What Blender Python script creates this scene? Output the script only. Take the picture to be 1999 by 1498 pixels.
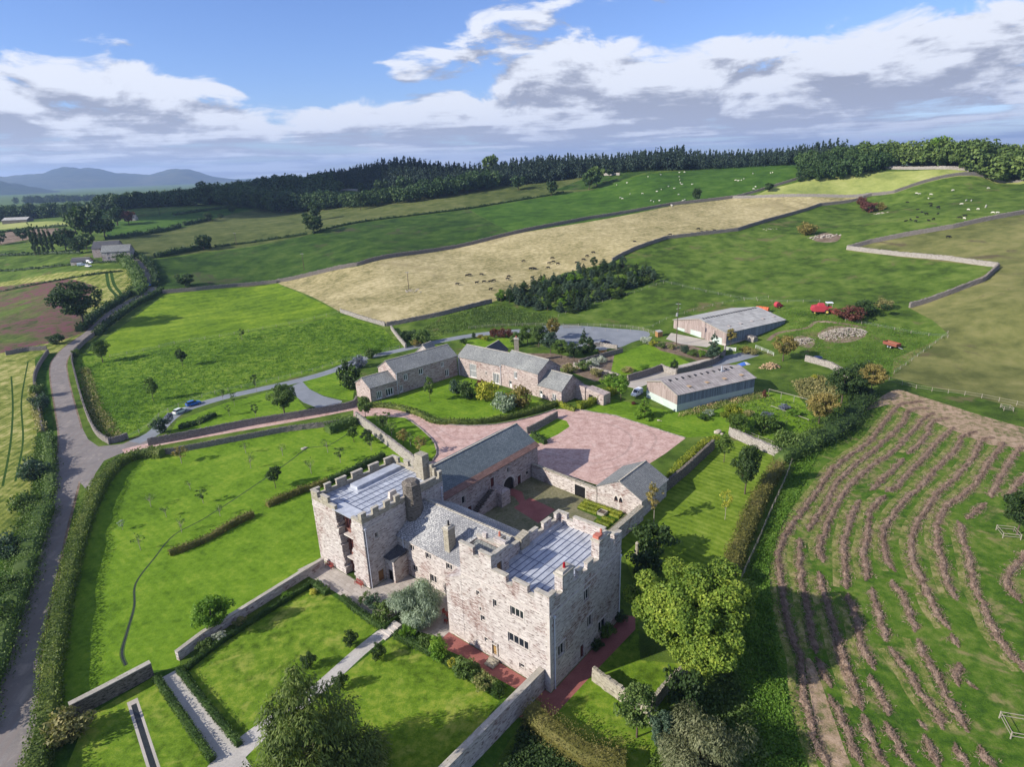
import bpy, bmesh, math, random
import numpy as np
from mathutils import Vector, Matrix
from mathutils.geometry import delaunay_2d_cdt, tessellate_polygon
for o in list(bpy.data.objects): bpy.data.objects.remove(o)
S = bpy.context.scene
COL = S.collection
R_ = math.radians
# ------------------------------------------------------------------ camera
FPX, PITCH, ROLL, CAMH = 1215.0, 19.26, 2.05, 65.0
cam_d = bpy.data.cameras.new("camera"); cam = bpy.data.objects.new("camera", cam_d); COL.objects.link(cam)
S.camera = cam
cam_d.sensor_width = 36.0; cam_d.lens = FPX/1999*36.0; cam_d.clip_start = 1.0; cam_d.clip_end = 60000.0
_p, _r = R_(PITCH), R_(ROLL)
_fw = np.array([0, math.cos(_p), -math.sin(_p)]); _rt = np.array([1., 0, 0]); _up = np.cross(_rt, _fw)
CR = math.cos(_r)*_rt-math.sin(_r)*_up; CU = math.cos(_r)*_up+math.sin(_r)*_rt
CC = np.array([0, 0, CAMH])
cam.matrix_world = Matrix(((CR[0], CU[0], -_fw[0], 0), (CR[1], CU[1], -_fw[1], 0), (CR[2], CU[2], -_fw[2], CAMH), (0, 0, 0, 1)))
def ray(x, y): return _fw+CR*(x-999.5)/FPX-CU*(y-749.0)/FPX
def GZ(x, y, z=0.0):
    d = ray(x, y); return CC+d*((z-CAMH)/d[2])
# ------------------------------------------------------------------ light
SUN_AZ, SUN_EL = 22.0, 29.0             # direction in which shadows fall (from +X towards +Y), and height of the sun
sd = bpy.data.lights.new("sun", 'SUN'); sun = bpy.data.objects.new("sun", sd); COL.objects.link(sun)
sd.energy = 4.95; sd.angle = R_(0.5); sd.color = (1.0, 0.94, 0.84)
_d = Vector((math.cos(R_(SUN_AZ))*math.cos(R_(SUN_EL)), math.sin(R_(SUN_AZ))*math.cos(R_(SUN_EL)), -math.sin(R_(SUN_EL))))
sun.rotation_euler = _d.to_track_quat('-Z', 'Y').to_euler()
S.view_settings.view_transform = 'Standard'; S.view_settings.look = 'None'
S.view_settings.exposure = 0.55; S.view_settings.gamma = 1.0
S.cycles.max_bounces = 5; S.cycles.diffuse_bounces = 2; S.cycles.glossy_bounces = 2; S.cycles.transmission_bounces = 2
S.cycles.transparent_max_bounces = 4; S.cycles.volume_bounces = 0
# ---- world: sky texture with clouds laid out by direction (azimuth, elevation)
W = bpy.data.worlds.new("World"); S.world = W; W.use_nodes = True
nt = W.node_tree; nt.nodes.clear()
class NB:
    """small node builder"""
    def __init__(s, nt): s.nt = nt
    def n(s, t, **k):
        a = s.nt.nodes.new(t)
        for q, v in k.items(): setattr(a, q, v)
        return a
    def l(s, a, b): s.nt.links.new(a, b)
    def put(s, inp, v):
        if isinstance(v, bpy.types.NodeSocket): s.l(v, inp)
        elif v is not None: inp.default_value = v
    def m(s, op, a, b=None, c=None, clamp=False):
        x = s.n('ShaderNodeMath', operation=op); x.use_clamp = clamp
        s.put(x.inputs[0], a)
        if b is not None: s.put(x.inputs[1], b)
        if c is not None: s.put(x.inputs[2], c)
        return x.outputs[0]
    def vm(s, op, a, b=None):
        x = s.n('ShaderNodeVectorMath', operation=op); s.put(x.inputs[0], a)
        if b is not None: s.put(x.inputs[1], b)
        return x.outputs['Value'] if op in ('DOT_PRODUCT', 'LENGTH') else x.outputs[0]
    def mix(s, f, a, b, mode='MIX'):
        x = s.n('ShaderNodeMix', data_type='RGBA', blend_type=mode); s.put(x.inputs[0], f)
        for i, v in ((6, a), (7, b)):
            if isinstance(v, tuple) and len(v) == 3: v = v+(1,)
            s.put(x.inputs[i], v)
        return x.outputs[2]
    def noise(s, vec, scale, detail=3, rough=.55, dist=0.0):
        x = s.n('ShaderNodeTexNoise'); s.put(x.inputs['Vector'], vec); x.inputs['Scale'].default_value = scale
        x.inputs['Detail'].default_value = detail; x.inputs['Roughness'].default_value = rough; x.inputs['Distortion'].default_value = dist
        return x.outputs['Fac']
    def comb(s, x, y, z):
        c = s.n('ShaderNodeCombineXYZ'); s.put(c.inputs[0], x); s.put(c.inputs[1], y); s.put(c.inputs[2], z); return c.outputs[0]
    def sep(s, v):
        c = s.n('ShaderNodeSeparateXYZ'); s.put(c.inputs[0], v); return c.outputs
    def ss(s, v, a, b):
        x = s.n('ShaderNodeMapRange', interpolation_type='SMOOTHSTEP'); s.put(x.inputs[0], v)
        x.inputs[1].default_value = a; x.inputs[2].default_value = b; return x.outputs[0]
B_ = NB(nt)
sky = B_.n('ShaderNodeTexSky', sky_type='NISHITA'); sky.sun_disc = False; sky.sun_elevation = R_(SUN_EL)
# the sun stands at azimuth opposite to the shadow direction
_sx, _sy = -math.cos(R_(SUN_AZ)), -math.sin(R_(SUN_AZ))
sky.sun_rotation = math.atan2(_sx, _sy) % (2*math.pi)
sky.altitude = 100; sky.air_density = 1.0; sky.dust_density = 0.3; sky.ozone_density = 2.5
tc = B_.n('ShaderNodeTexCoord')
vec = B_.vm('NORMALIZE', tc.outputs['Generated'])
sx, sy, sz = B_.sep(vec)
az = B_.m('ARCTAN2', sx, sy); el = B_.m('ARCSINE', sz)
def cloud_density(dele):
    e = B_.m('ADD', el, dele)
    v = B_.comb(B_.m('MULTIPLY', az, 7.0), B_.m('MULTIPLY', e, 19.0), 3.7)
    n1 = B_.m('MULTIPLY_ADD', B_.noise(v, 1.25, 7, .58, .35), 1.45, -.225)
    low = B_.comb(B_.m('MULTIPLY', az, 5.0), B_.m('MULTIPLY', e, 62.0), 9.1)
    n2 = B_.m('MULTIPLY_ADD', B_.noise(low, 1.0, 6, .6, .2), 1.3, -.15)
    f = B_.ss(e, 0.02, 0.085)                      # flat layers near the horizon, heaps above
    n = B_.m('ADD', B_.m('MULTIPLY', n1, f), B_.m('MULTIPLY', n2, B_.m('SUBTRACT', 1.0, f)))
    bias = None
    for (px, py, rx, ry, a) in ((330, 175, 150, 60, .22), (90, 150, 150, 70, .20), (210, 120, 110, 40, .12), (1130, 80, 150, 80, .24), (1000, 160, 240, 40, .10),
                                (1400, 130, 260, 45, .14), (1720, 100, 190, 60, .24), (1930, 60, 120, 50, .16), (800, 215, 420, 30, .10), (1500, 190, 300, 30, .12), (1250, 240, 300, 20, .10),
                                (780, 130, 80, 30, .34), (655, 60, 80, 30, .26), (330, 50, 90, 25, .2), (560, 225, 150, 40, .16), (900, 60, 80, 60, .14), (1250, 200, 300, 60, .15),
                                (640, 90, 170, 80, -.35), (450, 40, 260, 60, -.3), (1400, 20, 300, 60, -.3), (180, 40, 160, 50, -.18), (850, 20, 160, 50, -.2),
                                (500, 205, 70, 30, -.2), (1720, 215, 130, 14, -.28), (620, 175, 130, 45, -.25), (1180, 262, 120, 10, -.12)):
        d = ray(px, py); d = d/np.linalg.norm(d); a0 = math.atan2(d[0], d[1]); e0 = math.asin(d[2])
        u = B_.m('MULTIPLY', B_.m('SUBTRACT', az, a0), FPX/rx); w = B_.m('MULTIPLY', B_.m('SUBTRACT', e, e0), FPX/ry)
        q = B_.m('ADD', B_.m('MULTIPLY', u, u), B_.m('MULTIPLY', w, w))
        g = B_.m('MULTIPLY', B_.m('EXPONENT', B_.m('MULTIPLY', q, -1.0)), a)
        bias = g if bias is None else B_.m('ADD', bias, g)
    base = B_.m('MULTIPLY', B_.m('SUBTRACT', 1.0, B_.ss(e, 0.04, 0.15)), .13)
    return B_.m('ADD', B_.m('ADD', n, bias), base)
d0 = cloud_density(0.0); d1 = cloud_density(0.024)
cover = B_.ss(d0, 0.475, 0.66)
fine = B_.noise(B_.comb(B_.m('MULTIPLY', az, 22.0), B_.m('MULTIPLY', el, 60.0), 1.0), 1.0, 4, .6, .3)
lit = B_.m('MULTIPLY', B_.m('SUBTRACT', d0, d1), 4.2)
lit = B_.m('ADD', lit, B_.m('MULTIPLY', B_.m('SUBTRACT', fine, .5), 1.7))
lit = B_.m('ADD', lit, B_.m('MULTIPLY', B_.m('SUBTRACT', B_.noise(B_.comb(B_.m('MULTIPLY', az, 6.0), B_.m('MULTIPLY', el, 60.0), 5.0), 1.0, 4, .55, .3), .5), 1.7))
lit = B_.m('SUBTRACT', lit, B_.m('MULTIPLY', B_.ss(d0, 0.62, 1.05), .12))
lowf = B_.m('SUBTRACT', 1.0, B_.ss(el, 0.02, 0.10))
strk = B_.noise(B_.comb(B_.m('MULTIPLY', az, 7.0), B_.m('MULTIPLY', el, 120.0), 2.0), 1.0, 5, .6, .25)
lit = B_.m('ADD', lit, B_.m('MULTIPLY', B_.m('MULTIPLY_ADD', strk, 5.0, -2.35), lowf))
lit = B_.ss(lit, -0.60, 0.78)
ccol = B_.mix(lit, (3.6, 3.9, 4.95), (8.3, 8.7, 9.7))
ccol = B_.mix(B_.m('MULTIPLY', lowf, .30), ccol, (6.6, 7.0, 8.6))
skyc = B_.mix(1.0, sky.outputs[0], (1.0, 1.13, 1.62), 'MULTIPLY')
out = B_.mix(cover, skyc, ccol)
SKYK = 0.074
bg = B_.n('ShaderNodeBackground'); B_.l(out, bg.inputs[0]); bg.inputs[1].default_value = SKYK
# the upper sky, far above the picture: the same sky with thin broken cloud
bg2 = B_.n('ShaderNodeBackground'); B_.l(B_.mix(.35, skyc, (6.0, 6.3, 7.4)), bg2.inputs[0]); bg2.inputs[1].default_value = SKYK
mxs = B_.n('ShaderNodeMixShader'); B_.l(B_.m('GREATER_THAN', B_.m('ABSOLUTE', B_.m('SUBTRACT', sz, .2)), .22), mxs.inputs[0])
B_.l(bg.outputs[0], mxs.inputs[1]); B_.l(bg2.outputs[0], mxs.inputs[2])
W.cycles.sampling_method = 'MANUAL'; W.cycles.sample_map_resolution = 256
wo = B_.n('ShaderNodeOutputWorld'); B_.l(mxs.outputs[0], wo.inputs[0])

# ------------------------------------------------------------------ helpers
def tag(o, label=None, cat=None, group=None, kind=None):
    if label: o['label'] = label
    if cat: o['category'] = cat
    if group: o['group'] = group
    if kind: o['kind'] = kind
    return o
def empty(name, loc=(0, 0, 0), rz=0, parent=None):
    o = bpy.data.objects.new(name, None); COL.objects.link(o); o.location = loc; o.rotation_euler = (0, 0, rz); o.empty_display_size = .1
    if parent: o.parent = parent
    return o
def link(name, me, parent=None, loc=None):
    o = bpy.data.objects.new(name, me); COL.objects.link(o)
    if parent: o.parent = parent
    if loc is not None: o.location = loc
    return o
def nmesh(name, V, F, mats, uv=None, mi=None, smooth=False):
    """numpy arrays -> mesh; F (m,k) faces of k corners; uv (m*k,2)"""
    V = np.asarray(V, np.float32); F = np.asarray(F, np.int32)
    me = bpy.data.meshes.new(name); k = F.shape[1]; m = len(F)
    me.vertices.add(len(V)); me.vertices.foreach_set('co', V.ravel())
    me.loops.add(m*k); me.loops.foreach_set('vertex_index', F.ravel())
    me.polygons.add(m); me.polygons.foreach_set('loop_start', np.arange(0, m*k, k, dtype=np.int32))
    if mi is not None: me.polygons.foreach_set('material_index', np.asarray(mi, np.int32))
    me.polygons.foreach_set('use_smooth', np.full(m, bool(smooth)))
    if uv is not None:
        l = me.uv_layers.new(name='UVMap'); l.data.foreach_set('uv', np.asarray(uv, np.float32).ravel())
    for q in (mats if isinstance(mats, (list, tuple)) else [mats]): me.materials.append(q)
    me.update(calc_edges=True); return me
class MB:
    """collects shaped faces with uvs in metres, becomes ONE mesh object"""
    def __init__(s): s.v = []; s.f = []; s.uv = []
    def quad(s, pts, uv=None):
        i = len(s.v); s.v += [tuple(float(c) for c in p) for p in pts]; s.f.append(tuple(range(i, i+len(pts))))
        if uv is None:
            p = [np.array(q, float) for q in pts]
            e = p[1]-p[0]; e = e/(np.linalg.norm(e)+1e-9); n = np.cross(e, p[-1]-p[0]); n = n/(np.linalg.norm(n)+1e-9); w = np.cross(n, e)
            if abs(e[2]) > .9: e, w = w, e
            h = math.hypot(e[0], e[1])
            # anchor u on world position along e so that courses run on across faces
            uv = [(float(q@e), float(q@w)) for q in p]
        s.uv += list(uv)
    def box(s, c, ax, half, taper=1.0):
        """c centre, ax = (ux,uy) unit vectors (z up), half sizes"""
        ux, uy = ax; uz = (0, 0, 1); P = []
        for sz_ in (-1, 1):
            t = taper if sz_ > 0 else 1.0
            for a, b in ((-1, -1), (1, -1), (1, 1), (-1, 1)):
                P.append([c[i]+ux[i]*a*half[0]*t+uy[i]*b*half[1]*t+uz[i]*sz_*half[2] for i in range(3)])
        for q in ((3, 2, 1, 0), (4, 5, 6, 7), (0, 1, 5, 4), (1, 2, 6, 5), (2, 3, 7, 6), (3, 0, 4, 7)): s.quad([P[j] for j in q])
    def bar(s, a, b, w, h=None):
        """square bar between two points"""
        a = np.array(a, float); b = np.array(b, float); h = h or w
        d = b-a; L = np.linalg.norm(d); d = d/L; u = np.cross(d, (0, 0, 1.))
        if np.linalg.norm(u) < 1e-3: u = np.array((1., 0, 0))
        u /= np.linalg.norm(u); v = np.cross(u, d)
        P = [q+u*sx_*w/2+v*sy_*h/2 for q in (a, b) for sx_, sy_ in ((-1, -1), (1, -1), (1, 1), (-1, 1))]
        for q in ((0, 1, 2, 3), (7, 6, 5, 4), (0, 4, 5, 1), (1, 5, 6, 2), (2, 6, 7, 3), (3, 7, 4, 0)): s.quad([P[j] for j in q])
    def tube(s, pts, rad, seg=8):
        pts = [np.array(p, float) for p in pts]; rings = []
        for i, p in enumerate(pts):
            d = pts[min(i+1, len(pts)-1)]-pts[max(i-1, 0)]; d = d/(np.linalg.norm(d)+1e-9)
            u = np.cross(d, (0.3, 1, 0.1)); u /= np.linalg.norm(u); v = np.cross(d, u); r = rad[i] if isinstance(rad, (list, tuple)) else rad
            rings.append([p+(u*math.cos(t)+v*math.sin(t))*r for t in (2*math.pi*k/seg for k in range(seg))])
        for a, b in zip(rings, rings[1:]):
            for k in range(seg): s.quad([a[k], a[(k+1) % seg], b[(k+1) % seg], b[k]])
        s.quad(rings[-1]); s.quad(rings[0][::-1])
    def build(s, name, mat, parent=None, smooth=False, loc=None):
        me = bpy.data.meshes.new(name); me.from_pydata(s.v, [], s.f)
        l = me.uv_layers.new(name='UVMap'); l.data.foreach_set('uv', np.array(s.uv, np.float32).ravel())
        for q in (mat if isinstance(mat, (list, tuple)) else [mat]): me.materials.append(q)
        if smooth:
            me.polygons.foreach_set('use_smooth', np.ones(len(s.f), bool))
        me.update(); return link(name, me, parent, loc)
def copy_tree(o, parent=None, loc=None, rz=None, scale=None):
    c = o.copy(); COL.objects.link(c); c.parent = parent
    if loc is not None: c.location = loc
    if rz is not None: c.rotation_euler = (0, 0, rz)
    if scale is not None: c.scale = scale
    for ch in [x for x in bpy.data.objects if x.parent == o]: copy_tree(ch, c)
    return c
KIDS = {}
# ------------------------------------------------------------------ terrain heights
ANCH = [(100, 900, 0), (0, 1000, 0), (0, 850, 0), (150, 750, 0), (160, 640, 4), (60, 600, 6), (0, 700, 2), (0, 550, 9), (300, 560, 9), (230, 650, 3), (350, 650, 3),
 (545, 550, 8), (400, 560, 8), (480, 640, 3.5), (650, 660, 2), (760, 640, 2), (600, 740, 0), (400, 780, 0), (200, 710, 1), (880, 600, 5.5), (940, 545, 10.5), (1100, 600, 4.5), (1100, 540, 10),
 (1210, 500, 17), (1200, 640, 1), (1300, 645, 1.5), (1400, 590, 6), (1533, 635, 3.5), (1420, 676, .3), (1600, 605, 8), (1700, 620, 7), (1480, 560, 9), (1650, 487, 19),
 (1560, 450, 24), (1740, 735, 1), (1999, 800, 0), (1999, 700, 4), (1999, 600, 14), (1800, 600, 9), (1930, 520, 19), (1999, 420, 33), (1780, 420, 31), (1690, 400, 32),
 (1960, 360, 42), (1900, 340, 47), (1850, 322, 55), (1990, 322, 53), (1700, 330, 54), (1580, 345, 50), (1550, 320, 58.4), (1450, 322, 58), (1350, 330, 56.5), (1230, 334, 57), (1040, 345, 53), (1440, 385, 38), (1150, 345, 53), (1170, 380, 40),
 (920, 405, 34), (1000, 455, 25), (1310, 400, 35), (1200, 440, 27), (700, 385, 40.3), (820, 352, 54), (620, 450, 26), (600, 415, 29.5), (450, 400, 33), (300, 450, 25), (200, 500, 19.5), (250, 540, 13),
 (60, 520, 15), (0, 480, 21), (0, 440, 22), (0, 400, 16), (100, 385, 8), (300, 405, 29), (600, 392, 36.6), (720, 500, 19), (400, 490, 18), (850, 480, 20), (-400, 480, 20), (-400, 600, 6), (-400, 800, 0), (2400, 800, 0), (2400, 600, 14), (2400, 400, 36), (2400, 320, 52)]
_A = [tuple(GZ(a, b, z)[:2])+(z,) for a, b, z in ANCH]
for _x, _y in ((0, 20), (-60, 40), (60, 40), (0, 60), (-60, 90), (60, 90), (0, 110), (-70, 140), (-30, 150), (20, 150), (60, 130), (80, 110), (-20, 190), (30, 170), (-90, 110), (0, -60), (-60, -60), (60, -60), (0, -200), (40, 185), (-50, 190), (110, 90), (70, 165)):
    _A.append((_x, _y, 0.0))
def azr(px, r):
    d = ray(px, 340); a = math.atan2(d[0], d[1]); return (r*math.sin(a), r*math.cos(a))
for _px, _r0, _z in ((180, 900, 30), (300, 880, 36), (450, 800, 40), (600, 760, 46), (700, 720, 52), (0, 1100, 22), (1900, 560, 55), (2050, 560, 54), (1760, 580, 56), (2300, 560, 52), (300, 1200, 18), (600, 1200, 24)): _A.append(azr(_px, _r0)+(_z,))
for _az in (-38, -30, -22, -16): _A.append((1500*math.sin(R_(_az)), 1500*math.cos(R_(_az)), 5.0)); _A.append((2600*math.sin(R_(_az)), 2600*math.cos(R_(_az)), 2.0))
for _az in (-8, 0, 10, 20, 32, 45): _A.append((900*math.sin(R_(_az)), 900*math.cos(R_(_az)), 47.0)); _A.append((1600*math.sin(R_(_az)), 1600*math.cos(R_(_az)), 35.0))
for _az in range(-60, 61, 15): _A.append((5000*math.sin(R_(_az)), 5000*math.cos(R_(_az)), 0.0)); _A.append((14000*math.sin(R_(_az)), 14000*math.cos(R_(_az)), 0.0))
_A = np.array(_A)
def _q(x, y):
    y = np.asarray(y, float)+70.0; x = np.asarray(x, float)
    return np.stack([np.arctan2(x, y)*1.3, np.log(np.hypot(x, y)+8.0)], -1)
_Q = _q(_A[:, 0], _A[:, 1])
def _phi(d2): return np.where(d2 > 1e-12, d2*np.log(d2+1e-12), 0)*.5
_K = _phi(((_Q[:, None]-_Q[None])**2).sum(-1)); _n = len(_Q)
_P = np.concatenate([np.ones((_n, 1)), _Q], 1)
_M = np.zeros((_n+3, _n+3)); _M[:_n, :_n] = _K+np.eye(_n)*2e-4; _M[:_n, _n:] = _P; _M[_n:, :_n] = _P.T
_w = np.linalg.solve(_M, np.concatenate([_A[:, 2], [0, 0, 0]]))
def H(x, y):
    x = np.atleast_1d(np.asarray(x, float)); y = np.atleast_1d(np.asarray(y, float))
    q = _q(x, y); out = np.empty(len(x))
    for i in range(0, len(x), 20000):
        a = q[i:i+20000]; d2 = ((a[:, None]-_Q[None])**2).sum(-1)
        out[i:i+20000] = _phi(d2)@_w[:_n]+_w[_n]+a@_w[_n+1:]
    r = np.hypot(x+2, y-92); t = np.clip((r-75)/60, 0, 1); t = t*t*(3-2*t)
    return np.clip(out, -6, 63)*t
def h1(x, y): return float(H(x, y)[0])
_T = 30*1.022**np.arange(0, 205)
def G(px, py, dz=0.0):
    """the point of the terrain seen along a line of sight (as world coordinates)"""
    d = ray(px, py); hd = math.hypot(d[0], d[1]); t = _T/hd
    X = d[0]*t; Y = d[1]*t; Zr = CAMH+d[2]*t; f = Zr-H(X, Y)-dz
    i = np.argmax(f < 0)
    if f[i] >= 0: i = len(t)-1
    if i == 0: i = 1
    a, b = t[i-1], t[i]; fa, fb = f[i-1], f[i]
    for _ in range(4):
        m = a+(b-a)*fa/(fa-fb) if fa != fb else (a+b)/2
        fm = CAMH+d[2]*m-h1(d[0]*m, d[1]*m)-dz
        if abs(fm) < .004: break
        if fm > 0: a, fa = m, fm
        else: b, fb = m, fm
    return np.array([d[0]*m, d[1]*m, CAMH+d[2]*m-dz])
# castle frame: u along the garden front, v away from it
_t = R_(-40.1); CUx = np.array([math.cos(_t), math.sin(_t), 0]); CVx = np.array([-math.sin(_t), math.cos(_t), 0]); CO = np.array([3.605, 63.244, 0])
def CL(u, v, z=0.0): return CO+CUx*u+CVx*v+np.array([0, 0, z])
# ------------------------------------------------------------------ materials
def newmat(name, rough=.9, spec=.2):
    m = bpy.data.materials.new(name); m.use_nodes = True; b = m.node_tree.nodes['Principled BSDF']
    b.inputs['Roughness'].default_value = rough; b.inputs['Specular IOR Level'].default_value = spec
    return m, NB(m.node_tree), b
def c3(c): return (c[0], c[1], c[2], 1)
def plain(name, col, rough=.7, spec=.3, metal=0, var=.15, scale=3.0):
    m, N, b = newmat(name, rough, spec); b.inputs['Metallic'].default_value = metal
    p = N.n('ShaderNodeNewGeometry').outputs['Position']; n = N.noise(p, scale, 4)
    N.l(N.mix(n, tuple(x*(1-var) for x in col), tuple(min(1, x*(1+var)) for x in col)), b.inputs['Base Color']); return m
def bump(N, b, h, strength, dist):
    q = N.n('ShaderNodeBump'); q.inputs['Strength'].default_value = strength; q.inputs['Distance'].default_value = dist; N.l(h, q.inputs['Height']); N.l(q.outputs[0], b.inputs['Normal'])
def ramp2(N, f, a, b): return N.mix(f, a, b)
def grass(name, dark, mid, light, patch=.03, tuft=.9, bs=.5, stripes=(), spots=None, contrast=1.0, spot_scale=.03, spot_lim=(.52, .62)):
    """mown or grazed turf: broad patches, tufts, blades; stripes = (angle, width m, strength)"""
    m, N, b = newmat(name, .95, .08)
    p = N.n('ShaderNodeNewGeometry').outputs['Position']
    n1 = N.noise(p, patch, 4, .6, .6); n2 = N.noise(p, tuft, 4, .65); n3 = N.noise(p, 5.5, 3, .7); n4 = N.noise(p, patch*6, 3, .6, .4)
    f = N.m('ADD', N.m('MULTIPLY', n1, .9), N.m('MULTIPLY', n4, .75)); f = N.m('ADD', f, N.m('MULTIPLY', n2, .85*contrast)); f = N.m('ADD', f, N.m('MULTIPLY', n3, .55*contrast))
    f = N.m('SUBTRACT', f, (.9+.75+.85*contrast+.55*contrast)/2-.5)
    f = N.m('MULTIPLY_ADD', f, 1.4, -.2)
    for ang, w, st in stripes:
        q = N.vm('ADD', p, N.vm('SCALE', N.comb(N.noise(p, .05, 2), N.noise(p, .07, 2), 0), None)) if False else p
        d = N.vm('DOT_PRODUCT', q, (math.cos(R_(ang)), math.sin(R_(ang)), 0)); d = N.m('ADD', d, N.m('MULTIPLY', N.noise(p, .04, 2), 3.0))
        s = N.m('SINE', N.m('MULTIPLY', d, math.pi/w)); s = N.ss(s, -.35, .35); f = N.m('ADD', f, N.m('MULTIPLY', N.m('SUBTRACT', s, .5), st))
    lo = N.ss(f, .05, .55); hi = N.ss(f, .45, .98)
    c = N.mix(hi, N.mix(lo, dark, mid), light)
    if spots: 
        s1 = N.ss(N.noise(p, spot_scale, 5, .65, .8), *spot_lim); s1 = N.m('MULTIPLY', s1, N.ss(n2, .3, .6))
        c = N.mix(s1, c, spots)
    N.l(c, b.inputs['Base Color'])
    bump(N, b, N.m('ADD', N.m('MULTIPLY', n2, 1.0), N.m('MULTIPLY', n3, .45)), bs, .35)
    return m
M = {}
M['lawn'] = grass('lawn', (.064, .125, .008), (.120, .215, .014), (.205, .285, .030), .045, 1.1, .3, [(50, .8, .07)], contrast=.85)
M['lawn2'] = grass('garden_lawn', (.055, .098, .008), (.115, .198, .015), (.235, .285, .038), .10, .9, .25, [(50, 1.0, .04)], contrast=1.1, spots=(.27, .29, .06), spot_scale=.16, spot_lim=(.52, .70))
M['lawn3'] = grass('orchard_lawn', (.070, .12, .010), (.13, .20, .018), (.21, .27, .042), .05, 1.0, .25, [(48, .75, .20)], contrast=.8)
M['meadow'] = grass('bright_meadow', (.060, .115, .007), (.125, .205, .012), (.21, .285, .024), .03, .7, .4, [(118, 3.6, .09), (121, 9.0, .08)], contrast=.9)
M['rough'] = grass('rough_pasture', (.036, .080, .006), (.105, .190, .013), (.20, .275, .034), .03, .55, 1.0, contrast=1.6)
M['pasture'] = grass('pasture', (.036, .064, .011), (.076, .128, .017), (.135, .185, .036), .022, .16, .9, contrast=1.5, spots=(.13, .115, .05), spot_scale=.06, spot_lim=(.57, .68))
M['pasture2'] = grass('green_pasture', (.026, .062, .009), (.048, .105, .012), (.080, .145, .022), .015, .12, .6, contrast=1.2)
M['pasture3'] = grass('dark_pasture', (.018, .042, .008), (.038, .078, .011), (.070, .11, .022), .02, .10, .8, contrast=1.6, spots=(.06, .065, .03), spot_scale=.04, spot_lim=(.55, .66))
M['olive'] = grass('olive_pasture', (.045, .065, .016), (.085, .105, .028), (.135, .145, .05), .012, .12, .7, contrast=1.4)
M['brown'] = grass('dry_pasture', (.080, .092, .028), (.150, .155, .050), (.235, .215, .085), .020, .10, .7, contrast=1.2, spots=(.10, .082, .045), spot_scale=.05, spot_lim=(.58, .68))
M['stubble'] = grass('stubble', (.17, .155, .065), (.33, .28, .135), (.50, .42, .235), .012, .45, .5, [(122, 1.7, .07)], contrast=1.3, spots=(.24, .20, .10), spot_lim=(.54, .72))
M['straw'] = grass('straw', (.15, .19, .05), (.27, .30, .085), (.40, .40, .15), .012, .3, .4, contrast=.6)
M['hayfield'] = grass('mown_field', (.035, .080, .010), (.070, .135, .013), (.14, .185, .035), .06, .7, .6, contrast=1.4, spots=(.22, .19, .08), spot_scale=.14, spot_lim=(.52, .66))
M['haystripe'] = grass('pale_mown_strip', (.06, .11, .016), (.15, .17, .04), (.29, .25, .11), .3, .6, .5, contrast=1.9)
M['hayscatter'] = grass('scattered_hay', (.12, .13, .045), (.29, .21, .13), (.40, .29, .20), .10, .7, .6, [(150, .9, .12)], contrast=1.9)
M['strip'] = grass('ripe_field', (.075, .11, .018), (.20, .225, .045), (.42, .37, .15), .03, .5, .6, [(4, 2.2, .16), (6, .7, .12)], contrast=1.4)
M['heather'] = grass('weedy_field', (.035, .070, .012), (.08, .12, .022), (.13, .17, .035), .02, .35, .7, contrast=1.4, spots=(.15, .062, .075), spot_scale=.012, spot_lim=(.38, .50))
M['track'] = grass('wheel_tracks', (.020, .05, .008), (.03, .07, .01), (.05, .09, .015), .05, .6, .5)
M['verge'] = grass('verge', (.020, .055, .006), (.045, .105, .010), (.09, .16, .02), .06, .5, 1.0, contrast=1.3)
M['soil'] = grass('bare_soil', (.10, .075, .05), (.19, .14, .10), (.30, .23, .18), .05, .8, .8, contrast=1.1)
def ground_mat(name, a, b2, scale=.2, fine=9.0, bs=.3, spots=None, rough=.85, streak=None):
    m, N, b = newmat(name, rough, .25)
    p = N.n('ShaderNodeNewGeometry').outputs['Position']
    f = N.m('ADD', N.m('MULTIPLY', N.noise(p, scale, 5, .6, .5), .6), N.m('MULTIPLY', N.noise(p, fine, 4, .7), .6)); f = N.ss(f, .3, .9)
    c = N.mix(f, a, b2)
    if spots: c = N.mix(N.m('MULTIPLY', N.ss(N.noise(p, .35, 5, .7, .8), .52, .66), .7), c, spots)
    if streak:
        d = N.vm('DOT_PRODUCT', p, (math.cos(R_(streak[0])), math.sin(R_(streak[0])), 0))
        s = N.noise(N.comb(N.m('MULTIPLY', d, 1.2), N.m('MULTIPLY', N.vm('DOT_PRODUCT', p, (-math.sin(R_(streak[0])), math.cos(R_(streak[0])), 0)), .05), 0), 1.0, 4, .6)
        c = N.mix(N.ss(s, .38, .68), c, streak[1])
    N.l(c, b.inputs['Base Color']); bump(N, b, N.noise(p, fine, 5, .75), bs, .08); return m
M['tarmac'] = ground_mat('tarmac', (.125, .113, .108), (.27, .243, .225), .25, 8, .25, (.33, .285, .245), streak=(10, (.20, .17, .155)))
M['drive'] = ground_mat('grey_tarmac', (.15, .165, .185), (.25, .265, .285), .2, 8, .15)
M['gravel'] = ground_mat('pink_gravel', (.28, .155, .125), (.64, .455, .395), .5, 1.9, .7, (.56, .415, .36))
M['gravel_track'] = ground_mat('worn_gravel', (.25, .145, .12), (.52, .375, .325), .5, 1.9, .5, (.44, .32, .28))
M['white_gravel'] = ground_mat('pale_gravel', (.30, .28, .255), (.54, .505, .455), .3, 4, .4)
M['brickpath'] = ground_mat('red_path', (.20, .065, .055), (.34, .13, .11), .4, 5, .3)
M['cobble'] = ground_mat('mossy_cobbles', (.055, .07, .018), (.27, .235, .15), .35, 2.2, .9, (.08, .105, .02))
M['concrete'] = ground_mat('concrete', (.30, .27, .23), (.50, .45, .39), .2, 6, .2)
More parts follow.
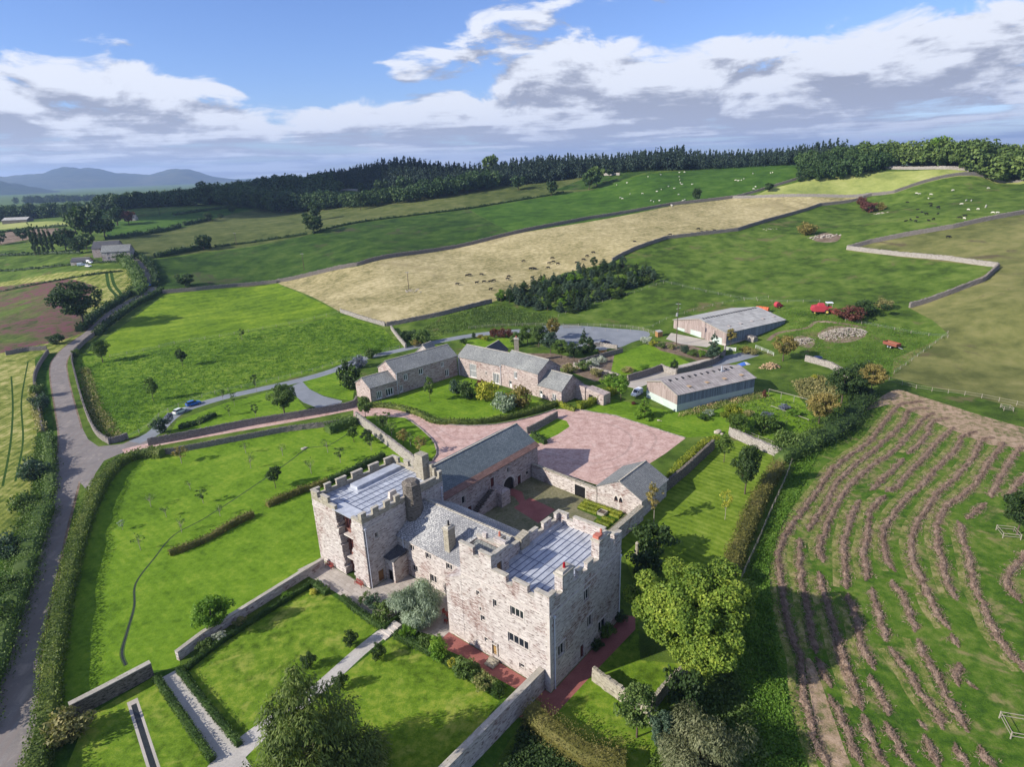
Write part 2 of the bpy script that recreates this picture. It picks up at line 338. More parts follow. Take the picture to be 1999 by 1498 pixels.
M['water'] = ground_mat('stream_water', (.012, .016, .018), (.04, .045, .04), .6, 6, .2, rough=.15)
M['mud'] = ground_mat('ditch', (.025, .05, .006), (.06, .10, .014), .6, 6, .6)
def stone(name, base, alt, dark, mortar, bw=.55, bh=.24, spotf=(.50, .62), bs=.6, red=None, redl=(.56, .66), msz=.022, darkl=(.57, .66), pale=None, sts=2.1):
    """coursed rubble: wobbling courses, a tint per stone, dark weathered patches"""
    m, N, b = newmat(name, .92, .15)
    uv = N.n('ShaderNodeUVMap').outputs[0]; p = N.n('ShaderNodeNewGeometry').outputs['Position']
    w = N.vm('ADD', uv, N.vm('MULTIPLY', N.vm('SUBTRACT', N.comb(N.noise(p, 1.1, 3), N.noise(p, 1.7, 3), .5), (.5, .5, .5)), (.55, .13, 0)))
    br = N.n('ShaderNodeTexBrick'); N.l(w, br.inputs['Vector']); br.inputs['Scale'].default_value = 1; br.inputs['Brick Width'].default_value = bw; br.inputs['Row Height'].default_value = bh
    br.inputs['Mortar Size'].default_value = msz; br.inputs['Mortar Smooth'].default_value = .4; br.offset = .43; br.squash = 1.35; br.squash_frequency = 3
    br.inputs['Color1'].default_value = (0, 0, 0, 1); br.inputs['Color2'].default_value = (1, 1, 1, 1); br.inputs['Mortar'].default_value = (.5, .5, .5, 1)
    t = N.sep(br.outputs['Color'])[0]; mo = br.outputs['Fac']
    st = N.comb(N.m('MULTIPLY', N.sep(w)[0], .75), N.m('MULTIPLY', N.sep(w)[1], 2.6), 0)
    n1 = N.noise(st, sts, 5, .66); n2 = N.noise(p, .33, 4, .6, .5); n3 = N.noise(p, 6, 3, .7)
    c = N.mix(N.m('ADD', N.m('MULTIPLY', t, .7), N.m('MULTIPLY', n3, .4), None, True), base, alt)
    if pale: c = N.mix(N.ss(n2, .40, .52), c, pale)
    if red: c = N.mix(N.m('MULTIPLY', N.ss(N.noise(p, .22, 5, .62, .7), *redl), N.ss(n1, .36, .60)), c, red)
    c = N.mix(N.m('MULTIPLY', N.ss(n1, *darkl), .85), c, dark)
    c = N.mix(N.m('MULTIPLY', mo, .45), c, mortar)
    N.l(c, b.inputs['Base Color'])
    bump(N, b, N.m('ADD', N.m('MULTIPLY', mo, -1.0), N.m('ADD', N.m('MULTIPLY', t, .5), N.m('ADD', n3, N.m('MULTIPLY', n1, .8)))), bs, .09); return m
M['castle'] = stone('castle_rubble', (.40, .345, .315), (.68, .625, .585), (.125, .085, .075), (.52, .47, .43), .70, .27, red=(.27, .165, .14), redl=(.50, .63), bs=1.0, darkl=(.535, .61), sts=1.7)
M['castle2'] = stone('lichened_rubble', (.29, .26, .19), (.47, .425, .34), (.12, .10, .075), (.38, .35, .29), .55, .26, bs=.9, darkl=(.52, .62))
M['inner_red'] = stone('red_inner_wall', (.16, .07, .055), (.26, .13, .10), (.06, .03, .028), (.12, .08, .07), .6, .3, bs=.6)
M['quoin'] = stone('dressed_stone', (.46, .41, .37), (.58, .53, .48), (.28, .22, .19), (.42, .38, .34), .9, .36, bs=.3)
M['barnstone'] = stone('pink_rubble', (.32, .25, .225), (.58, .49, .45), (.11, .07, .062), (.50, .44, .40), .8, .32, red=(.27, .15, .125), redl=(.52, .68), bs=.9, darkl=(.54, .61), sts=1.4)
M['darkstone'] = stone('mossy_rubble', (.15, .13, .11), (.27, .235, .20), (.05, .045, .035), (.09, .08, .065), .5, .24, bs=1.0, darkl=(.48, .6))
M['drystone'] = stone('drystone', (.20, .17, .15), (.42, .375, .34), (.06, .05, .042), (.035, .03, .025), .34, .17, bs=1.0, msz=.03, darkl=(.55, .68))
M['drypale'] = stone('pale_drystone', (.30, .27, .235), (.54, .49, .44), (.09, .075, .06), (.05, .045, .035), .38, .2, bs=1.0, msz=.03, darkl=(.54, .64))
M['coping'] = stone('coping_stone', (.30, .27, .22), (.50, .46, .39), (.16, .15, .09), (.24, .22, .18), .9, .4, bs=.4)
M['flag'] = stone('flagstones', (.33, .29, .25), (.46, .41, .36), (.24, .21, .18), (.14, .13, .10), 1.0, .75, bs=.25, msz=.03)
def slate(name, a, b2, lich, bw=.42, bh=.30, lf=(.56, .66), bs=.5, lsc=1.6):
    m, N, b = newmat(name, .75, .3)
    uv = N.n('ShaderNodeUVMap').outputs[0]; p = N.n('ShaderNodeNewGeometry').outputs['Position']
    br = N.n('ShaderNodeTexBrick'); N.l(uv, br.inputs['Vector']); br.inputs['Scale'].default_value = 1; br.inputs['Brick Width'].default_value = bw; br.inputs['Row Height'].default_value = bh
    br.inputs['Mortar Size'].default_value = .03; br.inputs['Mortar Smooth'].default_value = .6; br.offset = .5
    br.inputs['Color1'].default_value = (0, 0, 0, 1); br.inputs['Color2'].default_value = (1, 1, 1, 1); br.inputs['Mortar'].default_value = (.3, .3, .3, 1)
    t = N.sep(br.outputs['Color'])[0]; n2 = N.noise(p, .5, 5, .65); n3 = N.noise(p, lsc*3, 4, .72)
    c = N.mix(N.m('ADD', N.m('MULTIPLY', t, .55), N.m('MULTIPLY', n2, .5), None, True), a, b2)
    c = N.mix(N.ss(N.m('ADD', N.m('MULTIPLY', n3, .75), N.m('MULTIPLY', N.noise(p, .16, 3), .3)), *lf), c, lich)
    c = N.mix(N.m('MULTIPLY', br.outputs['Fac'], .75), c, tuple(x*.3 for x in a))
    N.l(c, b.inputs['Base Color'])
    row = N.m('FRACT', N.m('DIVIDE', N.sep(uv)[1], bh))
    bump(N, b, N.m('ADD', N.m('MULTIPLY', N.m('SUBTRACT', 1.0, row), .9), N.m('ADD', N.m('MULTIPLY', t, .5), n3)), bs, .06); return m
M['slate_blue'] = slate('blue_green_slates', (.075, .095, .105), (.17, .20, .21), (.34, .37, .37), .5, .42, (.58, .72), .7)
M['slate_grey'] = slate('grey_slates', (.12, .125, .125), (.28, .285, .27), (.44, .445, .40), .40, .30, (.52, .68), .7)
M['slate_lichen'] = slate('lichen_slates', (.14, .14, .15), (.27, .27, .275), (.56, .55, .52), .4, .28, (.50, .64), .5, 1.3)
M['slate_dark'] = slate('dark_slates', (.05, .052, .06), (.10, .10, .11), (.16, .16, .14), .4, .3)
M['red_slab'] = stone('red_slabs', (.15, .085, .07), (.27, .165, .135), (.08, .055, .045), (.07, .05, .045), .7, .5, bs=.5)
def leadm():
    m, N, b = newmat('lead_sheet', .45, .5); b.inputs['Metallic'].default_value = .15
    p = N.n('ShaderNodeNewGeometry').outputs['Position']; f = N.m('ADD', N.m('MULTIPLY', N.noise(p, .6, 5, .65, .5), .8), N.m('MULTIPLY', N.noise(p, 5, 4, .7), .35))
    N.l(N.mix(N.ss(f, .32, .82), (.30, .32, .36), (.56, .58, .62)), b.inputs['Base Color']); bump(N, b, N.noise(p, 2.0, 3), .12, .05); return m
M['lead'] = leadm(); M['lead_seam'] = plain('lead_roll', (.13, .15, .22), .5, .4)
def boards(name, a, b2, w=.16, green=None):
    m, N, b = newmat(name, .85, .2)
    uv = N.n('ShaderNodeUVMap').outputs[0]; s = N.sep(uv); k = N.m('FLOOR', N.m('DIVIDE', s[0], w))
    wn = N.n('ShaderNodeTexWhiteNoise', noise_dimensions='1D'); N.l(k, wn.inputs['W'])
    g = N.noise(N.comb(N.m('MULTIPLY', s[0], 9), N.m('MULTIPLY', s[1], .5), 0), 1.0, 4, .6)
    f = N.m('ADD', N.m('MULTIPLY', wn.outputs[0], .65), N.m('MULTIPLY', g, .4)); c = N.mix(f, a, b2)
    fr = N.m('FRACT', N.m('DIVIDE', s[0], w)); c = N.mix(N.m('LESS_THAN', fr, .14), c, tuple(x*.25 for x in a))
    N.l(c, b.inputs['Base Color']); return m
M['boards'] = boards('weathered_boards', (.20, .15, .13), (.46, .38, .35), .20)
M['boards_blue'] = boards('grey_slats', (.10, .12, .15), (.33, .37, .42), .22)
def sheetm(name, a, b2, w=.30):
    m, N, b = newmat(name, .85, .2); uv = N.n('ShaderNodeUVMap').outputs[0]; s = N.sep(uv); p = N.n('ShaderNodeNewGeometry').outputs['Position']
    wv = N.m('SINE', N.m('MULTIPLY', s[0], 2*math.pi/w)); n = N.noise(p, .35, 5, .65, .6); st = N.noise(N.comb(N.m('MULTIPLY', s[0], 2.2), N.m('MULTIPLY', s[1], .22), 0), 1.0, 5, .65)
    c = N.mix(N.ss(N.m('ADD', N.m('MULTIPLY', n, .6), N.m('MULTIPLY', st, .6)), .35, .85), a, b2); N.l(c, b.inputs['Base Color'])
    c2 = N.mix(N.m('LESS_THAN', N.m('FRACT', N.m('DIVIDE', s[1], 1.9)), .03), c, tuple(x*.5 for x in a)); N.l(c2, b.inputs['Base Color'])
    bump(N, b, wv, .5, .08); return m
M['sheet'] = sheetm('fibre_cement', (.20, .175, .165), (.44, .40, .375), .9)
M['sheet2'] = sheetm('pale_fibre_cement', (.26, .25, .235), (.50, .49, .46), .9)
M['block'] = ground_mat('rendered_block', (.36, .42, .38), (.52, .58, .53), .3, 4, .1)
M['render_pink'] = ground_mat('pinkish_block', (.34, .28, .26), (.48, .42, .39), .3, 4, .1)
for k, c, r in (('white', (.78, .78, .76), .5), ('glass', (.018, .022, .03), .12), ('timber', (.30, .16, .065), .6), ('oak', (.42, .27, .11), .6), ('redwood', (.26, .055, .04), .6), ('dark_red', (.13, .035, .03), .7),
                ('fence_wood', (.33, .29, .23), .9), ('pale_wood', (.31, .285, .235), .8), ('bark', (.10, .075, .055), .95), ('pale_bark', (.30, .26, .21), .95), ('metal', (.35, .37, .40), .4), ('pipe', (.62, .62, .66), .5),
                ('black', (.012, .012, .014), .5), ('tyre', (.014, .014, .014), .9), ('car_blue', (.02, .13, .42), .3), ('car_cream', (.60, .66, .60), .3), ('car_navy', (.012, .022, .10), .25), ('car_white', (.80, .81, .82), .3),
                ('machine_red', (.40, .045, .06), .6), ('machine_orange', (.52, .12, .045), .6), ('trailer_brown', (.22, .07, .045), .8), ('pot', (.42, .14, .10), .8), ('red_pot', (.30, .012, .018), .5), ('cow', (.012, .010, .010), .8),
                ('sheep', (.62, .58, .50), .95), ('tank_blue', (.02, .035, .10), .6), ('tarp_blue', (.06, .14, .45), .5), ('yellow', (.60, .45, .10), .6), ('rock', (.36, .315, .26), .95), ('tan_heap', (.42, .29, .17), .95), ('passage_shade', (.03, .025, .022), .95), ('grey_paint', (.30, .30, .30), .6)):
    M[k] = plain(k+'_paint' if k.startswith('car') else k, c, r, .5 if r < .35 else .25)
def leaf(name, cols, trans=.25, scale=.25, rough=.6):
    m, N, b = newmat(name, rough, .25)
    g = N.n('ShaderNodeNewGeometry'); r = g.outputs['Random Per Island']; oi = N.n('ShaderNodeObjectInfo').outputs['Random']
    n = N.noise(g.outputs['Position'], scale, 3, .6)
    f = N.m('ADD', N.m('MULTIPLY', r, .55), N.m('MULTIPLY', N.ss(n, .3, .7), .45))
    c = N.mix(N.ss(f, 0, .55), cols[0], cols[1]); c = N.mix(N.ss(f, .5, 1.0), c, cols[2])
    c = N.mix(N.m('MULTIPLY', N.m('SUBTRACT', oi, .5), .35, None, False), c, tuple(x*.6 for x in cols[0])) if False else c
    N.l(c, b.inputs['Base Color'])
    tr = N.n('ShaderNodeBsdfTranslucent'); N.l(N.mix(1.0, c, (1.3, 1.5, .6), 'MULTIPLY'), tr.inputs[0])
    mx = N.n('ShaderNodeMixShader'); mx.inputs[0].default_value = trans; N.l(b.outputs[0], mx.inputs[1]); N.l(tr.outputs[0], mx.inputs[2])
    N.l(mx.outputs[0], m.node_tree.nodes['Material Output'].inputs[0]); return m
def lf_(n, cols, *a): return leaf(n, [tuple(min(.8, x*(1.0 if n in ('golden_leaves', 'white_blossom', 'cut_hay', 'lime_green_leaves') else 1.38)) for x in c) for c in cols], *a)
LF = dict(
 maple=lf_('lime_green_leaves', [(.055, .11, .014), (.16, .235, .028), (.35, .41, .06)], .3),
 green=lf_('green_leaves', [(.022, .045, .008), (.055, .095, .014), (.11, .16, .03)]),
 dark=lf_('dark_green_leaves', [(.012, .026, .008), (.028, .052, .013), (.055, .085, .022)]),
 mid=lf_('mid_green_leaves', [(.028, .055, .012), (.065, .105, .022), (.12, .16, .045)]),
 fresh=lf_('fresh_green_leaves', [(.04, .09, .008), (.09, .17, .015), (.17, .25, .03)], .3),
 yellow=lf_('golden_leaves', [(.16, .18, .02), (.36, .36, .04), (.58, .52, .09)], .3),
 silver=lf_('silver_leaves', [(.075, .10, .06), (.17, .21, .145), (.30, .35, .25)]),
 greywillow=lf_('willow_leaves', [(.05, .06, .025), (.105, .115, .055), (.17, .17, .09)]),
 yew=lf_('fir_sprays', [(.028, .048, .010), (.075, .105, .022), (.16, .19, .05)]),
 copper=lf_('copper_leaves', [(.05, .016, .014), (.10, .035, .025), (.15, .07, .04)]),
 autumn=lf_('autumn_leaves', [(.09, .08, .02), (.17, .14, .04), (.26, .19, .06)]),
 hedge=lf_('hedge_leaves', [(.030, .052, .010), (.07, .10, .018), (.15, .17, .035)]),
 boxh=lf_('clipped_hedge_leaves', [(.012, .028, .006), (.03, .06, .010), (.06, .10, .018)]),
 beech=lf_('brown_green_hedge_leaves', [(.045, .050, .012), (.10, .095, .022), (.17, .14, .05)]),
 yhedge=lf_('yellow_green_hedge_leaves', [(.06, .085, .010), (.14, .17, .015), (.28, .27, .03)], .3),
 conifer=lf_('spruce_needles', [(.010, .022, .016), (.024, .042, .028), (.045, .068, .040)], .05),
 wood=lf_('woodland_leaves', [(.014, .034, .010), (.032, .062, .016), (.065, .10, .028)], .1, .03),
 woodlit=lf_('sunlit_woodland_leaves', [(.03, .055, .012), (.065, .10, .022), (.12, .16, .04)], .1, .03),  # woodland leaves repeated in lighter tones, sunlight put into the colour
 bush=lf_('blue_green_leaves', [(.020, .038, .024), (.045, .075, .045), (.085, .12, .07)]),
 grassb=lf_('grass_blades', [(.035, .075, .008), (.07, .14, .014), (.13, .20, .03)], .3),
 weeds=lf_('dry_weeds', [(.09, .09, .03), (.16, .15, .055), (.26, .22, .09)], .2),
 white=lf_('white_blossom', [(.10, .16, .06), (.40, .42, .36), (.70, .70, .66)]),
 hay=lf_('cut_hay', [(.13, .085, .062), (.27, .19, .145), (.43, .33, .26)], .15, .9, .9),
 flowers=lf_('mixed_flowers', [(.05, .09, .02), (.16, .17, .05), (.38, .24, .16)]),
 purple=lf_('purple_grey_leaves', [(.05, .06, .09), (.11, .12, .17), (.2, .2, .28)]),
)
# ------------------------------------------------------------------ the ground: one triangulated sheet split into its surfaces
def P2(pts): return np.array([G(x, y)[:2] for x, y in pts])
def catmull(P, n=6, closed=False):
    P = np.asarray(P, float); out = []; m = len(P)
    for i in range(m if closed else m-1):
        a, b, c, d = (P[(i-1) % m], P[i], P[(i+1) % m], P[(i+2) % m]) if closed else (P[max(i-1, 0)], P[i], P[i+1], P[min(i+2, m-1)])
        for k in range(n):
            t = k/n; out.append(.5*((2*b)+(c-a)*t+(2*a-5*b+4*c-d)*t*t+(3*b-a-3*c+d)*t**3))
    if not closed: out.append(P[-1])
    return np.array(out)
def subdiv(P, closed=False, k=.02, mn=1.2):
    out = []; m = len(P)
    for i in range(m if closed else m-1):
        a, b = P[i], P[(i+1) % m]; L = np.linalg.norm(b-a); st = max(mn, k*np.hypot(*((a+b)/2)[:2])); n = max(1, int(math.ceil(L/st)))
        out += [a+(b-a)*j/n for j in range(n)]
    if not closed: out.append(P[-1])
    return np.array(out)
def strip(P, w):
    """centre line + width(s) -> closed outline"""
    P = np.asarray(P, float); T = np.gradient(P, axis=0); T /= np.linalg.norm(T, axis=1)[:, None]+1e-9; Nn = np.stack([-T[:, 1], T[:, 0]], 1)
    w = np.broadcast_to(np.asarray(w, float), (len(P),))[:, None]/2
    return np.concatenate([P+Nn*w, (P-Nn*w)[::-1]])
REG = []          # (object name, material key, outline world xy)
def region(name, mk, pts=None, world=None, smooth=False, **k):
    P = P2(pts) if world is None else np.asarray(world, float)[:, :2]
    if smooth: P = catmull(P, 5, True)
    REG.append((name, mk, subdiv(P, True, **k)))
def road(name, mk, pts, w, world=None):
    P = P2(pts) if world is None else np.asarray(world, float)[:, :2]
    ww = None if np.isscalar(w) else np.interp(np.linspace(0, 1, (len(P)-1)*5+1), np.linspace(0, 1, len(P)), w)
    C_ = catmull(P, 5); REG.append((name, mk, strip(C_, w if ww is None else ww)))
def CLP(L): return [CL(u, v)[:2] for u, v in L]
# far and middle fields
region('field', 'olive', [(210, 468), (330, 452), (450, 417), (560, 401), (700, 386), (830, 378), (1000, 356), (1130, 345), (1160, 372), (1100, 376), (980, 396), (915, 408), (720, 432), (600, 460), (400, 492), (300, 505), (240, 482)])
region('field', 'pasture2', [(195, 440), (330, 414), (520, 398), (470, 412), (330, 450), (215, 468)])
region('field', 'pasture2', [(480, 398), (560, 378), (690, 375), (700, 386), (560, 397)])
region('field', 'pasture3', [(300, 507), (400, 494), (590, 462), (720, 433), (915, 409), (1000, 457), (850, 490), (700, 518), (600, 538), (540, 551), (320, 573), (285, 545)])
region('field', 'pasture2', [(917, 409), (980, 398), (1100, 378), (1170, 368), (1220, 350), (1350, 333), (1480, 321), (1565, 319), (1572, 345), (1500, 368), (1430, 386), (1310, 401), (1000, 457)])
region('field', 'pasture3', [(1080, 372), (1150, 345), (1220, 334), (1330, 331), (1220, 350), (1170, 368)])
region('field', 'stubble', [(540, 552), (600, 540), (700, 520), (850, 491), (1000, 458), (1310, 402), (1432, 387), (1560, 384), (1700, 381), (1600, 402), (1500, 432), (1440, 451), (1300, 467), (1240, 487), (1195, 512), (1100, 533), (960, 590), (860, 617), (755, 637), (660, 607)])
region('field', 'straw', [(1460, 386), (1500, 370), (1570, 352), (1700, 334), (1850, 330), (2100, 332), (2100, 344), (1930, 350), (1745, 378), (1700, 382), (1560, 385)])
region('field', 'straw', [(1720, 329), (1800, 318), (2100, 316), (2100, 331), (1850, 330)])
region('field', 'brown', [(1650, 488), (1700, 475), (1860, 446), (2000, 419), (2300, 390), (2300, 800), (2000, 800), (1860, 765), (1740, 738), (1745, 700), (1850, 652), (1820, 625), (1775, 601), (1860, 570), (1948, 522)])
region('field', 'meadow', [(170, 690), (215, 655), (320, 575), (430, 565), (542, 553), (600, 580), (662, 610), (600, 628), (520, 642), (350, 670), (215, 697)])
region('field', 'rough', [(155, 690), (215, 698), (350, 671), (520, 643), (600, 630), (664, 611), (748, 641), (790, 682), (700, 702), (570, 738), (440, 770), (340, 800), (270, 850), (215, 868), (170, 800), (145, 720)])
region('field', 'pasture', [(-300, 535), (0, 505), (240, 505), (262, 520), (262, 530), (0, 570), (-300, 590)])
region('field', 'strip', [(-300, 600), (0, 552), (258, 526), (270, 560), (280, 590), (200, 650), (175, 668), (110, 690), (0, 720), (-300, 740)])
region('field', 'heather', [(-300, 620), (0, 560), (140, 545), (190, 560), (150, 600), (190, 640), (120, 665), (0, 690), (-300, 710)], smooth=False)
region('field', 'soil', [(-300, 470), (0, 452), (110, 445), (150, 452), (0, 478), (-300, 500)])
region('field', 'straw', [(-300, 450), (0, 430), (120, 432), (140, 440), (0, 448), (-300, 465)])
region('field', 'strip', [(-300, 740), (0, 712), (85, 690), (70, 740), (78, 850), (95, 1000), (40, 1150), (-300, 1500), (-600, 1500)])
region('field', 'verge', [(68, 700), (85, 690), (108, 690), (95, 740), (105, 850), (118, 930), (100, 1000), (30, 1200), (-30, 1500), (-300, 1500), (60, 1000), (72, 850)])
road('field', 'track', [(208, 532), (213, 560), (228, 580), (222, 600), (195, 625), (178, 640)], 1.6)
road('field', 'track', [(217, 532), (223, 556), (238, 578), (233, 600), (210, 622), (190, 645)], 1.6)
road('field', 'track', [(22, 735), (25, 800), (20, 870), (5, 950)], .5); road('field', 'track', [(55, 705), (42, 780), (45, 860), (30, 940)], .45)
# mown hay field
region('field', 'hayfield', [(1745, 765), (1800, 775), (1999, 835), (2400, 900), (2600, 1600), (1400, 1900), (1440, 1498), (1430, 1330), (1450, 1170), (1500, 1030), (1560, 905), (1620, 840), (1690, 785)])
HAY = []
def zu(*L): return [(1540+x/2.769, 770+y/2.769) for x, y in L]
def zl(*L): return [(1499+x/1.904, 998+y/1.904) for x, y in L]
HAY += [zu((730, 40), (610, 52), (565, 90), (500, 170), (430, 260), (330, 330), (230, 410), (180, 490), (110, 580), (60, 650), (0, 730))+zl((42, 140), (38, 200), (55, 300), (70, 390), (100, 490), (125, 570), (132, 660), (150, 760), (180, 860), (220, 960)),
 zu((760, 75), (650, 88), (620, 150), (540, 230), (440, 320), (340, 395), (260, 480), (200, 590), (150, 660), (100, 740)), zl((122, 105), (115, 180), (130, 270), (150, 380), (165, 480), (178, 530)), zl((180, 550), (205, 610), (228, 655)), zl((230, 690), (265, 760), (300, 840), (350, 950)),
 zu((780, 100), (720, 140), (640, 230), (560, 310), (460, 380), (360, 460), (290, 550), (230, 650), (200, 730), (170, 800))+zl((192, 140), (203, 190)), zl((190, 230), (205, 290), (225, 370), (255, 460), (275, 540), (300, 610), (330, 680), (345, 740)), zl((350, 760), (375, 830), (400, 890), (440, 955)),
 zu((870, 130), (770, 150), (750, 210), (700, 270), (640, 325)), zu((620, 350), (570, 400), (520, 450), (440, 520)), zu((385, 575), (340, 650), (310, 750), (295, 820), (300, 880))+zl((287, 220), (290, 290)), zl((292, 310), (320, 380), (340, 450), (360, 530), (390, 590)), zl((380, 615), (410, 680), (450, 760)), zl((440, 790), (465, 850), (500, 910), (545, 960)),
 zu((890, 180), (820, 240), (740, 330), (660, 410), (590, 490), (530, 530)), zu((520, 550), (460, 600), (430, 680), (420, 780), (400, 870))+zl((362, 200), (370, 260)), zl((390, 290), (400, 350), (420, 420), (440, 485)), zl((455, 510), (500, 570), (540, 630), (575, 690), (620, 750), (650, 810)), zl((590, 840), (610, 900), (640, 955)), zl((556, 785), (578, 812)),
 zu((1010, 200), (940, 230), (880, 320), (800, 400), (730, 480), (650, 550), (600, 600), (550, 670), (510, 750), (520, 840))+zl((440, 180), (472, 225)), zl((460, 260), (500, 320), (525, 380), (550, 450)), zl((555, 480), (580, 540), (620, 600), (650, 670), (690, 740), (740, 820)), zl((690, 870), (720, 920), (750, 958)),
 zu((1110, 235), (1040, 250), (1000, 330), (930, 420), (860, 490), (790, 550), (730, 640), (680, 720), (660, 810), (672, 870))+zl((535, 170), (555, 225), (590, 300), (620, 370), (672, 440)), zl((672, 460), (702, 505)), zl((712, 570), (700, 610), (708, 650)), zl((740, 640), (775, 660)),
 zu((1160, 260), (1100, 340), (1040, 430), (1000, 490), (920, 560), (840, 620), (800, 700), (800, 800), (810, 860))+zl((645, 180), (662, 250), (695, 330)), zu((1260, 280), (1200, 350), (1150, 440), (1090, 560)), zu((1060, 590), (1000, 640), (955, 672)),
 zl((710, 40), (730, 120), (750, 200), (765, 280), (800, 350), (830, 430), (880, 510), (960, 598)), zu((1290, 430), (1230, 490), (1170, 570)), zl((965, 150), (910, 220), (890, 270), (935, 340)), zl((790, 880), (820, 930), (850, 965))]
region('field', 'hayscatter', zl((140, 560), (165, 560), (205, 660), (240, 760), (290, 900), (310, 960), (235, 960), (190, 840), (160, 700)), smooth=True)
region('field', 'hayscatter', zl((215, 450), (240, 470), (290, 600), (330, 720), (300, 700), (255, 600)), smooth=True)
for L in HAY:
    if len(L) >= 5:
        P = catmull(P2(L), 4); T = np.gradient(P, axis=0); T /= np.linalg.norm(T, axis=1)[:, None]; Nn = np.stack([-T[:, 1], T[:, 0]], 1)
        REG.append(('field', 'haystripe', strip(P+Nn*(-1.35), 1.0)))
region('field', 'hayscatter', [(1745, 762), (1800, 775), (1999, 835), (2300, 900), (2300, 990), (1999, 880), (1930, 868), (1860, 840), (1790, 808), (1740, 790), (1690, 800)], smooth=True)
# castle grounds
region('lawn', 'lawn', [(232, 905), (300, 893), (480, 856), (690, 822), (700, 823), (800, 905), (760, 935), (640, 1000), (640, 1098), (350, 1283), (352, 1306), (300, 1310), (150, 1398), (70, 1400), (120, 1200), (170, 1010)])
region('lawn', 'lawn', [(700, 822), (720, 812), (790, 815), (818, 835), (845, 862), (853, 885), (830, 903), (805, 905)], smooth=False)
region('lawn', 'verge', [(110, 1400), (150, 1398), (300, 1310), (360, 1310), (640, 1130), (900, 1250), (1080, 1330), (1030, 1390), (900, 1600), (50, 1700)])
region('lawn', 'lawn2', [(362, 1302), (500, 1210), (612, 1142), (745, 1222), (700, 1262), (610, 1345), (490, 1430), (464, 1450)])
region('lawn', 'lawn2', [(766, 1243), (870, 1300), (975, 1370), (880, 1500), (830, 1600), (420, 1600), (500, 1450), (620, 1358)])
region('lawn', 'lawn2', [(170, 1400), (300, 1322), (322, 1325), (420, 1480), (480, 1600), (90, 1600)])
region('lawn', 'lawn3', [(1205, 1050), (1310, 950), (1380, 880), (1410, 866), (1440, 862), (1530, 892), (1505, 940), (1450, 1060), (1440, 1130), (1330, 1100), (1235, 1130)])
region('lawn', 'lawn', [(1120, 798), (1160, 788), (1200, 780), (1330, 807), (1490, 765), (1560, 775), (1600, 830), (1530, 860), (1420, 850), (1335, 855), (1200, 812)])
region('lawn', 'lawn2', [(1080, 1400), (1190, 1260), (1245, 1200), (1250, 1290), (1370, 1300), (1330, 1380), (1260, 1498), (1150, 1600), (1020, 1500)])
region('lawn', 'lawn', [(700, 790), (775, 775), (895, 732), (990, 765), (1090, 795), (1040, 808), (960, 826), (880, 828), (830, 812), (780, 798)])
region('lawn', 'lawn', [(1180, 700), (1215, 688), (1270, 672), (1330, 700), (1350, 715), (1280, 722), (1200, 735), (1190, 720)], smooth=True)
region('lawn', 'lawn', [(905, 668), (950, 660), (1005, 662), (1010, 675), (960, 682), (915, 680)], smooth=True)
region('lawn', 'lawn', [(330, 850), (345, 822), (440, 787), (530, 764), (575, 762), (585, 785), (600, 800), (480, 828), (340, 852)])
region('lawn', 'lawn', [(583, 745), (640, 730), (690, 716), (690, 735), (692, 760), (688, 782), (665, 780), (630, 772), (605, 760)])
region('ground', 'soil', [(1000, 690), (1080, 690), (1130, 700), (1200, 690), (1190, 740), (1160, 745), (1100, 720), (1020, 700)])
region('ground', 'soil', [(1265, 668), (1330, 668), (1400, 690), (1430, 715), (1400, 720), (1350, 700), (1290, 685)])
region('ground', 'soil', [(1595, 655), (1620, 638), (1670, 640), (1690, 655), (1660, 668), (1620, 668)], smooth=True)
region('ground', 'soil', [(1545, 668), (1562, 655), (1590, 665), (1580, 680)], smooth=True)
region('ground', 'soil', [(1590, 470), (1605, 455), (1640, 460), (1630, 472)], smooth=True)
region('ground', 'soil', [(1500, 665), (1540, 645), (1600, 690), (1640, 720), (1600, 735), (1540, 700)], smooth=True) if False else None
# roads, drives, paths
road('lawn', 'soil', [(-40, 1700), (18, 1498), (32, 1380), (48, 1250), (72, 1150), (96, 1050), (118, 970), (136, 900), (138, 850), (126, 790), (116, 740), (116, 705), (140, 676), (175, 650)], [5.8, 5.8, 5.7, 5.9, 6.1, 6.2, 6.6, 6.8, 5.9, 5.6, 5.6, 5.6, 5.4, 5.0])
road('road', 'tarmac', [(-40, 1700), (18, 1498), (32, 1380), (48, 1250), (72, 1150), (96, 1050), (118, 970), (136, 900), (138, 850), (126, 790), (116, 740), (116, 705), (140, 676), (175, 650), (225, 605), (275, 578), (296, 566), (295, 552), (280, 525), (264, 508), (245, 500), (228, 492), (210, 470)],
     [4.6, 4.6, 4.6, 4.8, 5.0, 5.2, 5.6, 6.0, 5.0, 4.8, 4.8, 4.8, 4.6, 4.4, 4.2, 4.0, 4.0, 4.0, 4.2, 4.2, 4.2, 4.0, 3.8])
region('road', 'tarmac', [(150, 935), (150, 860), (160, 835), (172, 858), (192, 872), (240, 867), (290, 846), (302, 858), (292, 874), (235, 886), (203, 900), (186, 925), (172, 960)])
road('driveway', 'drive', [(262, 864), (300, 846), (330, 818), (360, 800), (430, 778), (500, 762), (580, 744), (650, 724), (710, 700), (790, 682), (860, 666), (930, 654), (1000, 647), (1070, 645)], 4.2)
region('driveway', 'drive', [(1055, 637), (1150, 637), (1250, 645), (1268, 656), (1235, 668), (1200, 680), (1120, 680), (1080, 672), (1050, 655)], smooth=True)
region('driveway', 'drive', [(560, 758), (590, 745), (604, 760), (632, 774), (668, 783), (664, 792), (620, 797), (592, 786), (575, 772)])
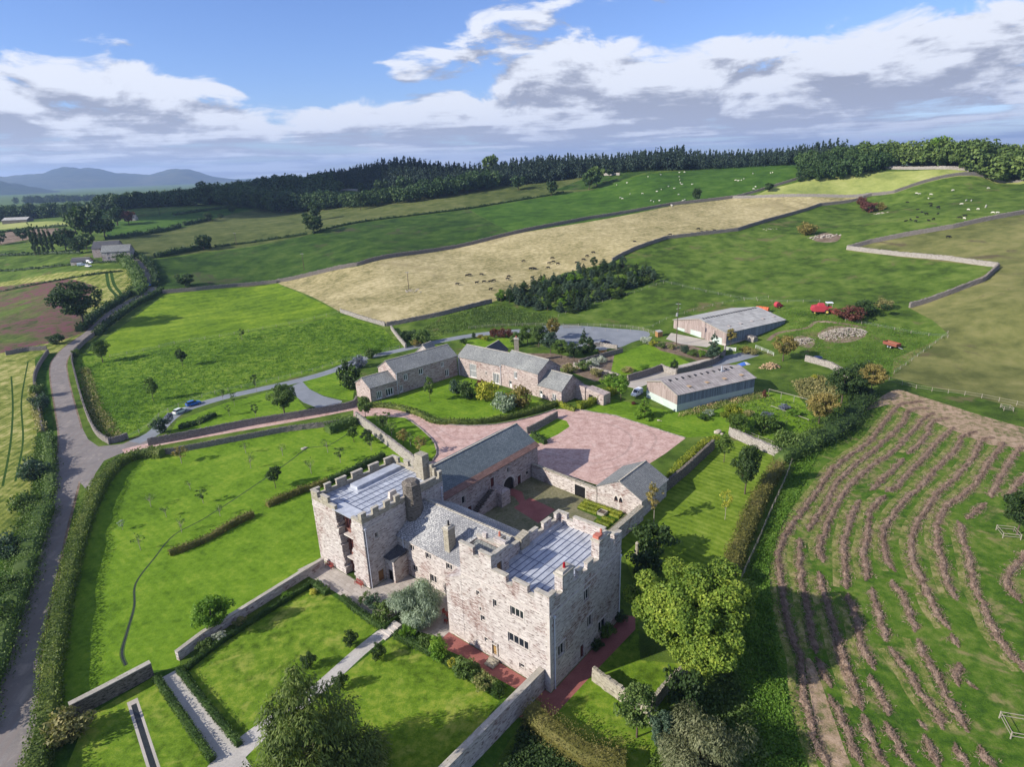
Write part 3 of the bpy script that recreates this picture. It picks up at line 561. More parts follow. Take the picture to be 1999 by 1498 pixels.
road('driveway', 'concrete', [(1225, 755), (1270, 738), (1330, 722), (1400, 703)], [6, 7, 8, 6]); road('driveway', 'drive', [(1380, 712), (1430, 700), (1470, 690)], [6, 7, 6])
region('driveway', 'concrete', [(1310, 650), (1400, 668), (1380, 678), (1330, 672), (1300, 662)])
road('path', 'soil', [(1690, 640), (1600, 628), (1575, 640), (1520, 650), (1500, 665)], 1.6)
road('driveway', 'gravel', [(240, 882), (300, 868), (480, 836), (600, 815), (700, 796), (740, 800)], [3.4, 3.2, 3.2, 3.2, 3.6, 4.5])
region('driveway', 'gravel', [(690, 797), (740, 790), (790, 793), (815, 803), (850, 822), (890, 831), (960, 830), (1030, 817), (1090, 799), (1125, 800), (1200, 812), (1338, 856), (1300, 885), (1230, 930), (1168, 948), (1045, 909), (1020, 925), (900, 960), (840, 930), (820, 905), (845, 900), (853, 885), (846, 862), (820, 836), (792, 816), (730, 812), (690, 815)])
road('driveway', 'gravel_track', [(745, 797), (790, 800), (825, 815), (860, 840), (900, 858), (960, 850), (1040, 828), (1110, 815)], .5)
road('driveway', 'gravel_track', [(750, 802), (795, 807), (830, 826), (862, 858), (880, 872), (950, 866), (1020, 842), (1120, 820)], .5)
road('driveway', 'gravel_track', [(1100, 812), (1180, 826), (1230, 850), (1220, 885), (1160, 905), (1090, 890), (1050, 880)], .6)
road('driveway', 'gravel_track', [(1120, 806), (1220, 826), (1280, 852), (1250, 895), (1170, 920)], .6)
region('lawn', 'lawn', [(1030, 851), (1088, 817), (1106, 822), (1112, 833), (1090, 848), (1052, 866), (1040, 862)])
region('courtyard', 'cobble', world=CLP([(-38.6, 18.7), (-11.2, 18.7), (-11.2, 44.5), (-21, 44.5), (-38.6, 45.6)]))
region('courtyard', 'brickpath', world=CLP([(-33.2, 38.3), (-26.2, 37.5), (-25.9, 31.5), (-33.4, 33.2)]))
region('courtyard', 'brickpath', world=CLP([(-44, 36.6), (-36, 36.6), (-33.3, 35.0), (-33.3, 36.8), (-36, 39.2), (-44, 39.2)]))
region('courtyard', 'verge', world=CLP([(-23.6, 44.2), (-14.2, 44.2), (-14.0, 36.6), (-17.5, 36.6), (-18.0, 40.0), (-23.0, 40.3)]))
region('terrace', 'flag', world=CLP([(-50.2, -.9), (-36, -.9), (-36, 5.6), (-18, 5.6), (-18, -1.5), (-24, -3.2), (-33, -5.0), (-40, -4.8), (-50.6, -5.2)]))
road('path', 'white_gravel', [(758, 1228), (700, 1275), (614, 1352), (540, 1405), (440, 1490), (400, 1560)], [2.0, 2.1, 2.2, 2.4, 3.4, 3.4]); road('path', 'white_gravel', [(334, 1314), (392, 1395), (446, 1474), (500, 1560)], 2.5)
region('path', 'brickpath', world=CLP([(-18.6, -.1), (.2, -.1), (0.2, -2.0), (-9, -2.6), (-12, -2.2), (-18.4, -3.2)]))
region('path', 'brickpath', world=CLP([(.1, -3.0), (.1, 18.6), (1.6, 19.5), (3.0, 17), (2.7, 8), (2.4, -5.5), (-1.0, -5.5)]))
region('path', 'concrete', world=CLP([(-2.6, -5.5), (-1.2, -4.0), (-1.2, -24), (-2.9, -24)]))
# stream and garden rill
def stream(pts, w, mk): road('stream', mk, pts, w)
SP = [(692, 838), (672, 852), (640, 870), (600, 876), (560, 905), (480, 960), (400, 1012), (340, 1045), (300, 1092), (265, 1140), (262, 1185), (248, 1235), (238, 1275), (246, 1300)]
road('lawn', 'mud', SP, [.34]*9+[.4, .45, .55, .65, .6]); road('stream', 'water', SP, [.08]*8+[.10, .13, .17, .22, .26, .22])
road('path', 'concrete', [(258, 1368), (300, 1500), (325, 1570)], 1.25); road('stream', 'water', [(261, 1376), (300, 1500), (325, 1570)], .62)
# ---- triangulate everything together
def build_ground():
    pts = []
    rr = [4.0]
    while rr[-1] < 15500: rr.append(rr[-1]*(1.045 if rr[-1] < 1200 else 1.14)+.15)
    for i, r in enumerate(rr):
        n = 150 if r > 25 else 40
        for k in range(n):
            a = R_(-80+160*(k+.5*(i % 2))/n); pts.append((r*math.sin(a), r*math.cos(a)))
        for k in range(12):
            a = R_(95+170*k/11); pts.append((r*math.sin(a), r*math.cos(a)))
    pts = np.array(pts); edges = []; allp = [pts]; base = len(pts)
    for _, _, P in REG:
        n = len(P); allp.append(P); edges += [(base+i, base+(i+1) % n) for i in range(n)]; base += n
    A = np.concatenate(allp)
    v, e, f, *_ = delaunay_2d_cdt([Vector((float(a), float(b))) for a, b in A], edges, [], 0, 1e-3)
    V = np.array([(q.x, q.y) for q in v]); F = np.array([q for q in f if len(q) == 3], np.int32)
    C_ = V[F].mean(1); own = np.full(len(F), -1)
    def pip(P, Q):
        ins = np.zeros(len(Q), bool); x, y = Q[:, 0], Q[:, 1]; a = P; b = np.roll(P, -1, 0)
        for (x0, y0), (x1, y1) in zip(a, b):
            if y0 == y1: continue
            c = ((y0 > y) != (y1 > y)) & (x < (x1-x0)*(y-y0)/(y1-y0)+x0); ins ^= c
        return ins
    for i, (_, _, P) in enumerate(REG):
        lo, hi = P.min(0), P.max(0); cand = np.where((C_ >= lo).all(1) & (C_ <= hi).all(1))[0]
        if len(cand): own[cand[pip(P, C_[cand])]] = i
    Zv = H(V[:, 0], V[:, 1]); V3 = np.concatenate([V, Zv[:, None]], 1)
    # drop the water a little below its banks
    groups = {}
    for i, (n, mk, P) in enumerate(REG): groups.setdefault((n, mk), []).append(i)
    def put(name, mk, sel):
        if not sel.any(): return
        Fs = F[sel]; used, inv = np.unique(Fs, return_inverse=True); Fn = inv.reshape(Fs.shape)
        a, b, c = (V3[used][Fn[:, k]] for k in range(3)); flip = np.cross(b-a, c-a)[:, 2] < 0; Fn[flip] = Fn[flip][:, ::-1]
        me = nmesh(name, V3[used], Fn, M[mk], uv=V3[used][Fn.ravel()][:, :2]@np.stack([CUx[:2], CVx[:2]], 1), smooth=True)
        tag(link(name, me), kind='structure')
    put('ground', 'pasture', own == -1)
    for (n, mk), ids in groups.items(): put(n, mk, np.isin(own, ids))
    print('ground faces', len(F))
build_ground()
# distant hills, solid ridges standing on the plain
def hill(name, az0, az1, dist, prof, depth, mk):
    n = 70; V = []; t = np.linspace(0, 1, n)
    hs = np.interp(t, np.linspace(0, 1, len(prof)), prof); k = np.ones(5)/5; hs = np.convolve(np.pad(hs, 2, mode='edge'), k, 'valid')
    rows = 14; F = []
    rng = np.random.default_rng(5)
    for j in range(rows):
        s = j/(rows-1); w = math.sin(s*math.pi)**1.1
        for i in range(n):
            a = R_(az0+(az1-az0)*t[i]); r = dist+(s-.5)*depth; V.append((r*math.sin(a), r*math.cos(a), -3+hs[i]*w*(1+.08*math.sin(i*.9+j*1.3)*(1 if j not in (0, rows-1) else 0))))
    F = [(j*n+i, j*n+i+1, (j+1)*n+i+1, (j+1)*n+i) for j in range(rows-1) for i in range(n-1)]
    tag(link(name, nmesh(name, V, F, M[mk], smooth=True)), kind='structure')
M['moor'] = grass('moorland', (.022, .036, .026), (.05, .062, .038), (.11, .105, .055), .0011, .004, .2, contrast=.8)
M['fell_wood'] = grass('wooded_fell', (.016, .03, .02), (.03, .05, .03), (.05, .07, .035), .003, .01, .2, contrast=.8)
def azpx(x): d = ray(x, 345); return math.degrees(math.atan2(d[0], d[1]))
hill('hills', azpx(-200), azpx(500), 9500, [100, 120, 130, 150, 158, 150, 205, 240, 200, 150, 118, 135, 205, 120, 50, 20, 0], 2600, 'moor')
hill('hills', azpx(-330), azpx(110), 6000, [60, 80, 105, 100, 95, 108, 100, 70, 35, 0], 1500, 'fell_wood')
# ------------------------------------------------------------------ foliage
def cards(C, size, rng, nrm=None, asp=.6, rand=.9, var=.35):
    """leaf shaped quads at C; nrm biases their facing"""
    n = len(C); r = rng.normal(size=(n, 3)); r /= np.linalg.norm(r, axis=1)[:, None]
    N_ = r*rand+(nrm if nrm is not None else 0); N_ /= np.linalg.norm(N_, axis=1)[:, None]+1e-9
    t = rng.normal(size=(n, 3)); a = np.cross(N_, t); a /= np.linalg.norm(a, axis=1)[:, None]+1e-9; b = np.cross(N_, a)
    s = (size*(1+var*rng.uniform(-1, 1, n)))[:, None]/2*1.25
    V = np.stack([C+a*s, C+b*s*asp, C-a*s, C-b*s*asp], 1).reshape(-1, 3)
    F = np.arange(n*4).reshape(n, 4); return V, F
def limb_mesh(segs, seg=6):
    """segs: list of (points, radii) -> tapered tubes"""
    V = []; F = []
    for pts, rad in segs:
        pts = [np.array(p, float) for p in pts]; base = len(V)
        for i, p in enumerate(pts):
            d = pts[min(i+1, len(pts)-1)]-pts[max(i-1, 0)]; d = d/(np.linalg.norm(d)+1e-9)
            u = np.cross(d, (.31, 1, .12)); u /= np.linalg.norm(u); v = np.cross(d, u)
            for k in range(seg): t = 2*math.pi*k/seg; V.append(p+(u*math.cos(t)+v*math.sin(t))*rad[i])
        for i in range(len(pts)-1):
            for k in range(seg): F.append((base+i*seg+k, base+i*seg+(k+1) % seg, base+(i+1)*seg+(k+1) % seg, base+(i+1)*seg+k))
    return np.array(V), np.array(F)
def crown_clumps(rng, h, r, h0, n, kind):
    """clump centres (x, y, z, radius)"""
    out = []
    while len(out) < n:
        if kind == 'cone':
            z = rng.uniform(0, 1)**1.1*.97; a = rng.uniform(0, 2*math.pi); rr = r*(1-z)**.85*rng.uniform(.3, 1.0); out.append((rr*math.cos(a), rr*math.sin(a), h0+(h-h0)*z, r*(.24*(1.05-z)+.04)))
        elif kind == 'column':
            z = rng.uniform(0, 1); a = rng.uniform(0, 2*math.pi); w = math.sin(math.pi*min(1, (z*.86+.14)))**.5; rr = r*w*rng.uniform(.2, .8); out.append((rr*math.cos(a), rr*math.sin(a), h0+(h-h0)*z, r*.45*w+.05*r))
        else:
            p = rng.normal(size=3); p /= np.linalg.norm(p); q = rng.uniform(.25, 1)**.45
            z = h0+(h-h0)*(.5+.5*p[2]*q*.86); wob = 1+.16*math.sin(3*math.atan2(p[1], p[0])+n)+.1*math.sin(5*p[2]+2*p[0]*3)
            if p[2] < -.3: wob *= .9
            out.append((p[0]*q*r*.84*wob, p[1]*q*r*.84*wob, z, r*rng.uniform(.17, .34)))
    return out
def crown_mesh(name, rng, h, r, h0, nclump, nleaf, size, mat, kind='ball', asp=.6, droop=0.0, lump=1.0):
    cl = crown_clumps(rng, h, r, h0, nclump, kind)
    if lump != 1.0: cl = [(a*1.02, b*1.02, c, min(d*.8, r*.2)) for a, b, c, d in cl]
    w = np.array([c[3] for c in cl])**2; idx = rng.choice(len(cl), nleaf, p=w/w.sum()); cl = np.array(cl)
    d = rng.normal(size=(nleaf, 3)); d /= np.linalg.norm(d, axis=1)[:, None]; q = rng.uniform(.35, 1, nleaf)**(.5 if lump == 1.0 else .4)
    C = cl[idx, :3]+d*(cl[idx, 3]*q)[:, None]*np.array([1, 1, .8]); C[:, 2] = np.maximum(C[:, 2], .05)
    nr = d*.9+np.array([0, 0, .35])
    if droop:
        L = rng.uniform(.2, 1, nleaf)*droop; C[:, 2] = np.maximum(C[:, 2]-L, .1)
    V, F = cards(C, size, rng, nr, asp)
    if droop:                      # hanging sprays
        a = np.repeat(rng.normal(size=(nleaf, 3))*.35+np.array([0, 0, -1.]), 4, 0).reshape(nleaf, 4, 3)
        V = V.reshape(nleaf, 4, 3); out = d*.55+a[:, 0]; out /= np.linalg.norm(out, axis=1)[:, None]; s = size*rng.uniform(.8, 2.0, nleaf)[:, None]; t = np.cross(out, d+.01); t /= np.linalg.norm(t, axis=1)[:, None]+1e-9
        V = np.stack([C, C+out*s*.5+t*s*.14, C+out*s, C+out*s*.5-t*s*.14], 1).reshape(-1, 3)
    return nmesh(name, V, F, mat), cl
def trunk_mesh(rng, h, r, h0, cl, tr, mat, nlimb=9):
    top = h0+(h-h0)*.6; jig = lambda s: rng.normal(size=3)*s
    pts = [np.array([0, 0, -.3]), np.array([0, 0, h0*.5])+jig(tr*.3), np.array([0, 0, h0])+jig(tr*.5), np.array([0, 0, top])+jig(tr)]
    segs = [(pts, [tr*1.25, tr, tr*.8, tr*.3])]
    for c in cl[:nlimb]:
        b = pts[2]*rng.uniform(.7, 1)+np.array([0, 0, rng.uniform(0, top-h0)*.5]); e = np.array(c[:3]); m = (b+e)/2+np.array([0, 0, -.06*h]); segs.append(([b, m, e], [tr*.42, tr*.26, tr*.08]))
    V, F = limb_mesh(segs, 6 if h < 9 else 8); return nmesh('trunk', V, F, mat, smooth=True)
TPL = {}
KIND = {  # h, r, h0, clumps, leaves, leaf size, crown type, trunk radius
 'broad': (8, 3.2, 2.0, 60, 5200, .30, 'ball', .16), 'small': (5, 1.7, 1.3, 34, 1900, .22, 'ball', .07), 'young': (4.2, 1.15, 1.4, 20, 420, .20, 'ball', .045),
 'bare': (3.2, .9, 1.1, 16, 110, .15, 'ball', .04), 'shrub': (2, 1.5, .1, 34, 1700, .17, 'ball', .05), 'bush': (3, 2.4, .1, 40, 1500, .30, 'ball', .08),
 'cone': (8, 2.0, .5, 70, 3400, .28, 'cone', .12), 'column': (4, .95, .1, 34, 2200, .16, 'column', .06), 'poplar': (15, 2.0, 1.0, 50, 2200, .55, 'column', .25),
 'far': (9, 4.2, 1.6, 40, 1300, .75, 'ball', .22)}
def tpl(kind, mk, var):
    key = (kind, mk, var)
    if key not in TPL:
        h, r, h0, nc, nl, sz, ck, tr = KIND[kind]; rng = np.random.default_rng(abs(hash((kind, var))) % 9999 if False else sum(map(ord, kind))*7+var*131)
        cm, cl = crown_mesh('crown', rng, h, r, h0, nc, nl, sz, LF[mk], ck)
        TPL[key] = (cm, trunk_mesh(rng, h, r, h0, cl, tr, M['pale_bark'] if kind in ('young', 'bare') else M['bark'], 16 if kind == 'bare' else 8), h, r)
    return TPL[key]
_rz = random.Random(4)
def tree(px, py, h, r, kind, mk, label, cat='tree', group=None, name=None, world=None, z=None, lean=0):
    p = G(px, py) if world is None else np.array([world[0], world[1], h1(world[0], world[1])])
    if z is not None: p[2] = z
    cm, tm, H0, R0 = tpl(kind, mk, _rz.randint(0, 2))
    nm = name or {'shrub': 'shrub', 'bush': 'bush', 'cone': 'conifer_tree', 'column': 'conical_bush', 'poplar': 'poplar_tree', 'young': 'young_tree', 'bare': 'sapling'}.get(kind, 'tree')
    root = empty(nm, (p[0], p[1], p[2]-.03), _rz.uniform(0, 6.28)); root.scale = (r/R0, r/R0, h/H0)
    link('crown' if kind not in ('shrub', 'bush', 'column') else 'foliage', cm, root); link('trunk' if kind not in ('shrub', 'bush', 'column') else 'stem', tm, root)
    tag(root, label, cat, group); return root
def run(P, step):
    """resample polyline by arc length"""
    P = np.asarray(P, float); d = np.r_[0, np.cumsum(np.linalg.norm(np.diff(P, axis=0), axis=1))]; n = max(2, int(d[-1]/step)+1); s = np.linspace(0, d[-1], n)
    return np.stack([np.interp(s, d, P[:, i]) for i in range(P.shape[1])], 1), s
def frame(P):
    T = np.gradient(P, axis=0); T /= np.linalg.norm(T, axis=1)[:, None]+1e-9; return T, np.stack([-T[:, 1], T[:, 0]], 1)
def hedge(pts, w, h, mk, label, name='hedge', group=None, world=None, curve=True, rough=.12, dens=1.0, size=None, cat='hedge', uneven=0.0, seed=0):
    P = P2(pts) if world is None else np.asarray(world, float)[:, :2]
    if curve and len(P) > 2: P = catmull(P, 5)
    r = float(np.median(np.hypot(P[:, 0], P[:, 1]))); sz = size or max(.16, r*.0021)
    P, s = run(P, max(.5, w*.5)); T, Nn = frame(P); L = s[-1]; rng = np.random.default_rng(int(abs(P[0, 0])*97)+seed)
    hh = h*(1+uneven*np.interp(s, np.arange(0, L+3, 2.5), rng.uniform(-1, 1, int((L+3)/2.5)+2)[:len(np.arange(0, L+3, 2.5))])); ww = w*(1+uneven*.6*np.interp(s, np.arange(0, L+4, 3.5), rng.uniform(-1, 1, len(np.arange(0, L+4, 3.5)))))
    z0 = H(P[:, 0], P[:, 1])
    root = empty(name, (P[0, 0], P[0, 1], z0[0])); org = np.array([P[0, 0], P[0, 1], z0[0]])
    # dense inner growth
    sec = [(-.38, 0), (-.42, .55), (-.28, .86), (.28, .86), (.42, .55), (.38, 0)]; V = []; m = len(sec)
    for i in range(len(P)):
        for a, b in sec: q = P[i]+Nn[i]*a*ww[i]; V.append((q[0], q[1], z0[i]+b*hh[i]-.05))
    V = np.array(V)-org; F = [(i*m+j, i*m+j+1, (i+1)*m+j+1, (i+1)*m+j) for i in range(len(P)-1) for j in range(m-1)]+[(j, j+1, m-2-j, m-1-j) for j in range(m//2-1)]+[((len(P)-1)*m+j, (len(P)-1)*m+m-1-j, (len(P)-1)*m+m-2-j, (len(P)-1)*m+j+1) for j in range(m//2-1)]
    link('inner_growth', nmesh('inner_growth', V, F, LF[mk]), root)
    per = w+2*h; n = int(min(60000, L*per/(sz*sz)*1.15*dens)); u = rng.uniform(0, 1, n); si = rng.uniform(-.15, L+.15, n); i = np.clip(np.searchsorted(s, si), 1, len(s)-1); f = np.clip((si-s[i-1])/(s[i]-s[i-1]+1e-9), -.3, 1.3)
    ex = P[i-1]*(1-f)[:, None]+P[i]*f[:, None]; nn = Nn[i]; H_ = hh[i]; W_ = ww[i]; k = u*per
    side = np.where(k < h, -1, np.where(k > h+w, 1, 0)); off = np.where(side == 0, (k-h)/w-.5, side*.5); zz = np.where(side == 0, 1.0, np.where(side < 0, k/h, (per-k)/h))
    zz = np.clip(zz, 0, 1); off = off*np.where(zz > .8, 1-.5*(zz-.8), 1)
    off = off+rng.normal(size=n)*rough*.7; zz = zz+rng.normal(size=n)*rough*.6*np.where(zz > .5, 1, .3)
    q = ex+nn*(off*W_)[:, None]; C = np.stack([q[:, 0], q[:, 1], np.interp(si, s, z0)+np.maximum(zz, .02)*H_], 1)-org
    nr = np.stack([nn[:, 0]*side, nn[:, 1]*side, np.where(side == 0, 1.0, .25)], 1)
    Vc, Fc = cards(C, sz, rng, nr*.8); link('foliage', nmesh('foliage', Vc, Fc, LF[mk]), root)
    tag(root, label, cat, group); return root
def tufts(pts, n, size, mk, label, name='grass_tufts', world=None, hgt=.4, cat=None):
    """ground cover nobody could count"""
    P = P2(pts) if world is None else np.asarray(world); rng = np.random.default_rng(n); lo, hi = P.min(0), P.max(0); Q = []
    while len(Q) < n:
        c = rng.uniform(lo, hi, (n*2, 2)); ins = np.zeros(len(c), bool)
        for (x0, y0), (x1, y1) in zip(P, np.roll(P, -1, 0)):
            if y0 != y1: ins ^= ((y0 > c[:, 1]) != (y1 > c[:, 1])) & (c[:, 0] < (x1-x0)*(c[:, 1]-y0)/(y1-y0)+x0)
        Q += list(c[ins])
    Q = np.array(Q[:n]); cen = Q[rng.integers(0, n, n)//9*9 % n]; Q = np.where(rng.uniform(size=(n, 1)) < .5, cen+rng.normal(size=(n, 2))*.5, Q)
    C = np.stack([Q[:, 0], Q[:, 1], H(Q[:, 0], Q[:, 1])+rng.uniform(0, hgt, n)], 1); V, F = cards(C, size, rng, np.array([0, 0, .6])); o = link(name, nmesh(name, V, F, LF[mk])); tag(o, label, cat, kind='stuff'); return o
# ------------------------------------------------------------------ walls of dry stone, fences, gates, poles
def drywall(pts, h=1.2, t=.5, mk='drystone', label='', name='stone_wall', world=None, z=None, curve=False, cop=True, group=None, hs=None, flat=False, copmk=None):
    P = P2(pts) if world is None else np.asarray(world, float)[:, :2]
    if curve: P = catmull(P, 5)
    r = float(np.median(np.hypot(P[:, 0], P[:, 1]))); st = max(.45, r*.006); P, s = run(P, st); T, Nn = frame(P); rng = np.random.default_rng(int(abs(P[0, 1])*53)+7)
    z0 = H(P[:, 0], P[:, 1]) if z is None else np.full(len(P), float(z)); hh = np.full(len(P), float(h)) if hs is None else np.interp(s/s[-1], np.linspace(0, 1, len(hs)), hs)
    k = min(1.0, .05+r*.0006); org = np.array([P[0, 0], P[0, 1], z0[0]])
    sec = [(-.5, -.3), (-.46, .5), (-.38, 1), (.38, 1), (.46, .5), (.5, -.3)] if not flat else [(-.5, -.3), (-.5, .5), (-.5, 1), (.5, 1), (.5, .5), (.5, -.3)]; V = []; UV = []; m = len(sec); acc = [0, 1.0, 1.7, 2.2, 2.9, 3.9]
    jt = .035 if not flat else .012
    for i in range(len(P)):
        for j, (a, b) in enumerate(sec):
            q = P[i]+Nn[i]*(a*t+rng.normal()*jt); V.append((q[0], q[1], z0[i]+b*hh[i]+rng.normal()*jt*(b > 0)))
    V = np.array(V)-org; F = [(i*m+j, (i+1)*m+j, (i+1)*m+j+1, i*m+j+1) for i in range(len(P)-1) for j in range(m-1)]
    uv = []
    for i in range(len(P)-1):
        for j in range(m-1): uv += [(s[i], acc[j]*h*.6), (s[i+1], acc[j]*h*.6), (s[i+1], acc[j+1]*h*.6), (s[i], acc[j+1]*h*.6)]
    for i, fl in ((0, 0), (len(P)-1, 1)):
        for q in ((0, 1, 4, 5), (1, 2, 3, 4)):
            q = q if fl else q[::-1]; F.append(tuple(i*m+a for a in q)); uv += [(V[i*m+a][0]+V[i*m+a][1], V[i*m+a][2]) for a in q]
    root = empty(name, tuple(org)); link('wall_face', nmesh('wall_face', V, F, M[mk], uv=uv), root)
    if cop:
        Vc = []; Fc = []; UVv = []; x = 0.0; L = s[-1]; big = 1 if r < 160 else r/160
        while x < L:
            ln = rng.uniform(.13, .30)*big if not flat else rng.uniform(.6, 1.0); x2 = min(L, x+ln); i = min(len(P)-2, max(0, np.searchsorted(s, (x+x2)/2)-1)); f = ((x+x2)/2-s[i])/(s[i+1]-s[i]); c = P[i]*(1-f)+P[i+1]*f; zt = (z0[i]*(1-f)+z0[i+1]*f)+(hh[i]*(1-f)+hh[i+1]*f)
            hx = (x2-x)/2*(.92 if not flat else .995); hy = t*.5*rng.uniform(.75, 1.0) if not flat else t*.58; hz = rng.uniform(.10, .2)*min(big, 1.6) if not flat else .06; b = len(Vc); tl = rng.normal()*.05 if not flat else 0
            for sz_ in (-1, 1):
                for a, d in ((-1, -1), (1, -1), (1, 1), (-1, 1)):
                    w_ = (.8 if sz_ > 0 else 1) if not flat else 1; q = c+T[i]*(a*hx+tl*sz_)+Nn[i]*d*hy*w_; Vc.append((q[0], q[1], zt+hz*(sz_+1)-.03)); UVv.append(((x+x2)/2+a*hx, d*hy+sz_*.1+(0 if not flat else .2)))
            for q in ((3, 2, 1, 0), (4, 5, 6, 7), (0, 1, 5, 4), (1, 2, 6, 5), (2, 3, 7, 6), (3, 0, 4, 7)): Fc.append(tuple(b+a for a in q))
            x = x2
        Vc = np.array(Vc)-org; Fc = np.array(Fc); link('coping', nmesh('coping', Vc, Fc, M[copmk or ('coping' if flat else mk)], uv=np.array(UVv)[Fc.ravel()]), root)
    tag(root, label, 'wall', group); return root
POST = {}
def fence(pts, h=1.1, sp=3.0, rails=(.35, .7, 1.05), label='', mk='fence_wood', world=None, curve=True, name='fence', group=None, rw=.05, pw=.11, wire=False):
    P = P2(pts) if world is None else np.asarray(world, float)[:, :2]
    if curve and len(P) > 2: P = catmull(P, 5)
    r = float(np.median(np.hypot(P[:, 0], P[:, 1]))); sp = max(sp, 0) ; P, s = run(P, sp); z = H(P[:, 0], P[:, 1]); org = (P[0, 0], P[0, 1], z[0]); root = empty(name, org)
    key = (h, pw, mk)
    if key not in POST:
        b = MB(); b.box((0, 0, h/2-.1), ((1, 0, 0), (0, 1, 0)), (pw/2, pw/2, h/2+.1), .9); o = b.build('post', M[mk], root); POST[key] = o.data; first = True
    else: first = False
    for i in range(len(P)):
        if i == 0 and first: continue
        o = link('post', POST[key], root, (P[i, 0]-org[0], P[i, 1]-org[1], z[i]-org[2])); 
    b = MB()
    for i in range(len(P)-1):
        for q in rails: b.bar((P[i, 0]-org[0], P[i, 1]-org[1], z[i]-org[2]+q), (P[i+1, 0]-org[0], P[i+1, 1]-org[1], z[i+1]-org[2]+q), rw*.5 if not wire else .02, rw if not wire else .02)
    b.build('wire' if wire else 'rail', M['metal' if wire else mk], root); tag(root, label, 'fence', group); return root
def gate(a, b, h, label, mk='pale_wood', name='field_gate', bars=5, z=None):
    a = np.array([a[0], a[1], h1(*a[:2])]); b = np.array([b[0], b[1], h1(*b[:2])]); root = empty(name, tuple(a)); v = b-a; k = MB()
    for i in range(bars): zz = .15+(h-.2)*i/(bars-1); k.bar((0, 0, zz), v+np.array([0, 0, zz]), .04, .09)
    k.bar((0, 0, .15), v+np.array([0, 0, h-.05]), .03, .07); k.build('gate_leaf', M[mk], root)
    for q in ((0, 0, 0), v):
        k = MB(); k.box((q[0], q[1], q[2]+h*.55), ((1, 0, 0), (0, 1, 0)), (.09, .09, h*.62)); k.build('gate_post', M[mk], root)
    return tag(root, label, 'gate')
def pole(px, py, h, label, cross=True, transformer=False, z=None, group=None):
    p = G(px, py); root = empty('power_pole', tuple(p)); k = MB(); k.tube([(0, 0, -.4), (0, 0, h*.5), (0, 0, h)], [.17, .15, .11], 8); k.build('pole_shaft', M['bark'], root)
    k = MB(); k.bar((-.9, .2, h-.5), (.9, -.2, h-.5), .12, .14)
    if transformer: k.bar((-.6, .1, h-2.4), (.8, -.1, h-1.9), .1, .12)
    k.build('crossarm', M['metal'], root)
    k = MB()
    for x in (-.8, 0, .8): k.tube([(x, -x*.22, h-.45), (x, -x*.22, h-.12)], .06, 6)
    k.build('insulators', M['black'], root)
    if transformer: k = MB(); k.tube([(-.35, -.3, h-5.0), (-.35, -.3, h-3.8)], .38, 10); k.build('transformer', M['grey_paint'], root)
    return tag(root, label, 'power pole', group), p+np.array([0, 0, h])
def boulders(px, py, r, n, size, label, mk='rock', name='rubble_heap', hgt=1.0, cat='rubble heap', kind=None):
    p = G(px, py); rng = np.random.default_rng(int(px)); V = []; F = []
    ico = bmesh.new(); bmesh.ops.create_icosphere(ico, subdivisions=1, radius=1); iv = np.array([v.co[:] for v in ico.verts]); fi = np.array([[v.index for v in f.verts] for f in ico.faces]); ico.free()
    for i in range(n):
        a = rng.uniform(0, 6.28); q = rng.uniform(0, 1)**.6; x, y = r*q*math.cos(a)*1.3, r*q*math.sin(a)*.7; s = size*rng.uniform(.4, 1.2); b = len(V)
        z = h1(p[0]+x, p[1]+y)-p[2]+hgt*(1-q*q)*rng.uniform(.3, 1)
        V += list(iv*rng.uniform(.6, 1.1, (12, 1))*s*np.array([1.2, 1, .75])+np.array([x, y, z])) if len(iv) == 12 else list(iv*rng.uniform(.7, 1.1, (len(iv), 1))*s+np.array([x, y, z])); F += list(fi+b)
    o = link(name, nmesh(name, np.array(V), np.array(F), M[mk])); o.location = tuple(p); return tag(o, label, cat, kind=kind)
# ------------------------------------------------------------------ buildings
def facade(mb, A, B, z0, z1, ops=(), depth=.32):
    """wall from A to B (outside seen with A on the left) with rectangular recesses; ops = (s0, s1, h0, h1)"""
    A = np.array([A[0], A[1], 0.]); B = np.array([B[0], B[1], 0.]); L = np.linalg.norm(B-A); d = (B-A)/L; n = np.array([d[1], -d[0], 0])
    off = A@d
    ops = [(max(0, a), min(L, b), max(z0, c), min(z1, e)) for a, b, c, e in ops]
    S_ = sorted({0.0, L, *[o[0] for o in ops], *[o[1] for o in ops]}); Z_ = sorted({z0, z1, *[o[2] for o in ops], *[o[3] for o in ops]})
    pt = lambda s, z, q=0: A+d*s+np.array([0, 0, z])-n*q
    for a, b in zip(S_, S_[1:]):
        for c, e in zip(Z_, Z_[1:]):
            ms, mz = (a+b)/2, (c+e)/2
            if any(o[0] < ms < o[1] and o[2] < mz < o[3] for o in ops): continue
            mb.quad([pt(a, c), pt(b, c), pt(b, e), pt(a, e)], [(off+a, c), (off+b, c), (off+b, e), (off+a, e)])
    for a, b, c, e in ops:
        for q in (((a, c), (a, e)), ((b, e), (b, c)), ((b, c), (a, c)), ((a, e), (b, e))):
            (s1, h1_), (s2, h2_) = q; mb.quad([pt(s1, h1_), pt(s2, h2_), pt(s2, h2_, depth), pt(s1, h1_, depth)])
        mb.quad([pt(a, c, depth+.01), pt(b, c, depth+.01), pt(b, e, depth+.01), pt(a, e, depth+.01)])
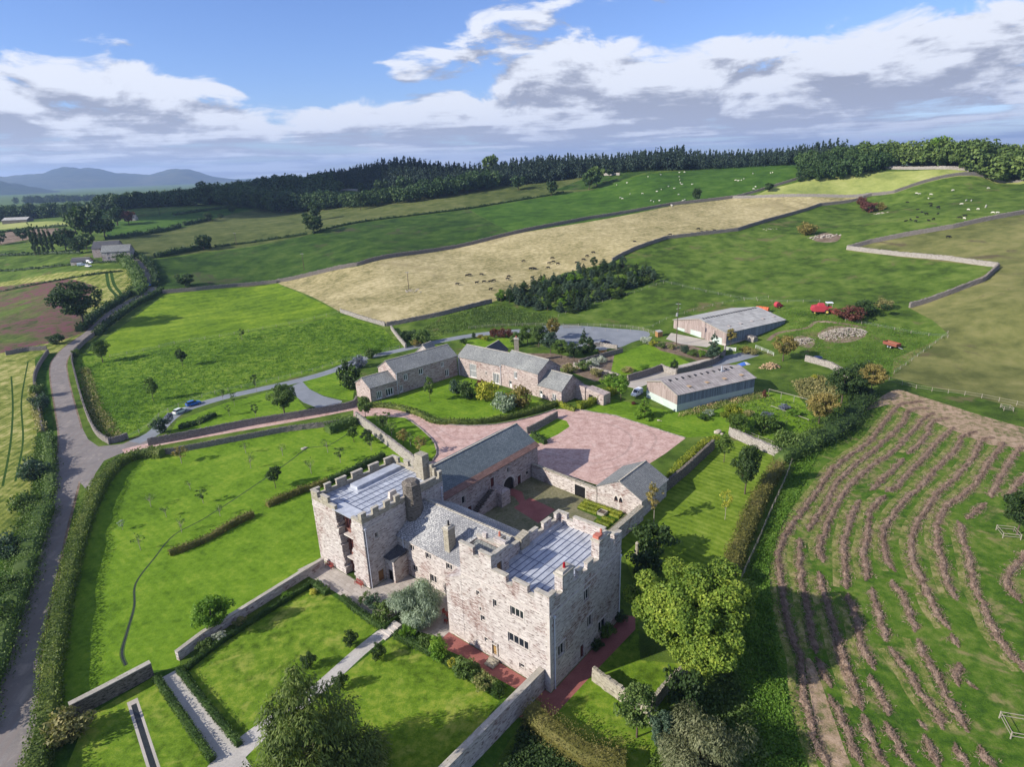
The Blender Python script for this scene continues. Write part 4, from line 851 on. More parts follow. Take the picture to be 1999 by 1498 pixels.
class Wall:
    """a facade frame for windows and doors as parts of a building"""
    def __init__(s, root, A, B): s.root = root; s.A = np.array([A[0], A[1], 0.]); s.B = np.array([B[0], B[1], 0.]); s.L = np.linalg.norm(s.B-s.A); s.d = (s.B-s.A)/s.L; s.n = np.array([s.d[1], -s.d[0], 0])
    def p(s, x, z, out=0.): return s.A+s.d*x+np.array([0, 0, z])+s.n*out-np.array(s.root.location)
    def rect(s, mb, a, b, c, e, out, th):
        """upright slab of thickness th whose face is at `out`"""
        m = s.p((a+b)/2, (c+e)/2, out-th/2); mb.box(m, (tuple(s.d), tuple(s.n)), ((b-a)/2, th/2, (e-c)/2))
    def window(s, a, b, c, e, lights=2, frame='quoin', mul='quoin', tr=0, fw=.12, surround=.14, hood=False, arch=False, inset=-.16, bars=0):
        k = MB()
        for q in ((a, a+fw, c, e), (b-fw, b, c, e), (a+fw, b-fw, c, c+fw), (a+fw, b-fw, e-fw, e)): s.rect(k, *q, inset, .1)
        for i in range(1, lights): x = a+(b-a)*i/lights; s.rect(k, x-fw*.45, x+fw*.45, c+fw, e-fw, inset-.005, .09)
        for i in range(tr): z = c+(e-c)*(i+1)/(tr+1); s.rect(k, a+fw, b-fw, z-fw*.3, z+fw*.3, inset-.01, .07)
        w = k.build('window', M[mul], s.root)
        k = MB(); s.rect(k, a+.01, b-.01, c+.01, e-.01, inset-.09, .03); k.build('pane', M['glass'], w)
        if surround:
            k = MB(); g = surround
            for q in ((a-g, a, c-g, e+g), (b, b+g, c-g, e+g), (a, b, e, e+g), (a, b, c-g, c)): s.rect(k, *q, .035, .08)
            if hood: s.rect(k, a-g*1.8, b+g*1.8, e+g+.02, e+g+.16, .12, .2)
            k.build('surround', M[frame], w)
        return w
    def door(s, a, b, c, e, mk='timber', frame='quoin', surround=.16, glazed=False):
        k = MB(); s.rect(k, a+.02, b-.02, c+.02, e-.02, -.2, .06); d = k.build('door', M[mk], s.root)
        k = MB()
        n = max(3, int((b-a)/.2))
        for i in range(1, n): x = a+(b-a)*i/n; s.rect(k, x-.012, x+.012, c+.05, e-.05, -.19, .02)
        s.rect(k, a+.05, b-.05, c+.3, c+.36, -.18, .02); s.rect(k, a+.05, b-.05, e-.42, e-.36, -.18, .02); k.build('ironwork', M['black'], d)
        if glazed: k = MB(); s.rect(k, a+.18, b-.18, c+(e-c)*.55, e-.2, -.17, .03); k.build('pane', M['glass'], d)
        if surround:
            k = MB(); g = surround
            for q in ((a-g, a, c, e+g), (b, b+g, c, e+g), (a, b, e, e+g)): s.rect(k, *q, .035, .08)
            k.build('surround', M[frame], d)
        return d
def roofslab(mb, a, b, c, d, th=.14):
    """a,b eaves left->right, c,d ridge right->left (seen from outside)"""
    P = [np.array(q, float) for q in (a, b, c, d)]; e = P[1]-P[0]; L = np.linalg.norm(e); e = e/L; sl = P[3]-P[0]; n = np.cross(e, sl); n /= np.linalg.norm(n); w = np.cross(n, e)
    if n[2] < 0: n = -n
    uv = [(float((q-P[0])@e), float(abs((q-P[0])@w))) for q in P]; T = [q+n*th*.5 for q in P]; Bt = [q-n*th*.5 for q in P]
    mb.quad(T, uv); mb.quad(Bt[::-1])
    for i in range(4): j = (i+1) % 4; mb.quad([Bt[i], Bt[j], T[j], T[i]])
def gabled(name, A, B, width, ze, zr, roof, wall, label, ops={}, zb=-.3, over=.25, vg=.2, cat='building', root=None, hipL=0, z0=0, ridge_mk='coping', parts=True, rightz=None):
    """gabled block; front wall A->B (outside seen with A left), depth `width` behind it. Walls: 0 front, 1 right gable, 2 back, 3 left gable"""
    A = np.array([A[0], A[1], 0.]); B = np.array([B[0], B[1], 0.]); L = np.linalg.norm(B-A); d = (B-A)/L; n = np.array([d[1], -d[0], 0]); D = A-n*width; C_ = B-n*width
    new = root is None
    if new: root = empty(name, (A[0], A[1], z0)); tag(root, label, cat)
    o = np.array(root.location); k = MB(); cs = [(A, B), (B, C_), (C_, D), (D, A)]
    for i, (a, b) in enumerate(cs):
        facade(k, a-o*[1, 1, 0], b-o*[1, 1, 0], zb, ze, ops.get(i, ()))
    up = lambda p, z: p+np.array([0, 0, z])-o*[1, 1, 0]
    for a, b in ((B, C_), (D, A)):
        m = (a+b)/2; dd = (b-a)/np.linalg.norm(b-a); k.quad([up(a, ze), up(b, ze), up(m, zr)], [(0, ze), (width, ze), (width/2, zr)])
    w = k.build('walls', M[wall], root, loc=(0, 0, -z0))
    mA, mB = (A+D)/2, (B+C_)/2; sl = (zr-ze)/(width/2); k = MB()
    ea = A+n*over-d*vg; eb = B+n*over+d*vg; ra = mA-d*vg; rb = mB+d*vg; fa = D-n*over-d*vg; fb = C_-n*over+d*vg; zo = ze-sl*over+.1
    roofslab(k, up(ea, zo), up(eb, zo), up(rb, zr+.1), up(ra, zr+.1)); roofslab(k, up(fb, zo), up(fa, zo), up(ra, zr+.1), up(rb, zr+.1))
    rf = k.build('roof', M[roof], root, loc=(0, 0, -z0))
    k = MB(); nn = max(2, int(L/.6))
    for i in range(nn):
        c = ra+(rb-ra)*(i+.5)/nn; k.box(up(c, zr+.2), (tuple(d), tuple(n)), ((L+2*vg)/nn*.48, .17, .07), .8)
    k.build('ridge', M[ridge_mk], rf)
    W_ = [Wall(root, a, b) for a, b in cs]
    for q in W_: q.A[2] = 0; q.z0 = z0
    return root, W_
def chimney(root, c, ax, hx, hy, zb, zt, mk='castle2', pots=0, cap=True, potmk='pot', shape=None):
    o = np.array(root.location); c = np.array([c[0], c[1], 0])-o*[1, 1, 0]; ux, uy = ax
    k = MB(); k.box((c[0], c[1], (zb+zt)/2-o[2]), ax, (hx, hy, (zt-zb)/2)); ch = k.build('chimney', M[mk], root)
    if cap: k = MB(); k.box((c[0], c[1], zt+.12-o[2]), ax, (hx+.12, hy+.12, .14)); k.box((c[0], c[1], zt+.36-o[2]), ax, (hx+.02, hy+.02, .14), .72); k.build('cap', M['coping'], ch)
    for i in range(pots):
        q = c+np.array(ux)*((i-(pots-1)/2)*.7); k = MB(); zz = zt+.4-o[2]; k.tube([(q[0], q[1], zz), (q[0], q[1], zz+.8)], [.2, .16], 8); k.build('chimney_pot', M[potmk], ch)
    return ch
PC = [0]
def parapet(root, A, B, zb, zt, zc, th, merl, wall='castle', cop='coping', inset=0.0):
    """crenellated wall between A and B (local castle points): base zb..zc, merlons given as (s0, s1[, top]) up to zt; thickness goes inwards"""
    PC[0] += 1; q_ = (PC[0] % 7)*.004; zc += q_; zt += q_; merl = [(m[0]+.004, m[1]-.004)+tuple(x+q_ for x in m[2:]) for m in merl]
    W_ = Wall(root, A, B); k = MB(); W_.rect(k, .003, W_.L-.003, zb+q_, zc, -.002, th-.002); p = k.build('parapet', M[wall], root)
    prev = 0; k = MB()
    gaps = []
    for m in merl:
        if m[0] > prev+.02: gaps.append((prev, m[0]))
        prev = m[1]
    if prev < W_.L-.02: gaps.append((prev, W_.L))
    for a, b in gaps: k = MB(); W_.rect(k, a+.02, b-.02, zc, zc+.09, .04, th+.08); k.build('sill_coping', M[cop], p)
    for m in merl:
        k = MB(); top = m[2] if len(m) > 2 else zt; W_.rect(k, m[0], m[1], zc, top, -.003, th-.006); q = k.build('merlon', M[wall], root)
        k = MB(); W_.rect(k, m[0]-.05, m[1]+.05, top, top+.12, .07, th+.14); k.build('coping', M[cop], q)
    return W_
def pipe(root, W_, s, z0, z1, mk='pipe'):
    k = MB(); a = W_.p(s, z0, .12); b = W_.p(s, z1, .12); k.tube([a, b], .085, 8); q = W_.p(s, z1+.15, .14); k.box(q, (tuple(W_.d), tuple(W_.n)), (.16, .12, .16)); k.build('downpipe', M[mk], root)
def lead_roof(root, P, z, du, nseam_u, nseam_v):
    """flat lead roof, P = four local corners (front left, front right, back right, back left)"""
    o = np.array(root.location); P = [np.array([q[0], q[1], z])-o for q in P]; k = MB(); k.quad(P); k.quad([q-np.array([0, 0, .3]) for q in P][::-1])
    for i in range(4): j = (i+1) % 4; k.quad([P[i]-np.array([0, 0, .3]), P[j]-np.array([0, 0, .3]), P[j], P[i]])
    r = k.build('lead_roof', M['lead'], root); k = MB(); lp = lambda a, b, t: a+(b-a)*t
    for i in range(1, nseam_u): t = i/nseam_u; k.bar(lp(P[0], P[1], t)+np.array([0, 0, .03]), lp(P[3], P[2], t)+np.array([0, 0, .03]), .09, .08)
    for i in range(1, nseam_v):
        t = i/nseam_v; k.bar(lp(P[0], P[3], t)+np.array([0, 0, .02]), lp(P[1], P[2], t)+np.array([0, 0, .02]), .07, .05)
    k.build('roll_seams', M['lead_seam'], r); return r
def block(root, pts, z0, z1, mk, name, z1s=None):
    """prism from footprint (world xy, counter-clockwise seen from above); z1s = top height per corner"""
    o = np.array(root.location); k = MB(); n = len(pts); Z = z1s or [z1]*n; lo = [np.array([p[0], p[1], z0])-o for p in pts]; hi = [np.array([p[0], p[1], Z[i]])-o for i, p in enumerate(pts)]
    for i in range(n): j = (i+1) % n; k.quad([lo[i], lo[j], hi[j], hi[i]])
    k.quad(hi); return k.build(name, M[mk], root)
c2 = lambda u, v: CL(u, v)[:2]
UX, VX = tuple(CUx), tuple(CVx)
# ======== south tower (nearest): local u -18.6..0, v 0..17.5
T1 = empty('tower', tuple(CL(0, 0))); tag(T1, 'broad battlemented stone tower nearest the camera, with a lead roof and red chimney pot', 'tower')
o1 = np.array(T1.location)
k = MB(); A, B, C_, D = c2(-15.3, 0), c2(0, 0), c2(0, 17.5), c2(-11, 17.5)
fo = [(15.3+u0, 15.3+u1, z0, z1) for u0, u1, z0, z1 in ((-12.45, -11.85, 9.5, 10.3), (-9.45, -8.75, 9.0, 10.3), (-12.0, -11.6, 7.2, 7.75), (-11.9, -11.1, 5.5, 6.5), (-6.4, -4.2, 9.2, 10.7), (-7.0, -3.5, 4.6, 6.2), (-10.05, -8.75, 0.75, 3.0), (-5.2, -4.3, 1.2, 2.0), (-11.4, -10.8, 2.2, 2.95))]
facade(k, A-o1[:2], B-o1[:2], -.5, 12.0, fo)
ro = [(7.7, 9.1, 9.1, 11.0), (8.6, 10.0, 4.1, 6.2), (11.5, 13.6, 1.3, 3.3), (1.7, 3.2, 4.2, 6.2), (6.9, 7.9, .1, 2.5)]
facade(k, B-o1[:2], C_-o1[:2], -.5, 12.0, ro); facade(k, C_-o1[:2], D-o1[:2], -.5, 12.0); facade(k, D-o1[:2], c2(-11, 3.4)-o1[:2], -.5, 12.0); facade(k, c2(-15.3, 3.4)-o1[:2], A-o1[:2], -.5, 12.0)
k.build('walls', M['castle'], T1)
Wf = Wall(T1, A, B); Wr = Wall(T1, B, C_)
for i, f in enumerate(fo):
    if i in (4, 5): Wf.window(*f, lights=3 if i == 4 else 4, hood=True, surround=.16)
    elif i == 6: Wf.door(f[0], f[1]-.45, f[2], f[3]-.55, 'oak'); Wf.window(f[0], f[1]-.45, f[3]-.55, f[3], lights=2, surround=0); 
    else: Wf.window(*f, lights=1, surround=.13)
for i, f in enumerate(ro):
    if i == 4: Wr.door(*f, 'dark_red')
    else: Wr.window(*f, lights=2, hood=True, surround=.15)
# string course and parapets
for W_, a, b in ((Wf, 0, 15.3), (Wr, 0, 17.5)):
    k = MB(); W_.rect(k, a, b, 11.95, 12.12, .10, .2); k.build('string_course', M['quoin'], T1)
k = MB(); 
for i in range(26):
    z = i*.47-.2; e = .42 if i % 2 else .7; f = .7 if i % 2 else .42
    k.box(CL(.015-e/2, .015-.01+f/2-.02, z+.235)-o1, (UX, VX), (e/2+.012, f/2+.012, .225))
k.build('quoins', M['quoin'], T1)
parapet(T1, c2(-9.4, 0), c2(0, 0), 12.0, 14.9, 13.9, .55, [(0.0, 2.5), (3.55, 6.0), (7.1, 9.4)])
parapet(T1, c2(0, .55), c2(0, 17.5), 12.0, 14.9, 13.9, .55, [(0, .9), (5.9, 6.9), (8.0, 9.5), (13.9, 14.9), (15.5, 16.95, 15.3)])
parapet(T1, c2(0, 17.5), c2(-11, 17.5), 12.0, 14.9, 14.1, .55, [(0, .7, 15.2), (0.7, 1.6, 14.6), (2.6, 8.0), (9.1, 11)])
parapet(T1, c2(-11, 17.5), c2(-11, 3.4), 12.0, 14.9, 13.9, .5, [(0, 1.3), (2.6, 4.5), (5.9, 8.2), (8.9, 14.1, 14.9)])
block(T1, [c2(-11.4, 7.3), c2(-10.2, 7.3), c2(-10.2, 9.2), c2(-11.4, 9.2)], 12.5, 15.4, 'castle2', 'turret_stub', [15.3, 15.3, 15.6, 15.6])
lead_roof(T1, [c2(-10.5, .55), c2(-.55, .55), c2(-.55, 16.95), c2(-10.5, 16.95)], 13.1, None, 11, 5)
k = MB(); k.box(CL(-10.2, 12, 13.3)-o1, (UX, VX), (.3, 4.9, .2)); k.build('gutter_upstand', M['lead'], T1)
k = MB(); k.box(CL(-2.2, 1.9, 13.22)-o1, (UX, VX), (.9, .7, .1)); k.build('roof_hatch', M['lead_seam'], T1)
chimney(T1, CL(-.62, 4.1), (VX, UX), 1.25, .62, 12.0, 16.2, 'castle', pots=1, potmk='red_pot')
chimney(T1, CL(-.62, 12.9), (VX, UX), 1.45, .62, 12.0, 16.6, 'castle', pots=1)
k = MB(); k.box(CL(-.62, 12.0, 17.2)-o1, (VX, UX), (.5, .45, .22)); k.build('slab_on_chimney', M['pot'], T1)
pipe(T1, Wr, .9, 0, 11.3); pipe(T1, Wr, 17.2, 0, 11.3)
# raised stair wing
Wg = parapet(T1, c2(-15.2, -.01), c2(-9.4, -.01), 12.0, 16.9, 15.7, .45, [(0, 2.6), (3.6, 5.8)])
Wd = Wall(T1, c2(-9.4, 0), c2(-9.4, 3.6)); k = MB(); facade(k, c2(-9.4, 0)-o1[:2], c2(-9.4, 3.6)-o1[:2], 12.0, 16.8, [(1.1, 2.1, 13.2, 15.2)]); facade(k, c2(-9.4, 3.6)-o1[:2], c2(-15.2, 3.6)-o1[:2], 11, 16.4); facade(k, c2(-15.2, 3.6)-o1[:2], c2(-15.2, 0)-o1[:2], 11, 15.7)
facade(k, c2(-9.85, 3.15)-o1[:2], c2(-9.85, .45)-o1[:2], 15.0, 16.8); facade(k, c2(-14.7, .45)-o1[:2], c2(-14.7, 3.15)-o1[:2], 15, 15.7); k.build('stair_wing_walls', M['castle'], T1)
Wd.door(1.1, 2.1, 13.2, 15.2, 'timber')
k = MB()
k.box(CL(-9.62, 1.8, 16.86)-o1, (UX, VX), (.32, 1.85, .07)); k.box(CL(-12.3, 3.38, 16.46)-o1, (UX, VX), (2.6, .3, .07)); k.build('coping', M['coping'], T1)
for q_, w_ in ((-13.4, .35), (-10.6, 1.0)): k = MB(); k.box(CL(q_, 3.38, 16.9)-o1, (UX, VX), (w_, .22, .42)); k.build('merlon', M['castle'], T1)
k = MB(); roofslab(k, CL(-14.9, .4, 15.1)-o1, CL(-9.8, .4, 15.1)-o1, CL(-9.8, 3.3, 15.7)-o1, CL(-14.9, 3.3, 15.7)-o1); k.build('wing_roof', M['slate_grey'], T1)
block(T1, [c2(-18.5, -.02), c2(-15.32, -.02), c2(-15.32, 6.2), c2(-18.5, 6.2)], -.5, 10, 'castle', 'corner_buttress', [9.7, 11.4, 11.6, 9.9])
# ======== north tower: ruined breach in the front
T2 = empty('tower', tuple(CL(-50, -.8))); tag(T2, 'battlemented stone tower with a tall ragged breach down its sunlit front and ribbed lead roof', 'tower'); o2 = np.array(T2.location)
E_, F_, G_, J_ = c2(-49.9, -.8), c2(-36.1, -.8), c2(-36.1, 17.0), c2(-48.9, 16.6)
rng = random.Random(3)
k = MB(); facade(k, E_-o2[:2], F_-o2[:2], -.5, 0.05)
zz = [0.05+12.2*i/26 for i in range(27)]; LE = []; RE = []
for i, z in enumerate(zz):
    t = i/26; LE.append(-42.4-1.0*t+rng.uniform(-.3, .3)); RE.append(-39.9+.8*t+rng.uniform(-.3, .3))
for i in range(26):
    a, b = zz[i], zz[i+1]; l, r = LE[i], RE[i]
    facade(k, E_-o2[:2], c2(l, -.8)-o2[:2], a, b, [(1.0, 1.45, 8.0, 8.9)] if a < 8.9 and b > 8.0 and False else ())
    facade(k, c2(r, -.8)-o2[:2], F_-o2[:2], a, b)
    facade(k, c2(l, -.8)-o2[:2], c2(l, .5)-o2[:2], a, b); facade(k, c2(r, .5)-o2[:2], c2(r, -.8)-o2[:2], a, b)
    for x0_, x1_ in ((l, LE[min(25, i+1)]), (r, RE[min(25, i+1)])):
        if abs(x0_-x1_) > .01: k.quad([CL(x0_, -.8, b)-o2, CL(x1_, -.8, b)-o2, CL(x1_, .5, b)-o2, CL(x0_, .5, b)-o2])
k.build('front_wall', M['castle'], T2)
k = MB(); ops = [(17.8-.8, 17.8-.1, 1, 1.1)]
facade(k, F_-o2[:2], G_-o2[:2], -.5, 12.2, [(1.9, 3.1, .1, 2.3), (2.1, 2.8, 8.5, 9.5), (12.8, 13.5, 7.7, 9.0)]); facade(k, G_-o2[:2], J_-o2[:2], -.5, 12.2); facade(k, J_-o2[:2], E_-o2[:2], -.5, 12.2); k.build('walls', M['darkstone'] if False else M['castle'], T2)
Wt = Wall(T2, F_, G_); Wt.door(1.9, 3.1, .1, 2.3, 'timber'); Wt.window(2.1, 2.8, 8.5, 9.5, lights=1); Wt.window(12.8, 13.5, 7.7, 9.0, lights=2)
Wq = Wall(T2, E_, F_); Wq.window(1.0, 1.4, 8.1, 9.0, lights=1, surround=.12, inset=.04)
# inside of the breach: reddish panelled back with floors
k = MB(); facade(k, c2(-43.8, .5)-o2[:2], c2(-38.6, .5)-o2[:2], -.2, 12.4, [(1.6, 2.9, .1, 2.6), (1.4, 3.2, 4.3, 7.2), (1.3, 3.3, 8.6, 11.6)]); k.build('inner_wall', M['inner_red'], T2)
Wi = Wall(T2, c2(-43.8, .5), c2(-38.6, .5)); Wi.door(1.6, 2.9, .1, 2.6, 'dark_red', surround=0); Wi.window(1.4, 3.2, 4.3, 7.2, lights=3, mul='dark_red', surround=0, tr=1); Wi.window(1.3, 3.3, 8.6, 11.6, lights=4, mul='dark_red', surround=0)
for z in (3.4, 7.8): k = MB(); k.box(CL(-41.1, .1, z)-o2, (UX, VX), (1.3, .4, .12)); k.build('floor_beam', M['quoin'], T2)
k = MB(); W_ = Wall(T2, E_, c2(-43.1, -.8)); W_.rect(k, 0, W_.L, 11.1, 11.28, .1, .2); k.build('string_course', M['quoin'], T2)
k = MB(); W_ = Wall(T2, c2(-39, -.8), F_); W_.rect(k, 0, W_.L-.02, 11.1, 11.28, .1, .2); Wt.rect(k, 0, 17.8, 11.1, 11.28, .1, .2); k.build('string_course', M['quoin'], T2)
parapet(T2, E_, c2(-43.2, -.8), 12.2, 13.9, 12.9, .5, [(0, 1.9), (2.9, 4.9)], 'castle2')
parapet(T2, c2(-38.9, -.8), F_, 12.2, 13.6, 12.6, .5, [(1.9, 2.8)], 'castle2')
parapet(T2, F_, c2(-36.1, 17), 12.2, 13.9, 12.9, .5, [(0, 1.0), (2.3, 3.5), (4.8, 5.9), (7.0, 8.0), (11.6, 16.3, 13.6), (17.1, 17.8, 14.2)], 'castle2')
parapet(T2, G_, J_, 12.2, 13.9, 12.9, .5, [(0, .5), (2.0, 6.8, 14.2), (8.2, 9.4), (10.9, 12.8)], 'castle2')
parapet(T2, J_, E_, 12.2, 13.9, 12.8, .5, [(0, 2.2), (3.6, 5.7), (7.2, 9.4), (10.6, 12.6), (13.7, 14.9), (15.9, 17.4)], 'castle2')
lead_roof(T2, [c2(-49.4, -.3), c2(-36.6, -.3), c2(-36.6, 16.5), c2(-48.4, 16.1)], 12.3, None, 8, 15)
k = MB(); k.box(CL(-46.6, 10.6, 12.65)-o2, (UX, VX), (1.0, 5.0, .35)); k.box(CL(-46.2, 10.6, 12.3)-o2, (UX, VX), (1.5, 5.6, .12)); k.build('raised_gutter', M['lead'], T2)
k = MB(); roofslab(k, CL(-43.9, -.9, 12.3)-o2, CL(-38.9, -.9, 12.3)-o2, CL(-38.6, 1.6, 12.5)-o2, CL(-44.6, 1.6, 12.5)-o2, .08); k.build('breach_canopy', M['lead'], T2)
chimney(T2, CL(-39.9, 15.9), (UX, VX), 1.0, .8, 12.2, 17.0, 'castle2', cap=False)
k = MB(); 
for q in ((-2.2, 14.9), (-1.6, 15.6), (1.6, 15.2), (2.2, 14.6)): k.box(CL(-39.9+q[0], 16.5, (12.2+q[1])/2)-o2, (UX, VX), (.5, .3, (q[1]-12.2)/2))
k.build('stepped_parapet', M['castle2'], T2)
k = MB(); k.tube([CL(-35.7, 9.6, .0-.5)-o2, CL(-35.7, 9.6, 10)-o2, CL(-35.9, 9.6, 15.2)-o2], [1.7, 1.6, 1.5], 9); k.build('stair_turret', M['darkstone'], T2)
k = MB(); k.tube([CL(-35.9, 9.6, 15.2)-o2, CL(-35.9, 9.6, 15.7)-o2], [1.62, 1.0], 9); k.build('turret_cap', M['darkstone'], T2)
k = MB(); k.box(CL(-38.3, 7.4, 13.1)-o2, (UX, VX), (.35, .9, .8), .7); k.build('roof_stub', M['quoin'], T2)
pipe(T2, Wt, .35, 0, 11.0); pipe(T2, Wt, 17.3, 0, 11.0)
# porch block in the angle
PB = empty('porch', tuple(CL(-36, 2.6))); tag(PB, 'small square stone porch with a dark mossy roof in the corner below the breached tower', 'porch')
op = np.array(PB.location); k = MB(); a, b, c_, d_ = c2(-36.05, 2.7), c2(-33.8, 2.7), c2(-33.8, 5.65), c2(-36.05, 5.65)
facade(k, a-op[:2], b-op[:2], -.3, 4.3, [(.5, 1.7, .05, 2.2)]); facade(k, b-op[:2], c_-op[:2], -.3, 4.3); facade(k, d_-op[:2], a-op[:2], -.3, 4.3); k.build('walls', M['castle'], PB)
Wall(PB, a, b).door(.5, 1.7, .05, 2.2, 'black', surround=0)
k = MB(); roofslab(k, CL(-36.05, 2.45, 4.35)-op, CL(-33.5, 2.45, 4.35)-op, CL(-33.5, 5.65, 5.1)-op, CL(-36.05, 5.65, 5.1)-op); k.build('roof', M['slate_dark'], PB)
# ======== hall range between the towers
hop = [(36.1+u0, 36.1+u1, z0, z1) for u0, u1, z0, z1 in ((-33.2, -31.9, 5.25, 6.45), (-29.2, -27.9, 5.25, 6.45), (-24.5, -23.1, 5.25, 6.45), (-33.0, -31.5, 1.2, 2.6), (-28.6, -27.0, 1.0, 2.6), (-25.0, -23.6, .05, 2.3))]
HL, HW = gabled('hall_range', c2(-36.05, 5.7), c2(-11.05, 5.7), 13.0, 7.0, 10.8, 'slate_lichen', 'castle', 'long hall with a lichen covered slate roof joining the two stone towers', {0: hop}, vg=-.02, cat='hall')
for i, f in enumerate(hop):
    if i == 5: HW[0].door(*f, 'timber')
    else: HW[0].window(*f, lights=2, surround=.15)
pipe(HL, HW[0], 1.6, 0, 6.8)
chimney(HL, CL(-24.9, 7.3), (UX, VX), .55, .75, 6.5, 11.7, 'castle2', pots=0); k = MB(); k.tube([CL(-24.9, 7.3, 12.0)-CL(-36.05, 5.7), CL(-24.9, 7.3, 13.0)-CL(-36.05, 5.7)], .16, 8); k.build('chimney_pot', M['black'], HL)
chimney(HL, CL(-16.3, 9.6), (UX, VX), .6, .6, 9, 11.9, 'castle2', pots=1)
# ======== gatehouse barn on the courtyard
bop = [(v0-17.1, v1-17.1, z0, z1) for v0, v1, z0, z1 in ((23.9, 24.9, 3.2, 4.9), (37.6, 38.4, 4.3, 5.5), (32.3, 33.5, 3.1, 5.3), (36.2, 39.7, 0, 3.2), (40.9, 42.1, 0, 2.1), (43.9, 44.9, 1.0, 2.0), (25.4, 26.5, 0, 2.0))]
BN, BW = gabled('gatehouse_barn', c2(-38.6, 17.1), c2(-38.6, 48.2), 11.8, 6.8, 10.3, 'slate_blue', 'barnstone', 'long stone barn with blue green slate roof and an arched gateway into the courtyard', {0: bop, 2: [(8.5, 12, 0, 3.2)]}, cat='barn')
for i, f in enumerate(bop):
    if i in (0, 1, 5): BW[0].window(*f, lights=1)
    elif i == 3:
        W_ = BW[0]; k = MB(); n = 14; m = (f[0]+f[1])/2; r = (f[1]-f[0])/2
        for q in range(n):
            a0, a1 = math.pi*q/n, math.pi*(q+1)/n
            P = [W_.p(m-r*math.cos(a), 1.5+(1.7)*math.sin(a), .04) for a in (a0, a1)]+[W_.p(m-(r+.0)*math.cos(a1), 3.25, .04), W_.p(m-(r+.0)*math.cos(a0), 3.25, .04)]
            k.quad(P[::-1]); k.quad([p-W_.n*.5 for p in P])
            k.quad([P[0], P[1], P[1]-W_.n*.5, P[0]-W_.n*.5])
            Q = [W_.p(m-rr*math.cos(a), 1.5+hh*math.sin(a), .09) for rr, hh, a in ((r, 1.7, a0), (r+.35, 2.05, a0), (r+.35, 2.05, a1), (r, 1.7, a1))]; k.quad(Q[::-1]); k.quad([Q[1], Q[2], Q[2]-W_.n*.1, Q[1]-W_.n*.1])
        k.build('arch', M['quoin'], BN); k = MB(); W_.rect(k, f[0], f[1], f[2], f[3], -.3, .02); k.build('passage_dark_sheet', M['passage_shade'], BN)  # near-black sheet standing for the shade inside the gateway
    else: BW[0].door(*f, 'dark_red')
k = MB(); a = CL(-38.2, 17.1, 6.72)-CL(-38.6, 17.1); roofslab(k, CL(-38.1, 17.3, 6.66)-CL(-38.6, 17.1), CL(-38.1, 48.4, 6.66)-CL(-38.6, 17.1), CL(-39.3, 48.4, 7.36)-CL(-38.6, 17.1), CL(-39.3, 17.3, 7.36)-CL(-38.6, 17.1), .17); k.build('eaves_slabs', M['red_slab'], BN)
ST = empty('stone_stair', tuple(CL(-36.7, 25.6))); tag(ST, 'dark external stone stair climbing the courtyard wall of the barn to an upper door', 'staircase'); os_ = np.array(ST.location)
k = MB()
for i in range(15): z = 3.1*(i+1)/15; v = 25.6+6.2*i/15; k.box(CL(-37.65, v+.3, z/2)-os_, (UX, VX), (.85, .36 if i < 14 else .36, z/2))
k.build('steps', M['darkstone'], ST); k = MB(); k.box(CL(-36.9, 33.1, 1.55)-os_, (UX, VX), (1.68, 1.35, 1.55)); k.build('landing', M['barnstone'], ST)
k = MB(); facade(k, c2(-36.6, 25.9)-os_[:2], c2(-36.6, 31.75)-os_[:2], 0, .4)
for i in range(8): v = 26+i*.75; k.box(CL(-36.68, v+.35, (.6+v*0+(i+1)*.42)/2)-os_, (UX, VX), (.12, .38, (.6+(i+1)*.42)/2))
k.build('side_wall', M['barnstone'], ST)
k = MB()
for v in (31.9, 34.3): k.tube([CL(-35.3, v, 3.1)-os_, CL(-35.3, v, 4.1)-os_], .03, 6)
k.bar(CL(-35.3, 31.9, 4.1)-os_, CL(-35.3, 34.3, 4.1)-os_, .04); k.build('handrail', M['black'], ST)
# ======== courtyard wall with door, chapel-like outhouse
CW = empty('courtyard_wall', tuple(CL(-38.6, 45.2))); tag(CW, 'pale courtyard wall with an arched doorway between the barn and the small gabled outhouse', 'wall'); oc = np.array(CW.location)
a, b = c2(-38.3, 45.6), c2(-20.9, 44.4); k = MB(); Lw = np.linalg.norm(b-a); facade(k, a-oc[:2], b-oc[:2], -.3, 3.1, [(11.9, 14.6, 0, 2.5)], .55); nn = np.array([(b-a)[1], -(b-a)[0]])/Lw
facade(k, b-nn*.6-oc[:2], a-nn*.6-oc[:2], -.3, 3.1); k.build('wall_face', M['castle'], CW); Wc = Wall(CW, a, b); Wc.door(11.9, 14.6, 0, 2.5, 'black', surround=.2)
k = MB()
for i in range(26): Wc.rect(k, Lw*i/26+.02, Lw*(i+1)/26-.02, 3.1, 3.1+.14+.03*(i % 3), .08, .76)
k.build('coping', M['castle2'], CW)
cop = [(2.9, 4.1, 1.7, 3.2)]
CH, CHW = gabled('outhouse', c2(-20.8, 44.5), c2(-10.9, 44.5), 10.6, 4.0, 6.6, 'slate_grey', 'castle', 'small gabled stone outhouse with twin pointed windows at the corner of the courtyard', {}, cat='outbuilding') if False else (None, None)
# ridge runs away from the courtyard: front wall is the left side
CH, CHW = gabled('outhouse', c2(-20.8, 55.1), c2(-20.8, 44.5), 9.9, 3.9, 6.5, 'slate_grey', 'castle', 'small gabled stone outhouse with twin pointed windows at the corner of the courtyard', {1: [(3.9, 4.75, 1.8, 3.1), (4.95, 5.8, 1.8, 3.1)]}, cat='outbuilding', over=.3, vg=.15)
